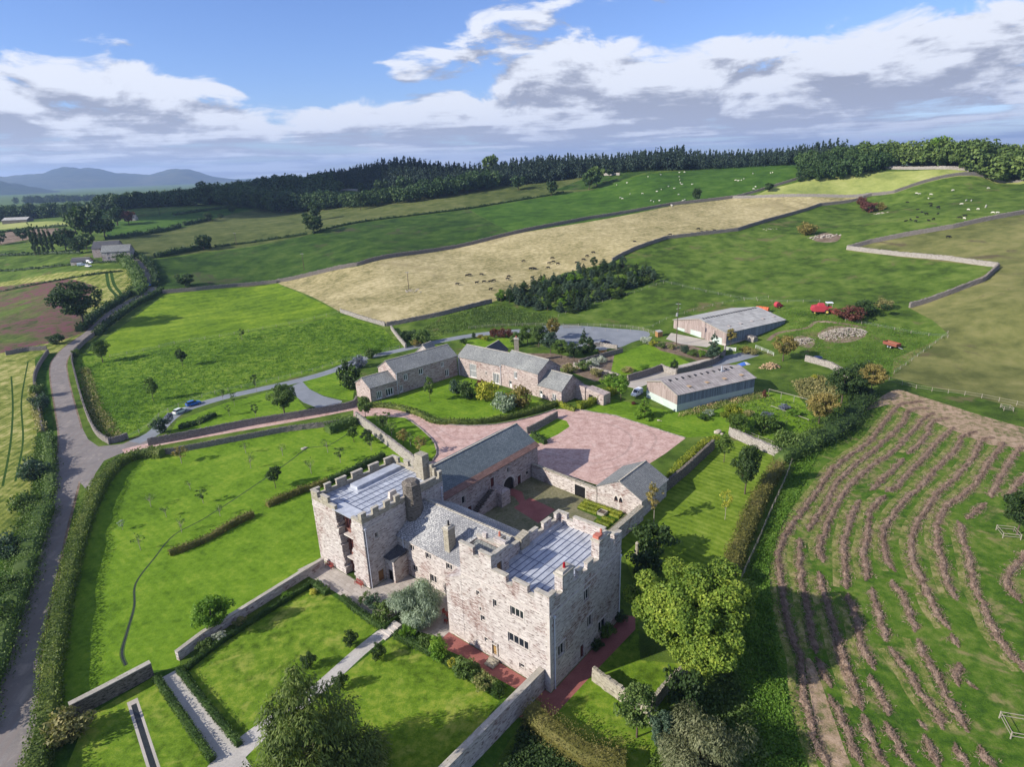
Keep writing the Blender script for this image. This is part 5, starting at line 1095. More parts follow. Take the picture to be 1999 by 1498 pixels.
# pointed heads of the lancets
W_ = CHW[1]
for x0 in (3.9, 4.95):
    w_ = W_.window(x0, x0+.85, 1.8, 3.1, lights=1, surround=.1, mul='red_slab'); k = MB(); x1 = x0+.85; m = (x0+x1)/2
    for s_ in ((x0, m, x0), (x1, m, x1)):
        k.quad([W_.p(s_[0], 2.45, .06), W_.p(s_[2], 3.15, .06), W_.p(m, 3.15, .06), W_.p((m+s_[0])/2+(.0), 2.95, .06)])
    k.quad([W_.p(x0-.05, 3.15, .07), W_.p(x1+.05, 3.15, .07), W_.p(m, 3.75, .07)]); k.build('pointed_head', M['quoin'], w_)
# ======== converted barns round a lawn (L plan)
LH = empty('barn_conversion', (-42.0, 173.5, 0)); tag(LH, 'L-shaped pair of converted stone barns with grey slate roofs around a lawn', 'house'); 
a1, a2, a3 = np.array([-42.0, 173.5]), np.array([-35.3, 179.8]), np.array([-17.8, 196.4])
d1_ = (a3-a2)/np.linalg.norm(a3-a2)
def wingw(a, b, w, ze, zr, ops, roof='slate_grey', wall='barnstone', **k): return gabled('', a, b, w, ze, zr, roof, wall, '', {0: ops}, root=LH, **k)[1]
f1 = [(1.9, 3.9, .3, 2.7), (5.2, 7.9, .3, 2.7)]
W1 = wingw(a1, a2+(a2-a1)/np.linalg.norm(a2-a1)*.0, 8.2, 4.4, 6.7, f1)
for i, f in enumerate(f1): W1[0].window(*f, lights=3 if i == 0 else 3, mul='white', surround=.1, frame='quoin', tr=0, fw=.19)
f2 = [(1.0, 2.2, .3, 2.4), (2.9, 4.3, 3.6, 5.6), (8.6, 10.2, 4.0, 6.0), (10.7, 12.0, .3, 3.0), (17.4, 18.6, 4.4, 6.1), (18.8, 20.3, .8, 3.2)]
W2 = wingw(a2, a3, 9.6, 6.7, 9.7, f2)
for f in f2: W2[0].window(*f, lights=2, mul='white', surround=.1, fw=.19)
b1, b2, b3, b4 = np.array([-17.6, 196.6]), np.array([-3.2, 184.4]), np.array([7.6, 173.0]), np.array([14.0, 166.6])
f3 = [(6.0, 9.0, .4, 4.9), (16.9, 18.9, 1.2+.3, 3.0)]; 
L3 = np.linalg.norm(b2-b1); f3 = [(5.2, 8.2, .4, 4.9), (12.2, 12.7, 2.4, 3.4), (15.4, 17.9, .2, 3.6)]
W3 = wingw(b1, b2, 9.6, 6.4, 9.3, f3)
W3[0].window(*f3[0], lights=6, mul='white', tr=1, fw=.16, surround=.12); W3[0].window(*f3[1], lights=1, mul='quoin'); W3[0].window(*f3[2], lights=4, mul='white', fw=.18, surround=.3)
f4 = [(3.4, 4.5, .2, 2.5), (5.6, 7.0, 3.7, 5.9)]
W4 = wingw(b2+np.array([.02, .02]), b3, 9.9, 7.2, 10.3, f4)
W4[0].door(*f4[0], 'white', glazed=True); W4[0].window(*f4[1], lights=2, mul='white', fw=.19)
f5 = [(.6, 1.7, .1, 2.3), (5.6, 7.0, .5, 2.4)]; W5 = wingw(b3+np.array([.03, .03]), b4, 9.6, 3.8, 7.3, f5); W5[0].door(*f5[0], 'white', glazed=True); W5[0].window(*f5[1], lights=2, mul='white', fw=.19)
# lean-to, walled bin store on the right gable, rear wing, chimney
nrm = (b4-b3)/np.linalg.norm(b4-b3); nb = np.array([nrm[1], -nrm[0]]); g1 = b4-nb*6.2
block(LH, [g1, g1+nrm*3.6, g1+nrm*3.6-nb*3.4, g1-nb*3.4], -.3, 4.2, 'barnstone', 'lean_to', [4.4, 4.2, 3.4, 3.6])
g2 = g1+nrm*3.62-nb*3.4; block(LH, [g1+nrm*3.62-nb*.3, g1+nrm*10-nb*.3+nb*0, g1+nrm*10-nb*3.6, g2], -.3, 3.4, 'barnstone', 'store_wall', [3.9, 3.1, 3.1, 3.9])
k = MB(); Wz = Wall(LH, g1+nrm*3.62-nb*.3, g1+nrm*10-nb*.3); Wz.rect(k, 1.2, 2.5, 0, 2.2, .03, .05); k.build('door', M['black'], LH)
gabled('', (-6.0, 197.5), (-1.0, 208.0), 7.0, 5.0, 7.8, 'slate_dark', 'barnstone', '', {}, root=LH)
chimney(LH, (2.0, 207.0), ((1, 0, 0), (0, 1, 0)), .8, .8, 2, 8.8, 'castle2', pots=1)
gabled('', (-26.5, 199.5), (-24.2, 203.0), 7, 6.3, 9.5, 'slate_grey', 'castle', '', {}, root=LH)
pipe(LH, W2[0], .25, 0, 6.5); pipe(LH, W3[0], .5, 0, 6.2); pipe(LH, W3[0], L3-.25, 0, 6.2)
# ======== farm sheds
def shed(name, F, R_deg, L, wdt, ze, zr, label, zb, boards_front=True, roof='sheet', low='block', z0=0.0, doors=(), vents=12, ang2=None):
    """F front corner; long side runs along R_deg; gable runs left-behind"""
    d = np.array([math.cos(R_(R_deg)), math.sin(R_(R_deg))]); n = np.array([-d[1], d[0]]); F = np.array(F, float); root = empty(name, (F[0], F[1], 0)); tag(root, label, 'farm shed'); o = np.array([F[0], F[1]])
    A = F; Bp = F+d*L; C_ = Bp+n*wdt; D = F+n*wdt; k = MB()
    for a, b, t in ((A, Bp, zb), (Bp, C_, zb), (C_, D, zb), (D, A, zb)): facade(k, a-o, b-o, -3, t)
    k.build('block_base', M[low], root); k = MB()
    facade(k, A-o, Bp-o, zb, ze); facade(k, C_-o, D-o, zb, ze); k.build('side_cladding', M['boards_blue' if name != 'big' else 'boards_blue'], root)
    k = MB(); m1, m2 = (D+A)/2, (Bp+C_)/2
    for a, b, m in ((D, A, m1), (Bp, C_, m2)):
        k = MB(); facade(k, a-o, b-o, zb, ze); L_ = np.linalg.norm(b-a); u0 = float(a@(b-a)/L_); k.quad([(*(a-o), ze), (*(b-o), ze), (*(m-o), zr)], [(0, ze), (L_, ze), (L_/2, zr)]); k.build('gable_cladding', M['boards'], root)
    k = MB(); e = .35; sl = (zr-ze)/(wdt/2)
    p3 = lambda q, z: np.array([q[0]-o[0], q[1]-o[1], z]); A_, B_2, C2_, D_ = A-d*e-n*e, Bp+d*e-n*e, C_+d*e+n*e, D-d*e+n*e; R1, R2 = m1-d*e, m2+d*e
    roofslab(k, p3(A_, ze-sl*e+.1), p3(B_2, ze-sl*e+.1), p3(R2, zr+.1), p3(R1, zr+.1), .09); roofslab(k, p3(C2_, ze-sl*e+.1), p3(D_, ze-sl*e+.1), p3(R1, zr+.1), p3(R2, zr+.1), .09); rf = k.build('roof', M[roof], root)
    k = MB()
    for a, b in ((A_, R1), (R1, D_)):
        za = ze-sl*e+.05 if a is A_ else zr+.05; zb_ = zr+.05 if b is R1 else ze-sl*e+.05; k.bar(p3(a-d*.03, za), p3(b-d*.03, zb_), .06, .24)
    k.build('bargeboard', M['pale_wood'], root)
    vm = None
    for i in range(vents):
        c = p3(m1+(m2-m1)*(i+1)/(vents+1.5)-n*.55, zr+.17-sl*.55)
        if vm is None: k = MB(); k.box((0, 0, 0), ((d[0], d[1], 0), (n[0], n[1], 0)), (.22, .5, .16)); q = k.build('ridge_vent', M['black'], rf, loc=tuple(c)); vm = q.data
        else: link('ridge_vent', vm, rf, tuple(c))
    k = MB()
    for i in range(5 if wdt > 20 else 4):
        c = m1+(m2-m1)*(i+.9)/(5.2 if wdt > 20 else 4.4)-n*wdt*(.30 if wdt < 20 else .33); k.box(p3(c, zr+.12-sl*wdt*(.30 if wdt < 20 else .33)), ((d[0], d[1], 0), (n[0], n[1], 0)), (.5, 1.2, .05))
    k.build('roof_lights', M['render_pink' if wdt > 20 else 'tan_heap'], rf)
    k = MB(); W_ = Wall(root, D, A)
    for s0, s1, h0, hh, mk in doors: k = MB(); W_.rect(k, s0, s1, h0, hh, .06, .08); k.build('door', M[mk], root)
    return root
S2 = shed('farm_shed', (44.7, 157.6), 24.6, 28.0, 13.5, 4.9, 6.9, 'smaller timber clad farm shed with a pale green block base next to the white van', 2.1, vents=11)
o_ = np.array(S2.location); k = MB(); d_ = np.array([math.cos(R_(24.6)), math.sin(R_(24.6)), 0]); n_ = np.array([-d_[1], d_[0], 0]); c = d_*20.5+n_*5.6; k.tube([c+np.array([0, 0, 6.2]), c+np.array([0, 0, 8.2])], .22, 8); k.box(c+np.array([0, 0, 6.7]), (tuple(d_), tuple(n_)), (.5, .5, .2)); k.build('flue', M['metal'], S2)
S1 = shed('farm_shed', (78.4, 218.0), 30.0, 32.5, 26.5, 5.2, 8.0, 'big low farm shed with weathered plank gable and wide pale roof', 1.2, roof='sheet2', vents=22, low='render_pink', doors=[(2, 6, 0, 2.6, 'block'), (9.2, 14.6, 0, 3.1, 'block'), (14.9, 18.9, 0, 3.9, 'boards'), (20.2, 24.6, 0, 2.9, 'block')])
# ======== far farmstead
def simple_house(name, px, py, ang, L, w, ze, zr, label, roof='slate_grey', wall='castle', wins=3, mk='white', cat='house'):
    p = G(px, py); a = p[:2]; d = np.array([math.cos(R_(ang)), math.sin(R_(ang))]); z = p[2]-.4; ops = [((i+.7)*L/wins*.9, (i+.7)*L/wins*.9+1.3, 1.2+q, 2.6+q) for i in range(wins) for q in ((0.4, 3.1) if ze > 4.5 else (.3,))]
    root, Ws = gabled(name, a, a+d*L, w, ze, zr, roof, wall, label, {0: ops}, zb=-2.5, cat=cat)
    root.location.z = z
    for f in ops: Ws[0].window(*f, lights=2, mul=mk, surround=0)
    return root
simple_house('farmhouse', 201, 511, 12, 16, 9, 6.0, 9.5, 'far stone farmhouse with pale gable beside the bend of the lane', 'slate_grey', 'castle')
simple_house('farmhouse_barn', 183, 504, 10, 15, 11, 6.2, 10.0, 'dark roofed barn directly behind the far farmhouse', 'slate_dark', 'barnstone', 2)
simple_house('outbuilding', 139, 519, 8, 10, 7, 2.8, 4.6, 'low white outbuilding with a dark roof beside the parked cars of the far farm', 'slate_dark', 'castle', 1, cat='outbuilding')
simple_house('long_barn', 5, 438, 8, 26, 14, 4.5, 7.0, 'long distant barn with a pale roof at the left edge below the trees', 'sheet2', 'darkstone', 1, cat='barn')
simple_house('white_cottage', 244, 432, 10, 9, 7, 3.0, 5.4, 'tiny white cottage far off on the left above the sloping green field', 'slate_grey', 'white' if False else 'castle', 1, cat='cottage')
simple_house('white_house', 180, 398, 10, 22, 12, 5.5, 9.0, 'distant white house among the woods of the valley', 'slate_grey', 'castle', 2)
# ------------------------------------------------------------------ vehicles
def heading(a, b):
    """direction on the ground between two sight lines"""
    p, q = G(*a), G(*b); return math.atan2(q[1]-p[1], q[0]-p[0])
def loft(k, secs):
    """secs: list of (x, [(y, z), ...]) closed cross sections"""
    for (x0, s0), (x1, s1) in zip(secs, secs[1:]):
        m = len(s0)
        for j in range(m): jn = (j+1) % m; k.quad([(x0, *s0[j]), (x0, *s0[jn]), (x1, *s1[jn]), (x1, *s1[j])])
    k.quad([(secs[0][0], *p) for p in secs[0][1]][::-1]); k.quad([(secs[-1][0], *p) for p in secs[-1][1]])
def wheel(root, x, y, r, w=.2, mk='metal'):
    k = MB(); k.tube([(x, y-w/2, r), (x, y+w/2, r)], r, 14); t = k.build('wheel', M['tyre'], root)
    k = MB(); s = 1 if y > 0 else -1; k.tube([(x, y+s*w*.5, r), (x, y+s*(w*.5+.02), r)], r*.58, 10); k.build('rim', M[mk], t)
def car(px, py, ang, paint, label, kind='hatch', name='parked_car', world=None, group=None, L=4.1):
    p = G(px, py) if world is None else world; root = empty(name, tuple(p+np.array([0, 0, .02])), ang); w = .86
    def sec(z0, z1, ww, tp): return [(-ww, z0), (-ww, (z0+z1)/2), (-ww*tp, z1), (ww*tp, z1), (ww, (z0+z1)/2), (ww, z0)]
    k = MB(); h = L/2
    van = kind == 'van'
    if van: body = [(-h, sec(.35, 1.75, w, .92)), (-h+.1, sec(.28, 1.9, w, .9)), (h*.25, sec(.28, 1.92, w, .9)), (h*.38, sec(.28, 1.55, w, .95)), (h*.55, sec(.28, 1.12, w, .95)), (h*.93, sec(.3, .95, w*.95, .93)), (h, sec(.38, .72, w*.86, .95))]
    else: body = [(-h, sec(.4, .82, w*.88, .95)), (-h+.12, sec(.28, .96, w*.96, .95)), (-h*.5, sec(.26, .98, w, .95)), (h*.2, sec(.26, .98, w, .95)), (h*.52, sec(.26, .92, w, .93)), (h*.93, sec(.3, .74, w*.94, .93)), (h, sec(.38, .62, w*.82, .95))]
    loft(k, body); k.build('body', M[paint], root)
    if not van:
        k = MB(); cab = [(-h+.22, sec(.95, 1.0, w*.86, .9)), (-h+.62, sec(.95, 1.42, w*.86, .82)), (h*.05, sec(.95, 1.46, w*.87, .82)), (h*.48, sec(.9, .96, w*.85, .9))]; loft(k, cab); k.build('windows', M['glass'], root)
        k = MB(); loft(k, [(-h+.6, [(-w*.68, 1.42), (-w*.66, 1.47), (w*.66, 1.47), (w*.68, 1.42)]), (h*.07, [(-w*.7, 1.45), (-w*.68, 1.5), (w*.68, 1.5), (w*.7, 1.45)])]); k.build('roof', M[paint], root)
        k = MB(); 
        for y in (-1, 1): k.bar((-h*.32, y*w*.87, .95), (-h*.34, y*w*.7, 1.46), .07)
        k.build('door_pillars', M[paint], root)
    else:
        k = MB(); k.quad([(h*.27, -w*.8, 1.86), (h*.27, w*.8, 1.86), (h*.53, w*.86, 1.16), (h*.53, -w*.86, 1.16)][::-1]); k.quad([(h*.285, -w*.8, 1.88), (h*.545, -w*.86, 1.18), (h*.545, w*.86, 1.18), (h*.285, w*.8, 1.88)]); k.build('windscreen', M['glass'], root)
        for y in (-1, 1): k = MB(); k.quad([(h*.02, y*w*1.005, 1.15), (h*.4, y*w*1.005, 1.15), (h*.28, y*w*.95, 1.62), (h*.02, y*w*.95, 1.62)][::-y]); k.build('side_window', M['glass'], root)
    for y in (-1, 1):
        k = MB(); k.box((h*.95, y*w*.66, .62), ((1, 0, 0), (0, 1, 0)), (.1, .17, .08)); k.build('headlight', M['car_white'], root)
        k = MB(); k.box((-h*.985, y*w*.7, .8 if not van else 1.0), ((1, 0, 0), (0, 1, 0)), (.06, .11, .1)); k.build('tail_light', M['machine_red'], root)
    for x in (-h*.62, h*.62):
        for y in (-w*.9, w*.9): wheel(root, x, y, .31)
    tag(root, label, 'van' if van else 'car', group); return root
AX = ((1, 0, 0), (0, 1, 0))
def combine(px, py, ang):
    p = G(px, py); root = empty('combine_harvester', tuple(p), ang); tag(root, 'faded red combine harvester with a white canopy parked on the grass beyond the big shed', 'combine harvester')
    k = MB(); loft(k, [(-4.4, [(-1.1, 1.3), (-1.1, 2.4), (1.1, 2.4), (1.1, 1.3)]), (-3.4, [(-1.25, .9), (-1.25, 3.0), (1.25, 3.0), (1.25, .9)]), (.6, [(-1.3, .9), (-1.3, 3.1), (1.3, 3.1), (1.3, .9)]), (1.5, [(-1.2, 1.1), (-1.2, 2.3), (1.2, 2.3), (1.2, 1.1)])]); k.build('body', M['machine_red'], root)
    k = MB(); k.box((-.9, .2, 3.5), AX, (1.2, .95, .45), .8); k.build('grain_tank', M['machine_red'], root)
    k = MB(); k.box((1.9, 0, 2.5), AX, (.9, .85, .25)); k.build('platform', M['machine_red'], root)
    k = MB(); k.box((1.9, 0, 4.25), AX, (1.2, 1.1, .09)); k.build('canopy', M['car_white'], root)
    for x in (1.0, 2.8):
        for y in (-.85, .85): k = MB(); k.bar((x, y, 2.7), (x, y, 4.2), .08); k.build('canopy_post', M['metal'], root)
    k = MB(); k.box((1.7, 0, 3.0), AX, (.25, .3, .3)); k.build('seat', M['black'], root)
    k = MB(); k.bar((1.4, 0, 1.6), (3.4, 0, .8), 1.1, .5); k.build('feeder', M['machine_red'], root)
    k = MB(); loft(k, [(3.2, [(-2.2, .2), (-2.2, 1.3), (2.2, 1.3), (2.2, .2)]), (4.4, [(-2.2, .15), (-2.2, .35), (2.2, .35), (2.2, .15)])]); k.build('header', M['machine_red'], root)
    k = MB()
    for a in range(6): t = a*math.pi/3; k.bar((4.2+.75*math.cos(t), -2.1, 1.3+.75*math.sin(t)), (4.2+.75*math.cos(t), 2.1, 1.3+.75*math.sin(t)), .08)
    for y in (-2.1, 0, 2.1):
        for a in range(6): t = a*math.pi/3; k.bar((4.2, y, 1.3), (4.2+.75*math.cos(t), y, 1.3+.75*math.sin(t)), .05)
    k.build('reel', M['machine_red'], root)
    k = MB(); k.bar((-4.2, 1.0, 2.9), (-.8, 1.5, 3.3), .28); k.build('unloading_auger', M['machine_red'], root)
    for y in (-1.5, 1.5): wheel(root, 1.0, y, .85, .55, 'yellow'); wheel(root, -3.3, y*.75, .5, .3, 'yellow')
combine(1606, 612, heading((1590, 612), (1640, 608)))
def baler(px, py):
    p = G(px, py); root = empty('round_baler', tuple(p), .3); tag(root, 'small red rounded farm machine with a yellow wheel left of the combine harvester', 'farm machine')
    k = MB(); k.tube([(-.3, -.8, 1.3), (-.3, .8, 1.3)], 1.15, 14); k.build('bale_chamber', M['machine_red'], root); k = MB(); loft(k, [(.3, [(-.8, .5), (-.8, 2.0), (.8, 2.0), (.8, .5)]), (2.0, [(-.7, .5), (-.7, 1.1), (.7, 1.1), (.7, .5)])]); k.build('front_hood', M['machine_red'], root)
    for y in (-1, 1): wheel(root, -.2, y, .5, .3, 'yellow')
    k = MB(); k.bar((2, 0, .6), (3.4, 0, .5), .12); k.build('drawbar', M['metal'], root)
baler(1518, 601)
def tanker(px, py):
    p = G(px, py); root = empty('tank_trailer', tuple(p), heading((1470, 604), (1500, 607))); tag(root, 'rusty orange cylindrical tank on wheels behind the big shed roof', 'tank trailer')
    k = MB(); k.tube([(-2.6, 0, 1.7), (-2.5, 0, 1.7), (2.5, 0, 1.7), (2.6, 0, 1.7)], [.75, .95, .95, .75], 14); k.build('tank', M['machine_orange'], root); k = MB(); k.bar((-2.4, 0, .7), (3.6, 0, .6), .3, .2); k.build('chassis', M['metal'], root)
    for y in (-.9, .9): wheel(root, -.6, y, .5, .3)
    k = MB()
    for x in (-1.8, 0, 1.8): k.tube([(x-.06, 0, 1.7), (x+.06, 0, 1.7)], .98, 14)
    k.build('bands', M['dark_red'], root)
tanker(1488, 611)
def trailer(px, py, ang):
    p = G(px, py); root = empty('farm_trailer', tuple(p), ang); tag(root, 'brown wooden sided tipping trailer alone on the grass below the dry field', 'trailer')
    k = MB(); L, w = 2.5, 1.1
    k.box((0, 0, .95), AX, (L, w, .08)); k.build('bed', M['bark'], root)
    for c, hh in (((0, w, 1.45), (L, .05, .48)), ((0, -w, 1.45), (L, .05, .48)), ((L, 0, 1.45), (.05, w-.06, .48)), ((-L, 0, 1.45), (.05, w-.06, .48))):
        k = MB(); k.box(c, AX, hh); k.build('side_board', M['trailer_brown'], root)
    k = MB(); k.box((0, 0, 1.2), AX, (L-.1, w-.1, .22)); k.build('load', M['tan_heap'], root)
    for x in (-.5, .5):
        for y in (-1, 1): wheel(root, x, y, .42, .25)
    k = MB(); k.bar((L, 0, .7), (L+1.6, 0, .5), .12); k.build('drawbar', M['metal'], root)
trailer(1740, 679, heading((1722, 668), (1762, 682)))
def skip(px, py):
    p = G(px, py); root = empty('water_tank', tuple(p), .3); tag(root, 'round dark blue tank standing by the rough stone wall behind the sheds', 'tank')
    k = MB(); k.tube([(0, 0, 0), (0, 0, 1.5)], [1.25, 1.3], 16); k.build('tank_body', M['tank_blue'], root); k = MB(); k.tube([(0, 0, 1.5), (0, 0, 1.62), (0, 0, 1.8)], [1.38, 1.3, .3], 16); k.build('lid', M['tank_blue'], root)
skip(1596, 706)
def sheetpile(px, py):
    p = G(px, py); root = empty('tarpaulin_pile', tuple(p), .4); tag(root, 'heap under a blue and white tarpaulin beside the yard entrance behind the smaller shed', 'covered pile'); rng = random.Random(2)
    k = MB(); n = 8
    P = [[(-2.2+4.4*i/n, -1.1+2.2*j/n, max(0, .8*(1-((i-n/2)/(n/2))**2)*(1-((j-n/2)/(n/2))**2)+rng.uniform(-.08, .12))) for j in range(n+1)] for i in range(n+1)]
    a = MB()
    for i in range(n):
        for j in range(n): (k if i < 4 else a).quad([P[i][j], P[i+1][j], P[i+1][j+1], P[i][j+1]])
    k.build('blue_sheet', M['tarp_blue'], root); a.build('white_sheet', M['white'], root)
sheetpile(1452, 712)
car(378, 791, heading((362, 795), (396, 785)), 'car_blue', 'bright blue hatchback parked behind the pale car on the tarmac drive', L=4.3)
car(352, 806, heading((340, 812), (366, 800)), 'car_cream', 'pale greenish white estate car parked on the tarmac drive in front of the blue one', L=4.4)
car(1180, 672, heading((1168, 676), (1196, 668)), 'car_navy', 'dark navy estate car on the wide tarmac turning area behind the converted barns', L=4.5)
car(1243, 772, heading((1230, 777), (1262, 760))+math.pi, 'car_white', 'small white van beside the plank gable of the smaller farm shed', 'van', name='parked_van', L=4.3)
car(160, 519, heading((150, 520), (176, 515)), 'car_white', 'white pickup nearest the low outbuilding at the far farm', 'van', name='parked_van', L=4.6)
car(176, 514, heading((160, 512), (190, 515)), 'car_white', 'white van parked in front of the far farmhouse', 'van', name='parked_van', L=5.0)
car(173, 521, heading((165, 521), (182, 522)), 'car_white', 'white car nearest the field edge at the far farm', L=4.2)
car(292, 558, heading((285, 548), (298, 564)), 'car_blue', 'pale blue car driving up the lane between the hedges', name='car', L=4.4)
# ------------------------------------------------------------------ animals
def skin_mesh(name, verts, edges, mat, sub=1):
    me = bpy.data.meshes.new(name); me.from_pydata([v[:3] for v in verts], edges, []); o = bpy.data.objects.new(name, me); COL.objects.link(o)
    m = o.modifiers.new('s', 'SKIN'); 
    for i, v in enumerate(verts):
        sv = me.skin_vertices[0].data[i]; sv.radius = (v[3], v[4] if len(v) > 4 else v[3]); sv.use_root = i == 0
    m.use_smooth_shade = True
    s = o.modifiers.new('u', 'SUBSURF'); s.levels = sub; s.render_levels = sub
    dg = bpy.context.evaluated_depsgraph_get(); out = bpy.data.meshes.new_from_object(o.evaluated_get(dg)); out.name = name; out.materials.clear(); out.materials.append(mat)
    bpy.data.objects.remove(o); return out
def quadruped(name, s, mat, head_down=True, thick=1.0):
    t = thick; zb = .95; V = [(0, 0, zb, .34*t), (-.55, 0, zb+.04, .33*t), (-.95, 0, zb+.06, .22*t), (.45, 0, zb, .33*t), (.8, 0, zb+.05, .24*t)]
    E = [(0, 1), (1, 2), (0, 3), (3, 4)]
    if head_down: V += [(1.1, 0, .75, .14*t), (1.3, 0, .42, .12*t), (1.42, 0, .16, .075*t)]
    else: V += [(1.1, 0, 1.2, .15*t), (1.35, 0, 1.3, .13*t), (1.62, 0, 1.2, .08*t)]
    E += [(4, 5), (5, 6), (6, 7)]
    for x, y, par, kx in ((.55, .2, 3, .04), (.55, -.2, 3, .04), (-.75, .2, 1, -.10), (-.75, -.2, 1, -.10)):
        b = len(V); V += [(x, y, .62, .12*t), (x+kx, y, .34, .07), (x-kx*.2, y, .02, .055)]; E += [(par, b), (b, b+1), (b+1, b+2)]
    b = len(V); V += [(-1.12, 0, .9, .035), (-1.16, 0, .45, .03)]; E += [(2, b), (b, b+1)]
    V = [(v[0]*s, v[1]*s, v[2]*s, v[3]*s) for v in V]; me = skin_mesh('body', V, E, mat); return me
def lying(s, mat):
    V = [(0, 0, .32, .36), (-.6, 0, .3, .34), (-.95, 0, .25, .2), (.5, 0, .32, .33), (.9, 0, .6, .16), (1.15, 0, .68, .12), (1.35, 0, .6, .08), (.6, .3, .08, .08), (.95, .32, .06, .06), (-.7, .35, .1, .12), (-.35, .45, .07, .07)]
    E = [(0, 1), (1, 2), (0, 3), (3, 4), (4, 5), (5, 6), (3, 7), (7, 8), (1, 9), (9, 10)]; return skin_mesh('body', [(v[0]*s, v[1]*s, v[2]*s, v[3]*s) for v in V], E, mat)
COW = [quadruped('cow', 1.0, M['cow']), quadruped('cow', 1.0, M['cow'], False), lying(1.0, M['cow'])]
SHEEP = [quadruped('sheep', .62, M['sheep'], True, 1.25), quadruped('sheep', .62, M['sheep'], False, 1.25)]
PCOW = quadruped('cow', 1.0, M['sheep'])
ears = {}
def ear_mesh(s, mat, hd):
    k = MB(); x, z = (1.27, .5) if hd else (1.3, 1.38)
    for y in (-1, 1): k.quad([(x*s, y*.1*s, z*s), (x*s-.06*s, y*.28*s, z*s+.02), (x*s+.06*s, y*.26*s, z*s-.05*s), (x*s+.05*s, y*.1*s, z*s-.05*s)])
    o = k.build('ears', mat); me = o.data; bpy.data.objects.remove(o); return me
EAR = {id(COW[0]): ear_mesh(1, M['cow'], True), id(COW[1]): ear_mesh(1, M['cow'], False), id(PCOW): ear_mesh(1, M['sheep'], True), id(SHEEP[0]): ear_mesh(.62, M['black'], True), id(SHEEP[1]): ear_mesh(.62, M['black'], False)}
_ra = random.Random(11)
def animal(px, py, me, name, label, cat, group, ang=None, sc=1.0):
    p = G(px, py); o = empty(name, tuple(p), _ra.uniform(0, 6.28) if ang is None else ang); o.scale = (sc,)*3; link('body', me, o)
    if id(me) in EAR: link('ears', EAR[id(me)], o)
    tag(o, label, cat, group); return o
LC = 'black cow grazing in the pale stubble field behind the plantation'
for i, (x, y) in enumerate([(893, 557), (912, 540), (917, 539), (940, 538), (931, 554), (945, 552), (957, 552), (964, 550), (958, 567), (991, 547), (993, 542), (1022, 512), (1036, 527), (1044, 527), (1040, 526), (1070, 525), (1072, 516), (1080, 513), (1078, 506), (1089, 517), (1126, 515), (1139, 509), (1146, 502), (1158, 495), (1039, 544)]):
    animal(x, y, COW[0] if i % 4 else COW[1], 'cow', LC, 'cow', 'black cattle in the stubble field', _ra.choice([0.2, 3.3, 2.9, -.2, .5]))
for x, y, k_ in ((1239, 472, 2), (1308, 460, 0), (1363, 449, 0), (1371, 453, 2), (1382, 452, 2), (1395, 450, 2)): animal(x, y, COW[k_], 'cow', 'black cow beside the field wall at the far narrow end of the stubble field', 'cow', 'black cattle by the stubble field wall', 3.0)
for x, y in ((1771, 397), (1817, 404), (1816, 400), (1832, 404), (1831, 408), (1791, 410), (1800, 415), (1808, 420), (1831, 418), (1791, 425), (1768, 432), (1777, 431), (1787, 434), (1813, 431), (1822, 430), (1873, 427), (1883, 424)): animal(x, y, COW[_ra.choice([0, 1, 2])], 'cow', 'black cow in the sloping green field at upper right', 'cow', 'black cattle in the upper right field')
animal(1851, 465, COW[0], 'cow', 'single black cow alone in the dry brown field at right', 'cow', None)
LS = 'white sheep or calf in the sloping green field at upper right'
for x, y in ((1789, 379), (1795, 380), (1812, 389), (1817, 381), (1860, 373), (1929, 369), (1877, 400), (1886, 393), (1896, 393), (1890, 411), (1909, 410), (1924, 406), (1938, 417), (1947, 417), (1882, 428), (1925, 403)): animal(x, y, PCOW, 'calf', 'pale cream calf in the sloping green field at upper right', 'calf', 'pale cattle in the upper right field', sc=.8)
LS = 'white sheep in the dark green hillside field below the wood'
for x, y in ((1204, 362), (1211, 387), (1230, 380), (1215, 389), (1254, 379), (1224, 358), (1305, 365), (1316, 369), (1328, 358), (1331, 361), (1327, 352), (1351, 361), (1325, 381), (1331, 395), (1333, 393), (1287, 393), (1271, 393), (1276, 395), (1263, 407), (1311, 402), (1312, 404), (1326, 338), (1336, 337), (1337, 391), (1282, 375), (1291, 371), (1447, 353), (1452, 350), (1441, 354), (1436, 353), (1470, 340), (1504, 339), (1508, 338), (1475, 366), (1471, 370), (1326, 346), (1290, 342), (1265, 346)): animal(x, y, SHEEP[_ra.randint(0, 1)], 'sheep', LS, 'sheep', 'sheep on the hillside below the wood', sc=1.15)
# ------------------------------------------------------------------ garden furniture
def bench(u, v, ang, label):
    p = CL(u, v, .03); root = empty('garden_bench', tuple(p), R_(-40.1)+ang); tag(root, label, 'bench', 'red garden benches against the breached tower'); m = M['redwood']
    k = MB()
    for y in (-.16, -.02, .12): k.box((0, y, .44), AX, (.85, .06, .02))
    k.build('seat', m, root); k = MB()
    for i in range(11): x = -.76+i*.152; k.box((x, .24, .68), AX, (.03, .015, .2))
    k.box((0, .24, .9), AX, (.85, .03, .04)); k.build('backrest', m, root)
    for x in (-.85, .85):
        for y in (-.24, .24): k = MB(); k.box((x, y, .22 if y < 0 else .45), AX, (.035, .035, .22 if y < 0 else .45)); k.build('leg', m, root)
        k = MB(); k.box((x, 0, .64), AX, (.05, .27, .02)); k.bar((x, -.24, .42), (x, -.24, .64), .06); k.build('armrest', m, root)
bench(-46.6, -1.35, 0, 'red wooden bench at the left end of the terrace beside the low wall'); bench(-38.3, -1.35, 0, 'red wooden bench just right of the breach on the terrace')
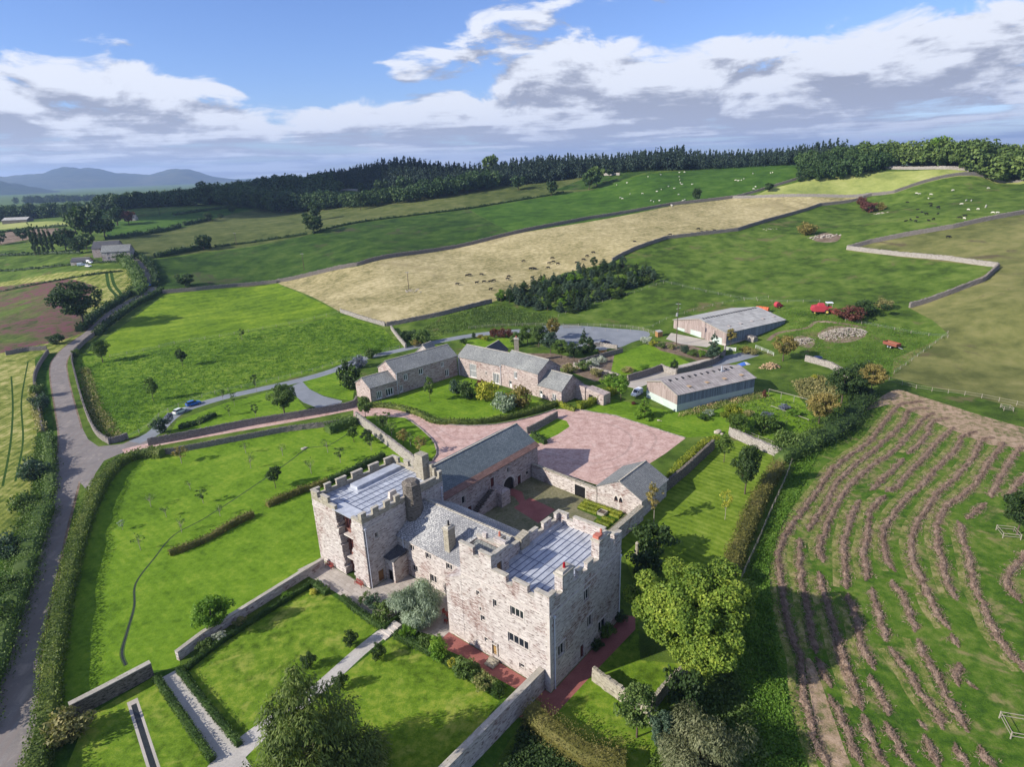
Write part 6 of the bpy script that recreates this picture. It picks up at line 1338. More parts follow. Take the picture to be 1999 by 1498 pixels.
def tableset(u, v):
    p = CL(u, v, .03); root = empty('garden_table', tuple(p)); tag(root, 'dark red garden table beneath the edge of the silvery tree', 'table'); k = MB(); k.tube([(0, 0, .7), (0, 0, .75)], .7, 14); k.build('tabletop', M['redwood'], root)
    for a in range(4): k = MB(); t = a*math.pi/2+.4; k.bar((.5*math.cos(t), .5*math.sin(t), 0), (.35*math.cos(t), .35*math.sin(t), .7), .06); k.build('leg', M['redwood'], root)
    for i, (a, w_) in enumerate(((.3, 'nearest the big tower'), (2.4, 'nearest the hall'), (4.3, 'nearest the lawn hedge'))):
        c = p+np.array([1.25*math.cos(a), 1.25*math.sin(a), 0]); r = empty('garden_chair', tuple(c), a+math.pi/2); tag(r, 'dark red slatted chair at the garden table, '+w_, 'chair', 'chairs round the garden table')
        k = MB(); k.box((0, 0, .44), AX, (.24, .24, .02)); k.build('seat', M['redwood'], r); k = MB(); k.box((0, -.24, .7), AX, (.24, .02, .24)); k.build('backrest', M['redwood'], r)
        for x in (-.22, .22):
            for y in (-.22, .22): k = MB(); k.box((x, y, .22), AX, (.025, .025, .22)); k.build('leg', M['redwood'], r)
tableset(-20.6, 2.2)
# steps
def steps(u, v, du, n, w, label, along='v', mk='quoin', rise=.16, run_=.45):
    p = CL(u, v); root = empty('stone_steps', tuple(p)); tag(root, label, 'steps')
    for i in range(n):
        k = MB(); h = rise*(n-i); k.box(CL(u, v-run_*i, h/2)-p+0, (UX, VX), (w/2, run_/2, h/2)); k.build('step', M[mk], root)
steps(-43.4, -4.9, 0, 3, 2.8, 'three pale stone steps from the terrace down to the left garden lawn', run_=.6); steps(-25.9, -4.2, 0, 4, 2.2, 'stone steps from the terrace down to the white gravel path', run_=.8); steps(-9.4, -.5, 0, 3, 1.6, 'three short stone steps below the oak door of the nearest tower', mk='castle2')
def statue(px, py):
    p = G(px, py); root = empty('stone_monument', tuple(p)); tag(root, 'weathered pale standing stone monument on the lawn behind the nearest tower', 'monument')
    k = MB(); k.box((0, 0, .3), AX, (.55, .5, .32)); k.build('plinth', M['castle2'], root); k = MB(); k.tube([(0, 0, .6), (0, 0, 1.5), (0, 0, 2.6), (0, 0, 3.2), (0, 0, 3.5)], [.42, .36, .3, .36, .12], 7); k.build('shaft', M['castle2'], root)
statue(1243, 1092)
def planter(u, v):
    p = CL(u, v, 0); root = empty('planter', tuple(p), R_(-40.1)); tag(root, 'square timber planter in the middle of the courtyard box parterre', 'planter')
    for c, h in (((0, .75, .3), (.8, .05, .3)), ((0, -.75, .3), (.8, .05, .3)), ((.75, 0, .3), (.05, .7, .3)), ((-.75, 0, .3), (.05, .7, .3))): k = MB(); k.box(c, AX, h); k.build('side_board', M['pale_wood'], root)
    k = MB(); k.box((0, 0, .22), AX, (.7, .7, .2)); k.build('earth', M['bark'], root)
planter(-17.8, 41.6)
def shedbox(px, py, sx, sy, sz, mk, name, label, ang=.4, cat='shed'):
    p = G(px, py); root = empty(name, tuple(p), ang); tag(root, label, cat); k = MB(); k.box((0, 0, sz/2), AX, (sx/2, sy/2, sz/2)); k.build('walls', M[mk], root)
    k = MB(); roofslab(k, (-sx/2-.1, -sy/2-.1, sz), (sx/2+.1, -sy/2-.1, sz), (sx/2+.1, sy/2+.1, sz+.35), (-sx/2-.1, sy/2+.1, sz+.35), .08); k.build('roof', M['sheet2'], root)
    k = MB(); k.box((0, -sy/2-.03, sz*.42), AX, (sx*.2, .03, sz*.4)); k.build('door', M['timber'], root)
shedbox(1286, 657, 2.2, 1.8, 2.0, 'timber', 'garden_shed', 'small orange brown wooden shed at the left corner of the big farm shed')
shedbox(1176, 688, 2.8, 1.4, 1.1, 'oak', 'timber_store', 'low golden timber box structure inside the stone walled pen near the navy car', .2, 'store')
# ------------------------------------------------------------------ rows of cut hay
def hayrow(pts, i, label):
    P = catmull(P2(pts), 5); P, s = run(P, .28); T, Nn = frame(P); rng = np.random.default_rng(i+50); n = len(P); L = s[-1]
    def wob(st, a): k_ = np.arange(0, L+2*st, st); return np.interp(s, k_, rng.uniform(-1, 1, len(k_))*a)
    wv = .78+wob(1.3, .2)+wob(.5, .22); en = np.clip(np.minimum(s, L-s)/1.2, .12, 1); wv = np.clip(wv*en, .08, 1.5)
    gap = wob(2.2, 1.0); wv = np.where(gap > .95, wv*.4, wv); jg = wob(1.0, .22)+wob(.4, .12)
    z0 = H(P[:, 0], P[:, 1]); org = np.array([P[0, 0], P[0, 1], z0[0]]); root = empty('hay_row', tuple(org)); sec = [(-.6, -.03), (-.44, .12), (-.24, .26), (0, .34), (.24, .26), (.44, .12), (.6, -.03)]; m = len(sec); V = []
    for k_ in range(n):
        for j, (a, b) in enumerate(sec): q = P[k_]+Nn[k_]*(a*wv[k_]*.8+jg[k_]+rng.normal()*.07)+T[k_]*rng.normal()*.06; V.append((q[0], q[1], z0[k_]+b*wv[k_]*rng.uniform(.45, 1.45)))
    F = [(a*m+b, a*m+b+1, (a+1)*m+b+1, (a+1)*m+b) for a in range(n-1) for b in range(m-1)]; link('heap', nmesh('heap', np.array(V)-org, F, LF['hay']), root)
    N_ = int(L*130); ii = rng.integers(0, n, N_); off = rng.normal(size=N_)*.62; off = np.clip(off, -1.7, 1.7); q = P[ii]+Nn[ii]*(off*wv[ii]+jg[ii])[:, None]+T[ii]*rng.uniform(-.2, .2, N_)[:, None]
    zz = z0[ii]+np.maximum(.02, (.36*np.exp(-(off/.42)**2)*wv[ii]))+rng.uniform(-.02, .12, N_); C = np.stack([q[:, 0], q[:, 1], zz], 1)-org; Vc, Fc = cards(C, .42, rng, np.array([0, 0, .5]), .11); link('loose_hay', nmesh('loose_hay', Vc, Fc, LF['hay']), root)
    tag(root, label, 'hay row', 'windrows of cut hay in the striped field')
_ORD = ['first', 'second', 'third', 'fourth', 'fifth', 'sixth', 'seventh', 'eighth', 'ninth', 'tenth', 'eleventh', 'twelfth', 'thirteenth', 'fourteenth', 'fifteenth', 'sixteenth', 'seventeenth', 'eighteenth', 'nineteenth', 'twentieth', 'last', 'last']
_hg = {}
for i, L in enumerate(HAY):
    ym = (L[0][1]+L[-1][1])/2; ln = sum(math.dist(a, b) for a, b in zip(L, L[1:])); z_ = 'upper' if ym < 1000 else 'middle' if ym < 1230 else 'bottom'
    _hg.setdefault(z_, []).append(((L[len(L)//2][0]), i, 'long' if ln > 330 else 'short' if ln < 140 else 'medium'))
for z_, v in _hg.items():
    for k_, (x, i, w_) in enumerate(sorted(v)): hayrow(HAY[i], i, '%s windrow of brown hay, %s from the left, %s part of the hay field' % (w_, _ORD[k_], z_))
# ------------------------------------------------------------------ stone walls
DW = drywall
DW([(215, 868), (190, 850), (172, 815), (160, 780), (148, 735), (142, 700), (160, 676), (185, 655)], 1.3, .55, label='curving drystone wall along the right side of the lane around the bright meadow', curve=True)
DW([(215, 866), (232, 863), (250, 856)], 1.3, .6, label='short rounded end of stone wall at the mouth of the tarmac drive', curve=True)
DW([(290, 870), (360, 857), (480, 833), (600, 813), (655, 803), (690, 795), (697, 785)], 1.7, .6, label='long tall drystone wall on the upper side of the pink gravel drive', curve=True)
DW([(296, 890), (345, 884), (480, 858), (560, 843), (640, 833), (665, 829)], 1.2, .55, label='long drystone wall on the lawn side of the pink gravel drive', curve=True)
DW([(697, 822), (730, 848), (775, 883), (815, 915)], 2.4, .8, 'drypale', 'thick pale rubble wall running across the lawn to the breached tower')
DW([(85, 845), (75, 790), (68, 745), (78, 715), (95, 690)], 1.2, .6, label='drystone wall on the left verge at the bend of the lane', curve=True)
DW([(12, 694), (50, 686), (92, 683)], 1.2, .5, label='short dark stone wall meeting the lane bend from the left')
DW([(318, 573), (380, 568), (460, 560), (520, 555), (540, 553)], 1.5, .7, label='grey drystone wall along the top of the bright green meadow')
DW([(540, 552), (600, 540), (700, 519), (850, 491), (1000, 458), (1150, 428), (1310, 401), (1430, 387)], 1.6, .8, label='very long grey field wall between the stubble field and the dark hillside fields')
DW([(755, 637), (860, 617), (905, 605), (960, 591)], 1.4, .7, label='dark stone wall along the near edge of the stubble field left of the plantation')
DW([(1195, 511), (1240, 488), (1300, 467), (1360, 460), (1440, 451), (1500, 432), (1600, 402), (1700, 382), (1745, 377), (1930, 349), (2050, 335)], 1.5, .8, 'drystone', 'very long pale field wall climbing right from the plantation along the stubble field')
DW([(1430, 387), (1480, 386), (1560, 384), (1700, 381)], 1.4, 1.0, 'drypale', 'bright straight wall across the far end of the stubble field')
DW([(1430, 387), (1500, 368), (1572, 346)], 1.4, .8, label='dark wall between the sheep field and the pale straw field')
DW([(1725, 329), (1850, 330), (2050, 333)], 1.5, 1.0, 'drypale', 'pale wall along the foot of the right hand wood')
DW([(1460, 320), (1500, 318), (1560, 318)], 1.5, 1.0, 'drypale', 'short bright wall on the skyline at the top of the sheep field')
DW([(1655, 487), (1700, 475), (1760, 463), (1860, 446), (2020, 415)], 1.7, 1.1, 'drystone', 'massive drystone wall of the zigzag, upper stretch running to the right edge')
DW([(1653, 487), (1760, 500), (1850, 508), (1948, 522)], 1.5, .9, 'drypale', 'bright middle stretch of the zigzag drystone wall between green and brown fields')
DW([(1948, 524), (1920, 550), (1860, 573), (1775, 601)], 1.6, 1.0, 'drystone', 'lower stretch of the zigzag drystone wall falling to the left')
DW([(665, 610), (700, 622), (752, 637)], 1.3, .6, label='pale low wall between the bright meadow and the corner of the stubble field', mk='drypale')
DW([(764, 643), (778, 662), (793, 680)], 1.3, .7, 'drypale', 'short pale stretch of wall running down from the stubble corner to the tarmac drive')
DW([(583, 376), (640, 374), (700, 373)], 1.3, 1.0, 'drypale', 'low bright wall below the distant broadleaf wood on the left hillside')
DW([(1110, 342), (1180, 342), (1210, 341)], 1.3, 1.0, 'drypale', 'low bright wall below the dark spruce wood')
# garden and castle walls
DW([(348, 1290), (400, 1250), (470, 1207), (560, 1150), (632, 1105)], 1.5, .6, 'castle', 'long garden wall with flat coping running to the foot of the breached tower', flat=True)
DW([(143, 1402), (200, 1372), (300, 1318)], 2.2, .7, 'darkstone', 'dark short stone wall crossing the garden rill at lower left', flat=True)
DW([], 3.3, .75, 'castle', 'high stone garden wall running from the near corner of the biggest tower to the bottom edge', world=CLP([(-1.3, -.1), (-1.3, -14), (-1.5, -40)]), flat=True)
DW([], 1.9, .65, 'castle2', 'mossy coped wall across the small lawn right of the biggest tower', world=CLP([(3.2, 5.2), (9.5, 4.3), (15.5, 3.2)]))
DW([(1270, 1390), (1300, 1352), (1345, 1308)], 1.6, .6, 'castle2', 'short garden wall running down behind the big lime green tree')
DW([], 3.0, .9, 'castle', 'high mossy wall closing the right side of the courtyard', world=CLP([(-10.8, 17.9), (-10.8, 44.3)]), flat=True, copmk='castle2')
DW([(1296, 962), (1340, 925), (1392, 876)], 2.1, .8, 'darkstone', 'dark wall continuing beyond the outhouse along the striped lawn')
DW([(1424, 850), (1470, 872), (1530, 897)], 2.0, .8, 'drypale', 'bright rubble wall below the vegetable garden')
DW([(1028, 848), (1060, 832), (1088, 815)], 1.6, .5, 'drystone', 'short spiky wall beside the grass island in the gravel')
DW([(1225, 745), (1260, 735), (1290, 724)], 1.8, .6, 'drystone', 'dark garden wall beside the concrete yard, left stretch', name='stone_wall'); DW([(1290, 722), (1300, 727), (1320, 733)], 1.7, .6, 'drypale', 'short sunlit return of the garden wall beside the yard')
DW([(1320, 733), (1360, 722), (1395, 710), (1413, 695), (1415, 686)], 1.7, .6, 'drystone', 'curving garden wall behind the smaller farm shed', curve=True)
DW([(1130, 712), (1170, 700), (1215, 688)], 1.3, .6, 'drystone', 'rough stone wall in the garden left of the round lawn'); DW([(1120, 716), (1170, 727), (1215, 742)], 1.2, .6, 'drypale', 'pale low wall below the white flowers')
DW([(1148, 678), (1175, 676), (1205, 682)], 1.1, .6, 'drypale', 'pale rubble wall of the small pen beside the navy car')
DW([(1572, 705), (1620, 718), (1660, 740)], 1.6, .9, 'drypale', 'tumbled pale wall behind the vegetable garden')
DW([(1425, 662), (1450, 660), (1475, 668)], 1.4, 2.6, 'drypale', 'low heaped stone platform at the corner of the big shed')
# gravel edging
DW([], .25, .3, 'drystone', 'line of edging stones round the gravel turning area', world=P2([(815, 803), (850, 822), (890, 831), (960, 830), (1030, 817), (1085, 800)]), cop=False, name='stone_edging', curve=True)
DW([], .25, .3, 'drystone', 'line of edging stones along the curved edge of the orchard lawn', world=P2([(792, 816), (820, 836), (846, 862), (853, 885), (845, 900)]), cop=False, name='stone_edging', curve=True)
DW([], .2, .3, 'drystone', 'line of edging stones along the far side of the big gravel court', world=P2([(1125, 800), (1200, 812), (1338, 856)]), cop=False, name='stone_edging')
# ------------------------------------------------------------------ hedges
HD = hedge
HD([(60, 1560), (95, 1420), (105, 1300), (118, 1220), (140, 1120), (170, 1020), (200, 950), (232, 912)], 2.6, 2.4, 'hedge', 'big rough hedge between the lane and the castle lawn', uneven=.10)
HD([(232, 912), (262, 896), (292, 891), (318, 893)], 2.6, 2.2, 'hedge', 'dark bushy hedge corner where the pink drive meets the lane', uneven=.15)
HD([(90, 1000), (60, 1090), (30, 1190), (0, 1280), (-60, 1450)], 3.6, 2.8, 'mid', 'overgrown shaggy hedge down the left side of the lane at lower left', uneven=.35, rough=.25)
HD([(92, 855), (100, 900), (98, 950), (92, 1000)], 2.2, 1.8, 'mid', 'shrubby hedge on the left of the lane opposite the junction', uneven=.4, rough=.25)
HD([(85, 845), (70, 800), (66, 760)], 1.6, 1.4, 'weeds', 'scrubby growth along the left lane wall', name='hedge', uneven=.5, rough=.3)
HD([(190, 655), (230, 622), (270, 595), (300, 580), (315, 570)], 2.6, 2.6, 'dark', 'dark hedge on the right side of the lane beyond the meadow', uneven=.2, rough=.2)
HD([(155, 648), (190, 618), (235, 590), (262, 572)], 3.2, 3.0, 'dark', 'dark hedge on the left side of the lane beside the ripe field', uneven=.2, rough=.2)
HD([(240, 510), (258, 525), (268, 545), (275, 568), (262, 578)], 6, 4, 'mid', 'broad scrubby belt left of the far lane', uneven=.3, rough=.2, size=.9)
HD([(300, 560), (305, 545), (296, 528), (285, 512), (262, 500)], 3, 3, 'dark', 'hedge on the right of the far lane climbing to the farm', uneven=.3, rough=.2)
HD([(700, 799), (740, 795), (780, 800), (820, 812), (850, 826), (900, 834-6), (950, 826), (1000, 817), (1050, 804), (1085, 793)], 1.5, 1.5, 'hedge', 'curved trimmed hedge round the lawn of the converted barns', uneven=.08)
HD([(1086, 790), (1110, 800), (1122, 803)], 1.0, 1.3, 'yhedge', 'short light green hedge beside the lawn entrance post', uneven=.1)
HD([(1130, 800), (1155, 790), (1180, 780)], 1.8, 2.0, 'yhedge', 'square cut light green hedge between the stone barns and the gravel court', uneven=.05)
HD([(1180, 776), (1200, 768)], 1.8, 2.4, 'yhedge', 'taller bright hedge end beside the small round tree', uneven=.1)
HD([(365, 1310), (420, 1265), (480, 1225), (550, 1180), (612, 1142)], .8, .9, 'boxh', 'low clipped hedge along the top of the first garden lawn')
HD([(350, 1312), (400, 1375), (468, 1458)], .8, .9, 'boxh', 'low clipped hedge between the pale path and the first garden lawn')
HD([(306, 1328), (355, 1400), (415, 1488)], .9, .9, 'boxh', 'low clipped hedge left of the pale gravel path')
HD([(772, 1245), (860, 1288), (972, 1360)], 1.1, 1.2, 'boxh', 'long clipped hedge along the top of the second garden lawn')
HD([(612, 1142), (640, 1162)], 1.2, 1.1, 'boxh', 'small clipped hedge block left of the terrace steps', uneven=.05)
HD([(668, 1170), (710, 1205), (748, 1230)], 1.0, 1.0, 'boxh', 'clipped hedge between the terrace and the first garden lawn')
HD([(748, 1232), (770, 1215), (790, 1200)], .8, 1.0, 'boxh', 'short clipped hedge beside the top of the gravel path')
HD([(1000, 1385), (1018, 1365)], 1.1, 1.3, 'boxh', 'small rounded hedge stub against the high garden wall')
HD([(332, 1085), (400, 1058), (450, 1030), (495, 1008)], 1.3, 1.2, 'beech', 'mixed low hedge on the castle lawn, lower stretch', uneven=.25, rough=.2)
HD([(522, 990), (580, 965), (640, 945)], 1.5, 1.4, 'beech', 'reddish green hedge on the castle lawn, middle stretch', uneven=.2, rough=.2)
HD([(640, 945), (700, 918), (750, 893)], 1.5, 1.5, 'dark', 'dark hedge on the castle lawn, upper stretch towards the rubble wall', uneven=.15, rough=.15)
HD([(1310, 938), (1345, 900), (1378, 872), (1405, 866)], 1.8, 1.9, 'yhedge', 'bright yellow green hedge beside the wall beyond the outhouse', uneven=.08)
HD([(1425, 1130), (1440, 1080), (1465, 1020), (1490, 965), (1520, 920)], 2.6, 2.6, 'beech', 'thick brown green hedge along the right side of the striped lawn', uneven=.12, rough=.16)
HD([(1035, 1405), (1090, 1450), (1150, 1490), (1220, 1500)], 2.6, 2.4, 'beech', 'sprawling hedge at the bottom beside the high garden wall', uneven=.2, rough=.2)
HD([(1040, 853), (1065, 868)], 1.2, 1.5, 'boxh', 'dark clipped hedge block at the gable end of the gatehouse barn', uneven=.03)
HD([], .7, .7, 'boxh', 'low hedge along the gravel side of the courtyard wall', world=CLP([(-36, 46.5), (-24, 46.0)]), uneven=.1)
# box parterre
for i, (a, b, w_) in enumerate((((-23.2, 43.6), (-14.6, 43.6), 'along the courtyard wall'), ((-23.2, 42.2), (-19.2, 42.2), 'second row on the barn side'), ((-16.4, 42.2), (-14.4, 42.2), 'second row on the outhouse side'), ((-22.9, 40.9), (-18.6, 40.9), 'nearest the cobbles on the barn side'), ((-16.9, 40.2), (-14.4, 40.2), 'right of the planter'), ((-17.2, 38.6), (-14.4, 38.6), 'in the narrow end'), ((-17.2, 37.2), (-14.4, 37.2), 'at the near tip of the bed'))):
    HD([], .75, .55, 'yhedge', 'low clipped box row in the courtyard parterre, '+w_, world=CLP([a, b]), name='box_hedge', group='box rows of the courtyard parterre', size=.16)
HD([(1590, 870), (1620, 855), (1650, 835), (1672, 805), (1690, 775)], 5, 3.0, 'dark', 'dense dark shrub belt between vegetable garden and hay field', uneven=.3, rough=.25)
HD([(1520, 905), (1545, 895), (1590, 868)], 4, 3.0, 'mid', 'scrub at the lower corner of the vegetable garden', uneven=.4, rough=.25)
# field hedges
for p_, w_, h_, l_ in (([(205, 468), (260, 462), (330, 450), (352, 443)], 3, 3, 'long dark field hedge running right from the far farm'), ([(358, 441), (400, 432), (410, 428)], 3.5, 3, 'short stretch of hedge continuing up the hillside'),
        ([(305, 503), (340, 496), (385, 488), (410, 483)], 3.5, 3, 'bushy hedge at the left end of the dark field'), ([(420, 482), (520, 470), (600, 458)], 1.6, 1.4, 'low field boundary across the middle of the dark hillside'),
        ([(610, 457), (720, 432), (915, 408), (980, 397), (1100, 376)], 1.8, 1.3, 'long thin hedge line across the hillside fields'), ([(0, 530), (120, 520), (240, 512)], 1.5, 1.0, 'thin hedge in front of the far farm'),
        ([(0, 570), (130, 545), (240, 530)], 1.4, .8, 'low dark boundary across the field left of the lane'), ([(0, 500), (80, 497), (160, 495)], 2, 1.6, 'hedge behind the far farm on the left'),
        ([(0, 455), (60, 448), (130, 442)], 2.5, 2, 'thin hedge beside the long distant barn'), ([(340, 421), (430, 408), (560, 400)], 3, 2, 'thin hedge below the distant wood')):
    HD(p_, w_, h_, 'dark', l_, uneven=.35, rough=.2)
# ------------------------------------------------------------------ fences, gates, poles
FN = fence
FN([(215, 698), (290, 684), (350, 670), (430, 658), (520, 642), (600, 626), (660, 611)], 1.15, 5.5, (.4, .75, 1.05), 'post and wire fence across the bright green meadow', wire=True)
FN([(250, 858), (290, 835), (320, 808), (400, 775), (500, 752), (600, 728), (700, 698), (780, 680)], 1.1, 4.0, (.4, .8, 1.05), 'post and wire fence along the upper edge of the tarmac drive', wire=True)
FN([(915, 643), (980, 638), (1060, 636), (1098, 637)], 1.25, 2.6, (.4, .8, 1.15), 'pale post and rail fence left of the white field gate', 'pale_wood')
FN([(1134, 637), (1180, 638), (1230, 641), (1262, 648), (1285, 655)], 1.25, 2.6, (.4, .8, 1.15), 'pale post and rail fence round the tarmac turning area right of the gate', 'pale_wood')
gate(G(1100, 640), G(1130, 640), 1.5, 'white five barred field gate in the fence behind the turning area')
FN([(1545, 905), (1530, 945), (1505, 1000), (1480, 1060), (1455, 1115), (1445, 1140)], 1.2, 3.2, (.5, 1.1), 'pale weathered fence between the thick hedge and the hay field', 'fence_wood', rw=.07)
FN([(1110, 640), (1250, 645), (1300, 625), (1360, 606), (1430, 590), (1500, 582)], 1.1, 5, (.5, 1.0), 'thin fence running up the slope behind the big farm shed', wire=True)
FN([(1090, 618), (1160, 595), (1230, 575), (1295, 553)], 1.1, 4.5, (.5, 1.0), 'fence along the lower edge of the conifer plantation', wire=True)
FN([(1290, 550), (1400, 575), (1500, 590), (1600, 590)], 1.1, 6, (.5, 1.0), 'fence across the green field towards the farm machinery', wire=True)
FN([(1735, 745), (1800, 762), (1900, 775), (2020, 800)], 1.3, 3.5, (.5, 1.15), 'weathered fence along the top right corner of the hay field', 'fence_wood')
FN([(1650, 628), (1720, 640), (1800, 655), (1850, 660)], 1.1, 5, (.5, 1.0), 'thin fence below the dry field', wire=True); FN([(1850, 652), (1800, 690), (1745, 730)], 1.1, 4, (.5, 1.0), 'thin fence running down the right edge of the machinery field', wire=True)
FN([(1500, 772), (1530, 780), (1560, 788), (1600, 800)], 2.0, 3.6, (1.9,), 'tall timber frame of the vegetable garden, upper row', 'pale_wood', rw=.12, curve=False); FN([(1505, 795), (1540, 808), (1578, 822)], .5, 3, (.4,), 'low timber edge of the vegetable garden beds', 'pale_wood', rw=.12, curve=False)
FN([(1455, 850), (1500, 868), (1530, 882)], 1.3, 3, (.6, 1.2), 'post and rail fence on top of the bright rubble wall', 'pale_wood', curve=False)
FN([(1475, 680), (1495, 688), (1510, 695)], 1.2, 2.5, (.4, .8, 1.15), 'white rails beside the rough stone platform near the big shed', 'white', curve=False)
gate(G(1414, 683), G(1436, 686), 1.2, 'white slatted gate at the corner of the big farm shed', 'white'); gate(G(845, 905)*0+CL(-53, 17.5), CL(-53, 20.0), 1.2, 'small gate beside the gatehouse barn wall', 'white') if False else None
def guard(px, py, s, label):
    p = G(px, py)[:2]; a = .5; c = [p+s*np.array([math.cos(a+i*math.pi/2), math.sin(a+i*math.pi/2)]) for i in range(5)]; FN([], 1.1, s*1.41, (.5, 1.0), label, 'fence_wood', world=c, curve=False, name='tree_guard', rw=.08)
guard(1968, 1045, 1.9, 'square timber guard round the tree at the right edge'); guard(1990, 1428, 2.1, 'square timber guard at the right edge near the bottom'); guard(1965, 800, 1.5, 'broken rail pen near the dry field corner at right')
PL = []
for x, y, h_, l_, kw in ((1320, 674, 16, 'tall power pole with a grey transformer in front of the big farm shed', dict(transformer=True)), (798, 566, 9, 'wooden pole standing in the stubble field', {}), (594, 528, 10, 'wooden pole on the dark hillside field', {}),
                   (462, 480, 9, 'thin pole near the hedge line on the hillside', {}), (312, 420, 10, 'distant pole below the wood', {}), (1100, 306, 9, 'distant pole on the skyline', {}) ):
    if l_.startswith('distant pole on the sky'): continue
    PL.append(pole(x, y, h_, l_, **kw))
# ------------------------------------------------------------------ trees and shrubs
def rngc(k): return np.random.default_rng(k)
# the great lime green tree, right of the castle
def bigtree(px, py, h, r, mk, label, n, size, seed, h0=2.0, kind='ball', tr=.45, droop=0, nc=110, name='tree', asp=.65, z=None, lump=1.0):
    p = G(px, py); g = rngc(seed); cm, cl = crown_mesh('crown', g, h, r, h0, nc, n, size, LF[mk], kind, asp, droop, lump); root = empty(name, (p[0], p[1], p[2]-.03)); link('crown', cm, root); link('trunk', trunk_mesh(g, h, r, h0, cl, tr, M['bark'], 14), root); tag(root, label, 'tree'); return root
bigtree(1350, 1296, 15.4, 8.5, 'maple', 'great round lime green tree right of the nearest tower', 90000, .30, 27, nc=170, lump=1.15)
bigtree(622, 1565, 19.5, 9.0, 'yew', 'huge dark drooping fir at the bottom of the garden', 60000, .34, 22, 1.5, 'cone', .4, droop=.9, nc=150, name='fir_tree')
bigtree(818, 1212, 6.6, 4.1, 'silver', 'silvery weeping pear tree in front of the hall', 30000, .26, 23, .8, 'ball', .2, droop=1.1, nc=80)
bigtree(1372, 1530, 8.5, 5.4, 'greywillow', 'grey feathery willow at the bottom right of the castle garden', 30000, .26, 24, 1, 'ball', .25, droop=.8, nc=90, name='willow_tree')
def T(x, y, h, r, kd, *a, **k):
    f = {'broad': (1.42, .95), 'small': (1.4, 1.0), 'young': (1.3, 1.1), 'bare': (1.35, 1.3), 'far': (1.35, .9), 'bush': (1.35, 1.15), 'shrub': (1.3, 1.15), 'cone': (1.15, 1.15)}.get(kd, (1.0, 1.0)); return tree(x, y, h*f[0], r*f[1], kd, *a, **k)
T(1243, 1440, 5.6, 2.6, 'broad', 'mid', 'loose green tree at the bottom overlapping the small lawn'); T(1296, 1480, 4.6, 2.0, 'broad', 'bush', 'blue green tree between the loose green tree and the grey willow'); T(1330, 1390, 4.5, 2.6, 'bush', 'dark', 'dark bush below the great lime green tree')
T(1275, 1085, 4.2, 3.3, 'bush', 'dark', 'dark green round bush on the lawn behind the nearest tower'); T(1262, 1125, 3.4, 3.0, 'bush', 'dark', 'dark bush against the path between the tower and the great tree')
T(1276, 1020, 6.4, 1.7, 'young', 'autumn', 'slender yellowing tree beside the courtyard wall'); T(1415, 1015, 5.4, 1.2, 'young', 'yellow', 'thin yellow sapling in the middle of the striped lawn'); T(1454, 965, 7.8, 2.9, 'broad', 'dark', 'dark round headed tree with pale trunk on the striped lawn'); T(1413, 903, 5.0, 2.0, 'small', 'green', 'small rounded tree near the yellow green hedge')
T(420, 1238, 4.6, 2.9, 'broad', 'fresh', 'light green feathery shrub tree behind the garden wall'); T(240, 1035, 1.8, .8, 'young', 'silver', 'tiny silvery sapling near the stream on the castle lawn', group=None)
# orchard on the castle lawn
for x, y, h_, r_, kd, mk, l_ in ((538, 953, 3.9, 1.9, 'small', 'dark', 'small dark orchard tree in the middle of the castle lawn'), (397, 983, 2.8, 1.3, 'young', 'green', 'small orchard tree left of the middle one beside the stream'), (355, 905, 3.6, 1.9, 'young', 'autumn', 'thin yellowing orchard tree below the hedge corner'),
        (480, 885, 2.6, 1.0, 'bare', 'mid', 'bare sapling just below the drive wall'), (372, 956, 2.0, .8, 'bare', 'mid', 'tiny bare sapling above the stream on the left'), (295, 990, 2.6, 1.0, 'bare', 'mid', 'bare sapling nearest the shadow of the lane hedge'), (325, 1010, 2.4, .9, 'bare', 'mid', 'bare sapling between the hedge shadow and the stream'),
        (275, 1075, 3.0, 1.0, 'bare', 'mid', 'bare sapling lower down by the stream bend'), (355, 1040, 2.6, .9, 'bare', 'mid', 'leaning bare sapling right of the stream'), (430, 1008, 2.4, .9, 'bare', 'mid', 'thin sapling above the beech hedge'), (490, 915, 3.2, 1.1, 'bare', 'mid', 'bare sapling left of the tall ones near the stream'),
        (608, 925, 3.2, 1.2, 'bare', 'mid', 'pale sapling near the upper hedge'), (640, 884, 3.0, 1.2, 'bare', 'mid', 'bare sapling above the stone slab bridge'), (665, 904, 3.4, 1.3, 'young', 'mid', 'small weeping sapling near the upper hedge end'), (552, 890, 2.6, 1.0, 'bare', 'mid', 'bare sapling left of the slab bridge'),
        (691, 864, 3.2, 1.7, 'small', 'green', 'bushy small orchard tree close to the rubble wall'), (725, 880, 2.8, 1.2, 'young', 'dark', 'dark sapling below the rubble wall'), (718, 868, 3.0, 1.7, 'small', 'dark', 'dark spreading small tree against the rubble wall'),
        (756, 830, 3.2, 1.3, 'young', 'green', 'slender tree on the orchard lawn beyond the rubble wall'), (748, 845, 3.6, 1.5, 'small', 'mid', 'rounded small tree beyond the rubble wall'), (765, 852, 3.2, 1.6, 'young', 'mid', 'pale leaved small tree right of the rounded one beyond the wall'), (788, 868, 3.0, 1.7, 'small', 'autumn', 'reddish small tree beyond the rubble wall'), (802, 873, 3.2, 1.2, 'young', 'mid', 'thin tree near the gravel edge beyond the wall'), (820, 888, 4.0, 1.8, 'young', 'autumn', 'yellowish young tree next to the gravel corner'), (735, 827, 2.6, .8, 'young', 'green', 'small sapling next to the round headed drive tree')):
    T(x, y, h_, r_, kd, mk, l_)
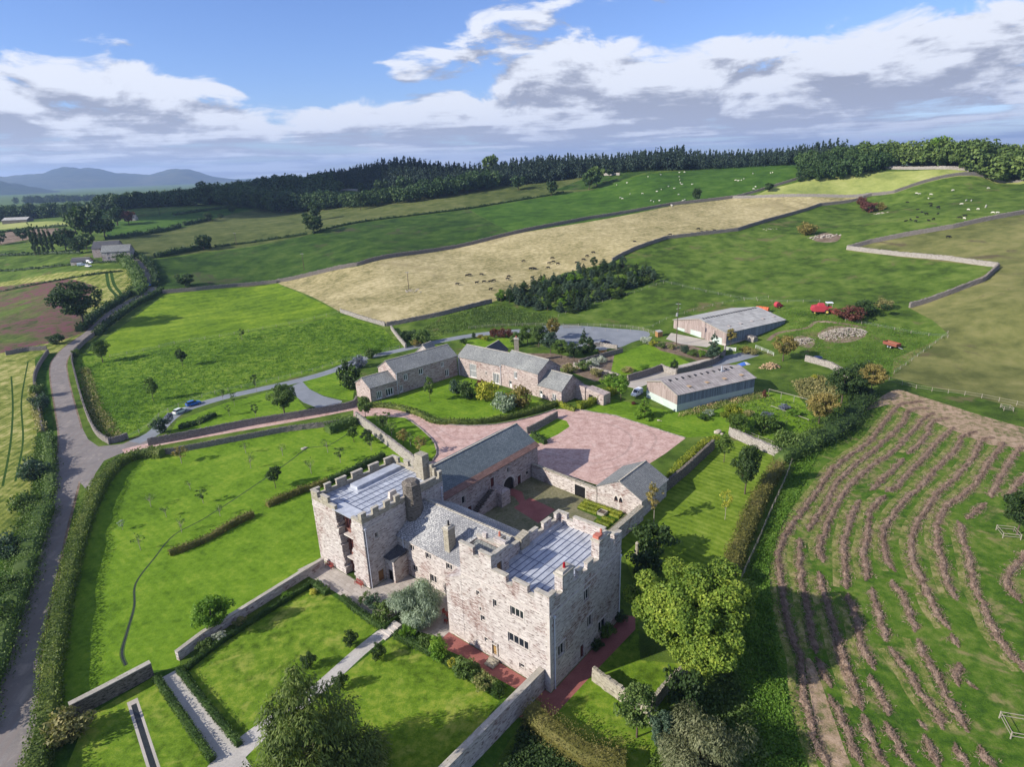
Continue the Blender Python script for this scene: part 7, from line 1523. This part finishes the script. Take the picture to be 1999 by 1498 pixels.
T(715, 822, 5.2, 2.1, 'small', 'mid', 'neat round headed tree at the end of the rubble wall beside the drive'); T(840, 785, 5.6, 1.7, 'small', 'mid', 'neat oval young tree on the lawn of the converted barns')
HD([(640, 846), (670, 835), (692, 826)], 3.4, 2.6, 'mid', 'bushy green clump at the corner between drive wall and rubble wall', name='shrub_clump', uneven=.25, rough=.2)
# meadow trees
for x, y, h_, r_, kd, mk, l_ in ((201, 708, 6.2, 3.2, 'broad', 'green', 'round tree in the bright meadow nearest the lane bend'), (357, 716, 5.0, 2.2, 'small', 'dark', 'dark small tree in the middle of the rough meadow'), (300, 783, 5.6, 2.1, 'small', 'green', 'green small tree in the rough meadow above the parked cars'), (473, 664, 4.0, 1.4, 'young', 'dark', 'small staked tree beside the meadow fence'), (501, 765, 4.6, 1.2, 'young', 'dark', 'small dark tree beside the bend of the tarmac drive'),
        (334, 832, 2.9, 1.6, 'small', 'purple', 'purplish bush tree just below the parked cars'), (315, 846, 3.4, 2.0, 'bush', 'bush', 'blue green bush at the start of the tarmac drive'), (556, 812, 7.0, 4.2, 'broad', 'mid', 'large spreading tree beside the side yard of the drive'), (458, 792, 3.6, 1.0, 'young', 'green', 'slim young tree on the grass strip below the drive'), (500, 818, 3.8, 1.1, 'young', 'dark', 'young tree just above the drive wall'), (392, 838, 3.0, 1.0, 'young', 'mid', 'sapling above the drive wall on the left'), (436, 783, 3.0, .9, 'young', 'green', 'thin sapling beside the drive right of the cars'), (448, 812, 2.8, .9, 'young', 'mid', 'thin sapling on the grass strip above the wall'),
        (165, 640, 15, 11, 'broad', 'dark', 'big dark oak on the left side of the lane')):
    T(x, y, h_, r_, kd, mk, l_)
HD([(350, 838), (385, 828), (420, 812)], 1.6, 1.2, 'dark', 'low shrub row on the grass strip below the tarmac drive', name='shrub_clump', uneven=.3, rough=.2)
# lane side bushes
for x, y, h_, r_, mk, l_ in ((82, 805, 4.2, 2.6, 'bush', 'grey green bush on the left wall at the lane bend'), (78, 775, 3.2, 2.0, 'mid', 'bush just above the grey green one at the lane bend'), (70, 935, 3.8, 3.0, 'bush', 'spreading grey green bush left of the lane junction'), (50, 1000, 3.4, 2.6, 'mid', 'light bush beside the ripe field left of the lane'), (110, 672, 3.0, 3.2, 'dark', 'dark bush where the lane curves behind the oak'), (150, 696, 2.2, 1.6, 'mid', 'small bush on the wall at the inside of the lane bend'), (140, 1440, 3.0, 2.6, 'weeds', 'sprawling pale shrub at the end of the dark garden wall'), (20, 1090, 3.5, 2.8, 'bush', 'grey bush in the lane hedge at the left edge'), (-8, 1230, 3.6, 3.0, 'mid', 'green bush in the lane hedge at lower left'), (10, 1170, 3.0, 2.5, 'mid', 'pale tufted bush in the left hedge')):
    T(x, y, h_, r_, 'bush', mk, l_, cat='bush')
# formal garden
for x, y, l_ in ((685, 1262, 'small dark conifer on the first garden lawn close to the path'), (740, 1288, 'small dark conifer on the second garden lawn close to the path'), (606, 1305, 'small dark conifer on the first garden lawn farther down'), (668, 1345, 'small dark conifer on the second garden lawn farther down')): T(x, y, 2.0, 1.0, 'shrub', 'dark', l_, 'shrub', name='dwarf_conifer')
T(858, 1290, 4.6, 1.35, 'column', 'fresh', 'bright egg shaped conifer in the border below the nearest tower', 'bush')
for x, y, h_, r_, mk, l_ in ((730, 1190, 1.8, 1.5, 'bush', 'blue green shrub in the bed below the terrace'), (750, 1208, 2.0, 1.8, 'mid', 'feathery light green shrub below the terrace'), (716, 1178, 1.4, 1.1, 'green', 'rounded green shrub nearest the terrace steps'), (800, 1245, 1.9, 1.3, 'fresh', 'bright lime shrub at the top of the gravel path'), (835, 1266, 1.6, 1.3, 'mid', 'soft pale green shrub beside the egg shaped conifer'), (912, 1325, 2.2, 1.8, 'mid', 'dark dusty green shrub in the border below the tower door'), (946, 1345, 1.8, 1.5, 'flowers', 'reddish flowering shrub at the end of the border'), (975, 1366, 2.2, .8, 'boxh', 'small upright conifer at the corner of the second lawn'), (886, 1303, 1.2, .8, 'yellow', 'tiny yellow shrub in the border'),
        (1185, 1245, 1.8, 1.3, 'green', 'shrub against the shaded wall of the nearest tower'), (1165, 1268, 1.2, .9, 'dark', 'low dark shrub near the shaded tower door'), (1210, 1215, 1.4, 1.1, 'dark', 'dark shrub at the back corner of the nearest tower'), (612, 1160, 1.0, .7, 'yellow', 'small yellow flowering plant by the left terrace corner'), (470, 1222, 1.1, 1.0, 'flowers', 'flowering plant in the bed below the long garden wall'), (400, 1270, 1.1, 1.2, 'mid', 'green plants in the bed below the long garden wall, left'), (430, 1250, 1.0, 1.0, 'white', 'white flowering plant below the long garden wall'), (560, 1170, .9, .9, 'fresh', 'small plant in the bed near the end of the long garden wall')):
    T(x, y, h_, r_, 'shrub' if r_ > .75 else 'column', mk, l_, 'shrub')
# lawn of the converted barns
for x, y, h_, r_, mk, l_ in ((893, 768, 3.2, 2.4, 'bush', 'dark blue green shrub on the barn lawn, left of the clump'), (915, 778, 4.0, 3.0, 'dark', 'tall dark shrub in the clump on the barn lawn'), (948, 781, 4.4, 3.4, 'yellow', 'bright golden yellow bush on the barn lawn'), (985, 803, 4.2, 3.6, 'silver', 'pale silver green bush on the barn lawn'), (1015, 795, 4.8, 3.4, 'autumn', 'bronze leaved bush on the right of the clump on the barn lawn'), (940, 762, 2.4, 1.8, 'copper', 'dark bronze shrub behind the golden bush')):
    T(x, y, h_, r_, 'bush', mk, l_, 'bush')
# gardens behind the barns
for i, (x, y, h_, r_, kd, mk, l_) in enumerate(((683, 760, 6.5, 3.4, 'bush', 'dark', 'dark bushy tree against the left gable of the barns'), (700, 718, 3, 2.6, 'bush', 'purple', 'lilac grey bush behind the low left wing'), (722, 700, 3, 1.8, 'bush', 'mid', 'green bush on the verge behind the left wing'), (735, 693, 2.6, 1.8, 'shrub', 'fresh', 'light shrub on the verge by the tarmac'), (812, 677, 2.2, 1.8, 'shrub', 'autumn', 'reddish shrub where the pale wall reaches the drive'), (826, 672, 4, 3.6, 'bush', 'mid', 'rough thicket above the drive behind the barns'), (800, 664, 3, 3.4, 'bush', 'dark', 'dark thicket right of the pale wall'),
        (905, 672, 1.8, 1.5, 'shrub', 'dark', 'dark dome shrub at the left end of the back garden'), (925, 660, 2.4, .9, 'column', 'dark', 'small upright conifer in the back garden'), (938, 662, 1.4, 1.4, 'shrub', 'autumn', 'low golden brown shrub in the back garden'), (948, 665, 1.6, 1.6, 'shrub', 'yellow', 'yellow shrub in the back garden'), (965, 660, 3.2, 1.8, 'shrub', 'copper', 'dark copper shrub, left of three behind the barns'), (980, 660, 3.0, 1.8, 'shrub', 'copper', 'dark copper shrub, middle of three behind the barns'), (995, 660, 2.8, 1.8, 'shrub', 'copper', 'dark copper shrub, right of three behind the barns'),
        (1010, 677, 4.0, 2.6, 'bush', 'mid', 'green bush beside the copper shrubs'), (1030, 672, 5.2, 3.2, 'broad', 'green', 'green tree left of the dense garden group'), (1052, 678, 6.0, 3.6, 'broad', 'mid', 'tall loose tree in the dense garden group'), (1075, 690, 5.6, 3.6, 'broad', 'bush', 'blue green tree in the dense garden group'), (1095, 700, 5.0, 3.4, 'broad', 'green', 'dark green tree in the front of the dense garden group'), (1080, 662, 6.2, 3.4, 'broad', 'autumn', 'brownish loose tree at the back of the dense garden group'), (1120, 705, 5, 3.0, 'broad', 'dark', 'dark tree at the right of the dense garden group'), (1145, 690, 4.4, 3.0, 'bush', 'dark', 'dark bush near the small walled pen'), (1140, 668, 5.0, 1.4, 'cone', 'dark', 'dark wedge shaped conifer beside the tarmac turning area'),
        (1110, 728, 2.2, 2.4, 'bush', 'flowers', 'mixed flowering border behind the right stone gable'), (1140, 722, 2.4, 2.4, 'bush', 'mid', 'green border shrub behind the right stone gable'), (1158, 715, 2.0, 2.4, 'bush', 'white', 'white flowering bush left of the round lawn'), (1175, 708, 1.8, 1.8, 'bush', 'white', 'second white flowering bush nearest the pale path'), (1165, 735, 2.0, 2.2, 'bush', 'weeds', 'brownish border plants below the white flowers'), (1195, 745, 1.8, 2.2, 'bush', 'mid', 'low green border along the lower garden wall'), (1225, 727, 1.4, 2.0, 'bush', 'flowers', 'pinkish border along the bottom of the round lawn'), (1255, 722, 1.4, 1.8, 'bush', 'fresh', 'bright low border above the yard wall'),
        (1262, 672, 2.2, 2.2, 'bush', 'white', 'white blossoming shrub at the top of the round lawn'), (1275, 676, 1.8, 1.6, 'shrub', 'yellow', 'golden shrub beside the white blossoming shrub'), (1292, 680, 1.8, 1.8, 'shrub', 'mid', 'green shrub in the border below the power pole'), (1310, 682, 1.6, 1.6, 'shrub', 'flowers', 'flowering shrub beside the power pole'), (1335, 690, 2.4, 2.0, 'shrub', 'bush', 'blue green shrub right of the power pole'), (1352, 696, 2.0, 1.8, 'shrub', 'mid', 'shrub at the right end of the garden border'), (1370, 698, 2.2, 1.6, 'shrub', 'fresh', 'lime shrub near the dark conifer'), (1392, 702, 9, 2.6, 'cone', 'bush', 'tall blue green conifer in front of the big shed'), (1426, 675, 4.6, 2.2, 'small', 'autumn', 'rounded golden green tree at the corner of the big shed'), (1316, 722, 2.6, 1.3, 'shrub', 'dark', 'dark dwarf pine at the bottom of the round lawn'),
        (1212, 783, 5.6, 2.6, 'small', 'fresh', 'bright round headed tree left of the white van'), (1258, 815, 5.4, 2.4, 'cone', 'fresh', 'bright conical tree in front of the smaller shed'), (1190, 755, 2.6, 2.4, 'bush', 'fresh', 'bright shrub behind the small round tree'),
        (1455, 690, 2.0, 2.0, 'shrub', 'autumn', 'yellow brown shrub beside the stone platform'), (1470, 692, 1.6, 2.2, 'shrub', 'weeds', 'dry grass clump beside the stone platform'), (1528, 705, 6.5, 4.4, 'broad', 'autumn', 'large golden green tree behind the vegetable garden'),
        (1425, 838, 5.0, 3.0, 'broad', 'yhedge', 'yellow green tree at the near left of the vegetable garden'), (1440, 852, 4.2, 2.6, 'broad', 'green', 'green tree beside the gatepost of the vegetable garden'), (1490, 845, 3.4, 2.8, 'bush', 'green', 'green bush inside the vegetable garden'), (1530, 880, 4.0, 3.0, 'bush', 'mid', 'bush at the end of the bright rubble wall'), (1598, 828, 6.0, 3.8, 'broad', 'autumn', 'golden tree on the right of the vegetable garden'), (1642, 788, 7.5, 4.6, 'broad', 'dark', 'very dark round tree between the sheds and the hay field'), (1700, 765, 6.0, 4.0, 'broad', 'autumn', 'brownish tree at the top corner of the hay field'), (1685, 740, 4.0, 3.4, 'bush', 'dark', 'dark bush behind the brownish tree'), (1670, 780, 5, 3.4, 'broad', 'dark', 'dark tree right of the very dark round tree'),
        (1492, 775, 2.2, .8, 'column', 'copper', 'narrow red leaved shrub at the end of the smaller shed'), (1385, 812, 1.4, 1.6, 'shrub', 'silver', 'silvery shrub on the lawn below the smaller shed'), (1372, 820, 1.2, 1.6, 'shrub', 'boxh', 'low dark shrub beside the silvery one'), (1530, 800, 1.2, 1.4, 'shrub', 'purple', 'lavender coloured plant in the vegetable garden'), (1495, 815, 1.2, 1.6, 'shrub', 'purple', 'grey purple plant in the middle of the vegetable garden'), (1460, 812, 1.3, 1.6, 'shrub', 'flowers', 'flowering plants in the vegetable garden'), (1550, 812, 1.4, 1.8, 'shrub', 'fresh', 'leafy plants in the vegetable garden'), (1520, 838, 1.6, 1.8, 'shrub', 'mid', 'green shrub in the lower vegetable garden'), (1237, 790, 1.0, .7, 'column', 'copper', 'tiny red shrub behind the conical tree'),
        (1660, 625, 4.0, 5.0, 'bush', 'copper', 'dark reddish thorn bush right of the combine harvester'), (1695, 615, 4.2, 5.2, 'bush', 'dark', 'dark green thorn bush next to the reddish one'), (1725, 603, 3.0, 3.4, 'bush', 'weeds', 'pale yellowish bush behind the thorn bushes'), (1985, 1045, 6.2, 3.4, 'broad', 'dark', 'dark tree standing in a timber guard at the right edge'), (1590, 740, 1.6, 1.0, 'column', 'yellow', 'small yellow bush on the rough ground behind the sheds'),
        (1575, 458, 5.0, 5.4, 'bush', 'autumn', 'golden brown thorn beside the rocky outcrop'), (1695, 415, 5.2, 5.0, 'bush', 'copper', 'dark red brown thorn by the upper rocks, left'), (1715, 412, 4.0, 3.6, 'bush', 'autumn', 'brown thorn by the upper rocks, right'), (1681, 400, 4, 3.2, 'bush', 'copper', 'brown thorn nearest the field wall'),
        (1360, 394, 7.5, 4.0, 'far', 'dark', 'lone dark round tree in the stubble wall right of the sheep'), (1500, 374, 5, 4.6, 'far', 'dark', 'dark bush on the wall below the wood clump'), (1012, 371, 10, 8.5, 'far', 'wood', 'broad round tree on the hillside left of centre'), (1076, 382, 10, 6.0, 'far', 'dark', 'dark round tree standing alone on the hillside'), (1150, 370, 12, 8, 'far', 'wood', 'tree clump with the hillside wall, left tree'), (1165, 364, 13, 8, 'far', 'mid', 'tree clump with the hillside wall, right tree'), (1190, 344, 5, 3.6, 'far', 'dark', 'small tree right of the hillside clump'),
        (735, 395, 9, 5, 'far', 'mid', 'small tree beside the hillside hedge'), (706, 385, 12, 5, 'far', 'dark', 'dark tree where two hillside fields meet, upper'), (704, 410, 12, 5, 'far', 'dark', 'dark tree where two hillside fields meet, lower'), (583, 408, 9, 7, 'far', 'dark', 'dark bushes high in the olive field, left'), (600, 402, 5, 5, 'far', 'dark', 'dark bushes high in the olive field, right'), (617, 430, 12, 7, 'far', 'dark', 'larger round tree in the olive field'), (598, 434, 6, 4, 'far', 'dark', 'small tree left of the larger one in the olive field'), (614, 456, 10, 8, 'far', 'dark', 'spreading tree on the lower boundary of the olive field'), (521, 397, 8, 6, 'far', 'dark', 'dark tree on the upper hillside boundary, left'), (552, 395, 6, 4.5, 'far', 'dark', 'small dark tree on the upper hillside boundary, right'), (453, 416, 6, 4.5, 'far', 'dark', 'small round tree on the green slope'), (408, 432, 6, 5, 'far', 'dark', 'dark tree at the end of the slope hedge'), (431, 428, 4, 3, 'far', 'dark', 'small bush above the slope hedge'), (399, 488, 8, 7, 'far', 'dark', 'dark tree at the end of the bushy hedge'), (363, 560, 5.5, 6, 'far', 'dark', 'dark bush at the left end of the meadow wall'),
        (182, 470, 20, 13, 'far', 'dark', 'largest very dark tree behind the far farm'), (148, 452, 14, 9, 'far', 'dark', 'dark tree left of the largest one behind the farm'), (205, 462, 11, 10, 'far', 'dark', 'dark tree on the right of the far farm group'), (230, 440, 12, 10, 'far', 'wood', 'tree right of the farm on the lane above'), (252, 438, 9, 7, 'far', 'copper', 'brownish tree near the tiny white cottage'), (130, 490, 12, 9, 'far', 'dark', 'dark tree just left of the far farmhouse'), (155, 495, 9, 7, 'far', 'wood', 'green tree in front of the far farm trees'), (170, 488, 9, 6, 'far', 'mid', 'green tree between barn and poplars'), (236, 513, 4, 4, 'far', 'dark', 'round bush at the right corner of the far farmhouse'), (45, 470, 7, 6, 'far', 'wood', 'round tree in the brown field on the left'), (2, 478, 8, 6, 'far', 'wood', 'tree at the left edge by the brown field'), (140, 412, 16, 12, 'far', 'mid', 'light green tree above the far farm'), (1955, 358, 3, 2, 'far', 'dark', 'tiny bush on the top wall at right'))):
    T(x, y, h_, r_, kd, mk, l_, 'tree' if kd in ('broad', 'small', 'young', 'far', 'cone') else 'bush')
for i, (x, y) in enumerate(((70, 499), (78, 498), (87, 497), (96, 496), (105, 495))): T(x, y, 22-i*1.2, 1.7, 'poplar', 'dark', 'dark slender poplar left of the far farm, '+('leftmost of the row', 'second of the row from the left', 'middle of the row', 'fourth of the row from the left', 'rightmost of the row')[i], group='row of poplars by the far farm')
# ---- plantation of young conifers: every tree its own
def inside(P, q):
    c = False
    for (x0, y0), (x1, y1) in zip(P, np.roll(P, -1, 0)):
        if (y0 > q[1]) != (y1 > q[1]) and q[0] < (x1-x0)*(q[1]-y0)/(y1-y0)+x0: c = not c
    return c
PP = P2([(962, 590), (1010, 568), (1080, 545), (1140, 528), (1180, 516), (1230, 520), (1290, 548), (1230, 572), (1160, 598), (1098, 620), (1040, 605)])
rp = random.Random(9); lo, hi = PP.min(0), PP.max(0); placed = []
tries = 0
while len(placed) < 150 and tries < 9000:
    tries += 1; q = np.array([rp.uniform(lo[0], hi[0]), rp.uniform(lo[1], hi[1])])
    if inside(PP, q) and all(np.hypot(*(q-p)) > 2.9 for p in placed):
        placed.append(q); mk = rp.choice(['bush', 'bush', 'dark', 'bush', 'dark', 'mid', 'fresh'] if rp.random() < .5 else ['bush', 'dark']); kd = rp.choice(['cone', 'cone', 'small'])
        T(0, 0, rp.uniform(3.2, 5.2), rp.uniform(1.7, 2.6), kd, mk, {'bush': 'blue green young tree in the dense hillside plantation', 'dark': 'dark green young tree in the dense hillside plantation', 'mid': 'mid green young tree in the dense hillside plantation', 'fresh': 'bright green young tree in the dense hillside plantation'}[mk], 'tree', 'plantation on the slope: '+{'bush': 'blue green', 'dark': 'dark', 'mid': 'mid green', 'fresh': 'bright green'}[mk]+' trees', world=q, name='plantation_tree')
# ---- woods on the skyline, far off
def small_tpl(seed, kind):
    g = rngc(seed)
    if kind == 'con':
        h, r = 20, 3.4; cm = crown_clumps(g, h, r, 2, 46, 'cone'); n = 230; cl = np.array(cm); i = g.integers(0, len(cl), n); d = g.normal(size=(n, 3)); C = cl[i, :3]+d*cl[i, 3:4]*.5; V, F = cards(C, 1.3, g, d*.3+np.array([0, 0, .3]), .5); V[:, 2] = np.maximum(V[:, 2], 0); top = np.array([[0, -.4, 17], [.0, .4, 17], [0, 0, 20.5], [0, 0, 17]]); V = np.concatenate([V, top])
    else:
        h, r = 15, 6.0; cm = crown_clumps(g, h, r, 1.5, 34, 'ball'); n = 560; cl = np.array(cm); i = g.integers(0, len(cl), n); d = g.normal(size=(n, 3)); d /= np.linalg.norm(d, axis=1)[:, None]; C = cl[i, :3]+d*cl[i, 3:4]; V, F = cards(C, 1.3, g, d*.9+np.array([0, 0, .3]), .7); V[:, 2] = np.maximum(V[:, 2], 0)
    return V
TP = {'con': [small_tpl(40+i, 'con') for i in range(4)], 'dec': [small_tpl(60+i, 'dec') for i in range(4)]}
def wood(name, front, depth, kind, mk, hs, spacing, label, seed, mix=0.0, ramp=0.0):
    """trees planted in rows behind the front edge (a line on the ground)"""
    g = rngc(seed); P = np.array([azr(a, b) for a, b in front]); P, s = run(P, spacing); VV = []
    for j in range(int(depth/spacing)+1):
        for i, p in enumerate(P):
            u = p/np.linalg.norm(p); q = p+u*j*spacing*1.05+g.normal(size=2)*spacing*.28; k = TP[kind if g.uniform() > mix else ('dec' if kind == 'con' else 'con')][g.integers(0, 4)]
            sc = g.uniform(hs[0], hs[1])*(1+.13*math.sin(i*.21+seed)+.09*math.sin(i*.083+j*.6+seed*2))*(.62+.38*min(1, i/len(P)/ramp) if ramp else 1); a = g.uniform(0, 6.28); R = np.array([[math.cos(a), -math.sin(a), 0], [math.sin(a), math.cos(a), 0], [0, 0, 1]])
            VV.append(k@R.T*np.array([sc*g.uniform(.85, 1.2), sc*g.uniform(.85, 1.2), sc])+np.array([q[0], q[1], h1(q[0], q[1])-.6]))
    V = np.concatenate(VV); F = np.arange(len(V)).reshape(-1, 4); o = link(name, nmesh(name, V, F, LF[mk])); tag(o, label, 'woodland', kind='stuff')
wood('conifer_wood', [(610, 790), (700, 700), (830, 640), (980, 630), (1110, 630), (1230, 610), (1330, 620)], 120, 'con', 'conifer', (.68, 1.0), 4.9, 'dark spruce wood along the middle of the skyline', 1, .3, .35)
wood('conifer_wood', [(1330, 630), (1460, 620), (1560, 600), (1640, 590)], 80, 'con', 'conifer', (.55, .85), 4.8, 'dark spruce wood on the skyline above the sheep field', 2, .3)
wood('broadleaf_wood', [(180, 860), (300, 800), (430, 740), (560, 680), (640, 640)], 130, 'dec', 'wood', (.9, 1.3), 9, 'dark broadleaf wood on the left hillside', 3)
wood('broadleaf_wood', [(640, 650), (720, 600), (830, 590), (900, 600), (960, 620)], 26, 'dec', 'wood', (.75, 1.15), 8, 'mixed broadleaf trees fronting the spruce wood', 4)
wood('broadleaf_wood', [(1565, 530), (1600, 530), (1650, 535), (1700, 545), (1725, 550)], 50, 'dec', 'wood', (.75, 1.0), 6.5, 'dark clump of broadleaf trees above the straw field', 5)
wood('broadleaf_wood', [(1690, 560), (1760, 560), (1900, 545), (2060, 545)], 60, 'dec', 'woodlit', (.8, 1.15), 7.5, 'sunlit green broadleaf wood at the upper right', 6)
wood('broadleaf_wood', [(-60, 1000), (30, 980), (130, 930), (210, 930)], 60, 'dec', 'wood', (.8, 1.15), 9, 'broadleaf trees in the valley at the left edge', 7)
wood('broadleaf_wood', [(-100, 1500), (60, 1450), (180, 1400), (330, 1300)], 120, 'dec', 'wood', (1.0, 1.4), 15, 'distant woods in the valley on the left', 8)
wood('broadleaf_wood', [(40, 2300), (200, 2300), (330, 2200), (480, 2100)], 260, 'dec', 'wood', (1.2, 1.7), 26, 'farthest woods below the blue hills', 9)
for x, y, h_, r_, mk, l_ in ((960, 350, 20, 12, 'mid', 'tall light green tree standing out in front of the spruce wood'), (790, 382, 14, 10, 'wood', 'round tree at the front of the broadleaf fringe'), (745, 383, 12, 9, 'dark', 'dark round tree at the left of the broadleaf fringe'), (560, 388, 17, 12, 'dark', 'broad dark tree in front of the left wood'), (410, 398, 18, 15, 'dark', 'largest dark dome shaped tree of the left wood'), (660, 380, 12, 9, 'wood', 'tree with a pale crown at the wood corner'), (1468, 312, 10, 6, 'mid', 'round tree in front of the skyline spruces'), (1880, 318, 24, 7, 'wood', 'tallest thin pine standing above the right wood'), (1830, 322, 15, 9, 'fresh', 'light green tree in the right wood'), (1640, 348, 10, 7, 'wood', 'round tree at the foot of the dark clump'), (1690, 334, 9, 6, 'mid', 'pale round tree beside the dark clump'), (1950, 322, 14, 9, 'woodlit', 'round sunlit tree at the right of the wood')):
    T(x, y, h_, r_, 'far', mk, l_)
# ---- rubble and rocks
boulders(1645, 652, 6.5, 520, .30, 'pale rubble heap on the rough ground behind the sheds', hgt=1.6, kind='stuff'); boulders(1562, 668, 4.2, 240, .27, 'smaller pale rubble heap left of the big one', hgt=1.2, kind='stuff')
boulders(1608, 463, 7, 60, .6, 'pale rocky outcrop beside the golden brown thorn', name='rock_outcrop', cat='rocks', hgt=.6, kind='stuff'); boulders(1720, 417, 4, 26, .55, 'upper rocks beside the dark red thorns', name='rock_outcrop', cat='rocks', hgt=.5, kind='stuff'); boulders(1500, 448, 4, 12, .45, 'scattered white stones below the long field wall', name='rocks', cat='rocks', hgt=.1, kind='stuff')
boulders(808, 568, 4, 30, .45, 'stones round the foot of the pole in the stubble field', name='rocks', cat='rocks', hgt=.1, kind='stuff'); boulders(1503, 718, 2.6, 140, .35, 'tan gravel heap beside the smaller farm shed', mk='tan_heap', name='gravel_heap', hgt=1.9, kind='stuff')
boulders(1404, 848, .9, 4, .9, 'large pale boulder gatepost by the vegetable garden', name='boulder', cat='boulder', hgt=.9); boulders(1288, 822, .5, 3, .4, 'small white stone beside the conical tree', name='boulder', cat='boulder', hgt=.2); boulders(596, 876, .7, 3, .55, 'pale flat stone slab over the stream', mk='pale_wood', name='stone_slab', cat='slab', hgt=.1)
boulders(1120, 803, .35, 3, .5, 'small stone gatepost at the hedge gap', name='gatepost', cat='gatepost', hgt=.9)
# ---- rough growth
tufts([(155, 700), (215, 702), (350, 676), (520, 650), (664, 620), (748, 650), (780, 680), (570, 730), (440, 762), (330, 795), (270, 840), (215, 860), (175, 800)], 26000, .34, 'grassb', 'rough grass tussocks of the fenced meadow', hgt=.25)
tufts([(155, 720), (175, 720), (200, 800), (240, 850), (215, 862), (185, 835), (165, 780)], 3000, .4, 'weeds', 'weeds inside the meadow wall', hgt=.7)
tufts([(790, 660), (860, 622), (960, 596), (1090, 622), (1060, 634), (930, 642), (860, 655), (800, 676)], 9000, .4, 'mid', 'rank growth above the tarmac drive', hgt=.6)
tufts([(1455, 1150), (1500, 1020), (1560, 900), (1600, 880), (1560, 960), (1520, 1040), (1500, 1120), (1520, 1300), (1570, 1500), (1450, 1500), (1430, 1320)], 26000, .30, 'grassb', 'rank grass between the hedge and the hay rows', hgt=.25)
tufts([(1030, 1400), (1200, 1500), (1200, 1560), (960, 1560)], 9000, .3, 'dark', 'dark undergrowth at the foot of the high garden wall', hgt=.5)
tufts([(1500, 600), (1650, 610), (1850, 655), (1800, 690), (1740, 735), (1600, 700), (1540, 660), (1530, 640)], 12000, .3, 'grassb', 'rank grass round the farm machinery', hgt=.15)
tufts([(1550, 745), (1600, 735), (1660, 760), (1620, 790), (1560, 780)], 3500, .5, 'weeds', 'weeds on the rough ground behind the vegetable garden', hgt=.7)
tufts([(1320, 815), (1350, 800), (1480, 765), (1500, 775), (1440, 790), (1350, 812)], 3500, .28, 'flowers', 'flower border along the smaller shed', hgt=.7)
tufts([(70, 855), (90, 850), (108, 900), (102, 960), (70, 1010), (30, 1090), (0, 1130), (20, 1050), (60, 960)], 7000, .35, 'mid', 'verge growth on the left of the lane', hgt=.7)
tufts([(1440, 790), (1500, 775), (1600, 800), (1640, 840), (1540, 880), (1440, 845)], 2600, .35, 'mid', 'low crops in the vegetable garden', hgt=.4)
tufts([(1350, 1330), (1430, 1300), (1500, 1480), (1380, 1560), (1250, 1560)], 7000, .3, 'mid', 'undergrowth around the grey willow', hgt=.6)
# ------------------------------------------------------------------ unseen clouds overhead, added to shade the far hillside, and the air
def added_shade_cloud(px, py, rx, ry, ang, label, seed, alt=620):
    """an unseen mass added between the sun and the ground to shade it"""
    g = rngc(seed); gp = np.array([px, py]); t = alt/math.tan(R_(SUN_EL)); c = gp-np.array([math.cos(R_(SUN_AZ)), math.sin(R_(SUN_AZ))])*t
    bm = bmesh.new(); n = 26
    for i in range(n):
        a = g.uniform(0, 6.28); q = g.uniform(0, 1)**.6; x, y = rx*q*math.cos(a)*.8, ry*q*math.sin(a)*.8; s = g.uniform(.35, .6)*min(rx, ry)
        X = x*math.cos(R_(ang))-y*math.sin(R_(ang)); Y = x*math.sin(R_(ang))+y*math.cos(R_(ang))
        bmesh.ops.create_icosphere(bm, subdivisions=3, radius=s, matrix=Matrix.Translation((X, Y, g.uniform(0, .3)*s))@Matrix.Diagonal((1.3, 1.2, .55, 1)))
    me = bpy.data.meshes.new('added_shade_cloud'); bm.to_mesh(me); bm.free(); me.materials.append(M['added_shade_cloud']); o = link('added_shade_cloud', me); o.location = (c[0], c[1], alt)
    m = o.modifiers.new('join', 'REMESH'); m.mode = 'VOXEL'; m.voxel_size = min(rx, ry)*.07
    dg = bpy.context.evaluated_depsgraph_get(); me2 = bpy.data.meshes.new_from_object(o.evaluated_get(dg)); o.modifiers.clear(); o.data = me2; me2.polygons.foreach_set('use_smooth', np.ones(len(me2.polygons), bool))
    V = np.zeros(len(me2.vertices)*3); me2.vertices.foreach_get('co', V); V = V.reshape(-1, 3); V += g.normal(size=V.shape)*min(rx, ry)*.012; me2.vertices.foreach_set('co', V.ravel())
    tag(o, label, 'added_shade_cloud', kind='structure')
M['added_shade_cloud'] = plain('shade_cloud_white', (.9, .9, .9), .95, 0)
added_shade_cloud(-60, 790, 440, 90, 25, 'added_shade_cloud', 3)
m = bpy.data.materials.new('haze'); m.use_nodes = True; n_ = m.node_tree; n_.nodes.clear(); v_ = n_.nodes.new('ShaderNodeVolumePrincipled'); v_.inputs['Color'].default_value = (.45, .64, 1.0, 1); v_.inputs['Density'].default_value = 9e-5; v_.inputs['Density Attribute'].default_value = ''; v_.inputs['Anisotropy'].default_value = .2
o_ = n_.nodes.new('ShaderNodeOutputMaterial'); n_.links.new(v_.outputs[0], o_.inputs['Volume'])
k = MB(); k.box((0, 0, 176), AX, (16500, 16500, 186)); hz_ = k.build('haze', m); tag(hz_, 'thin blue haze in the air over the valley', 'haze', kind='stuff')
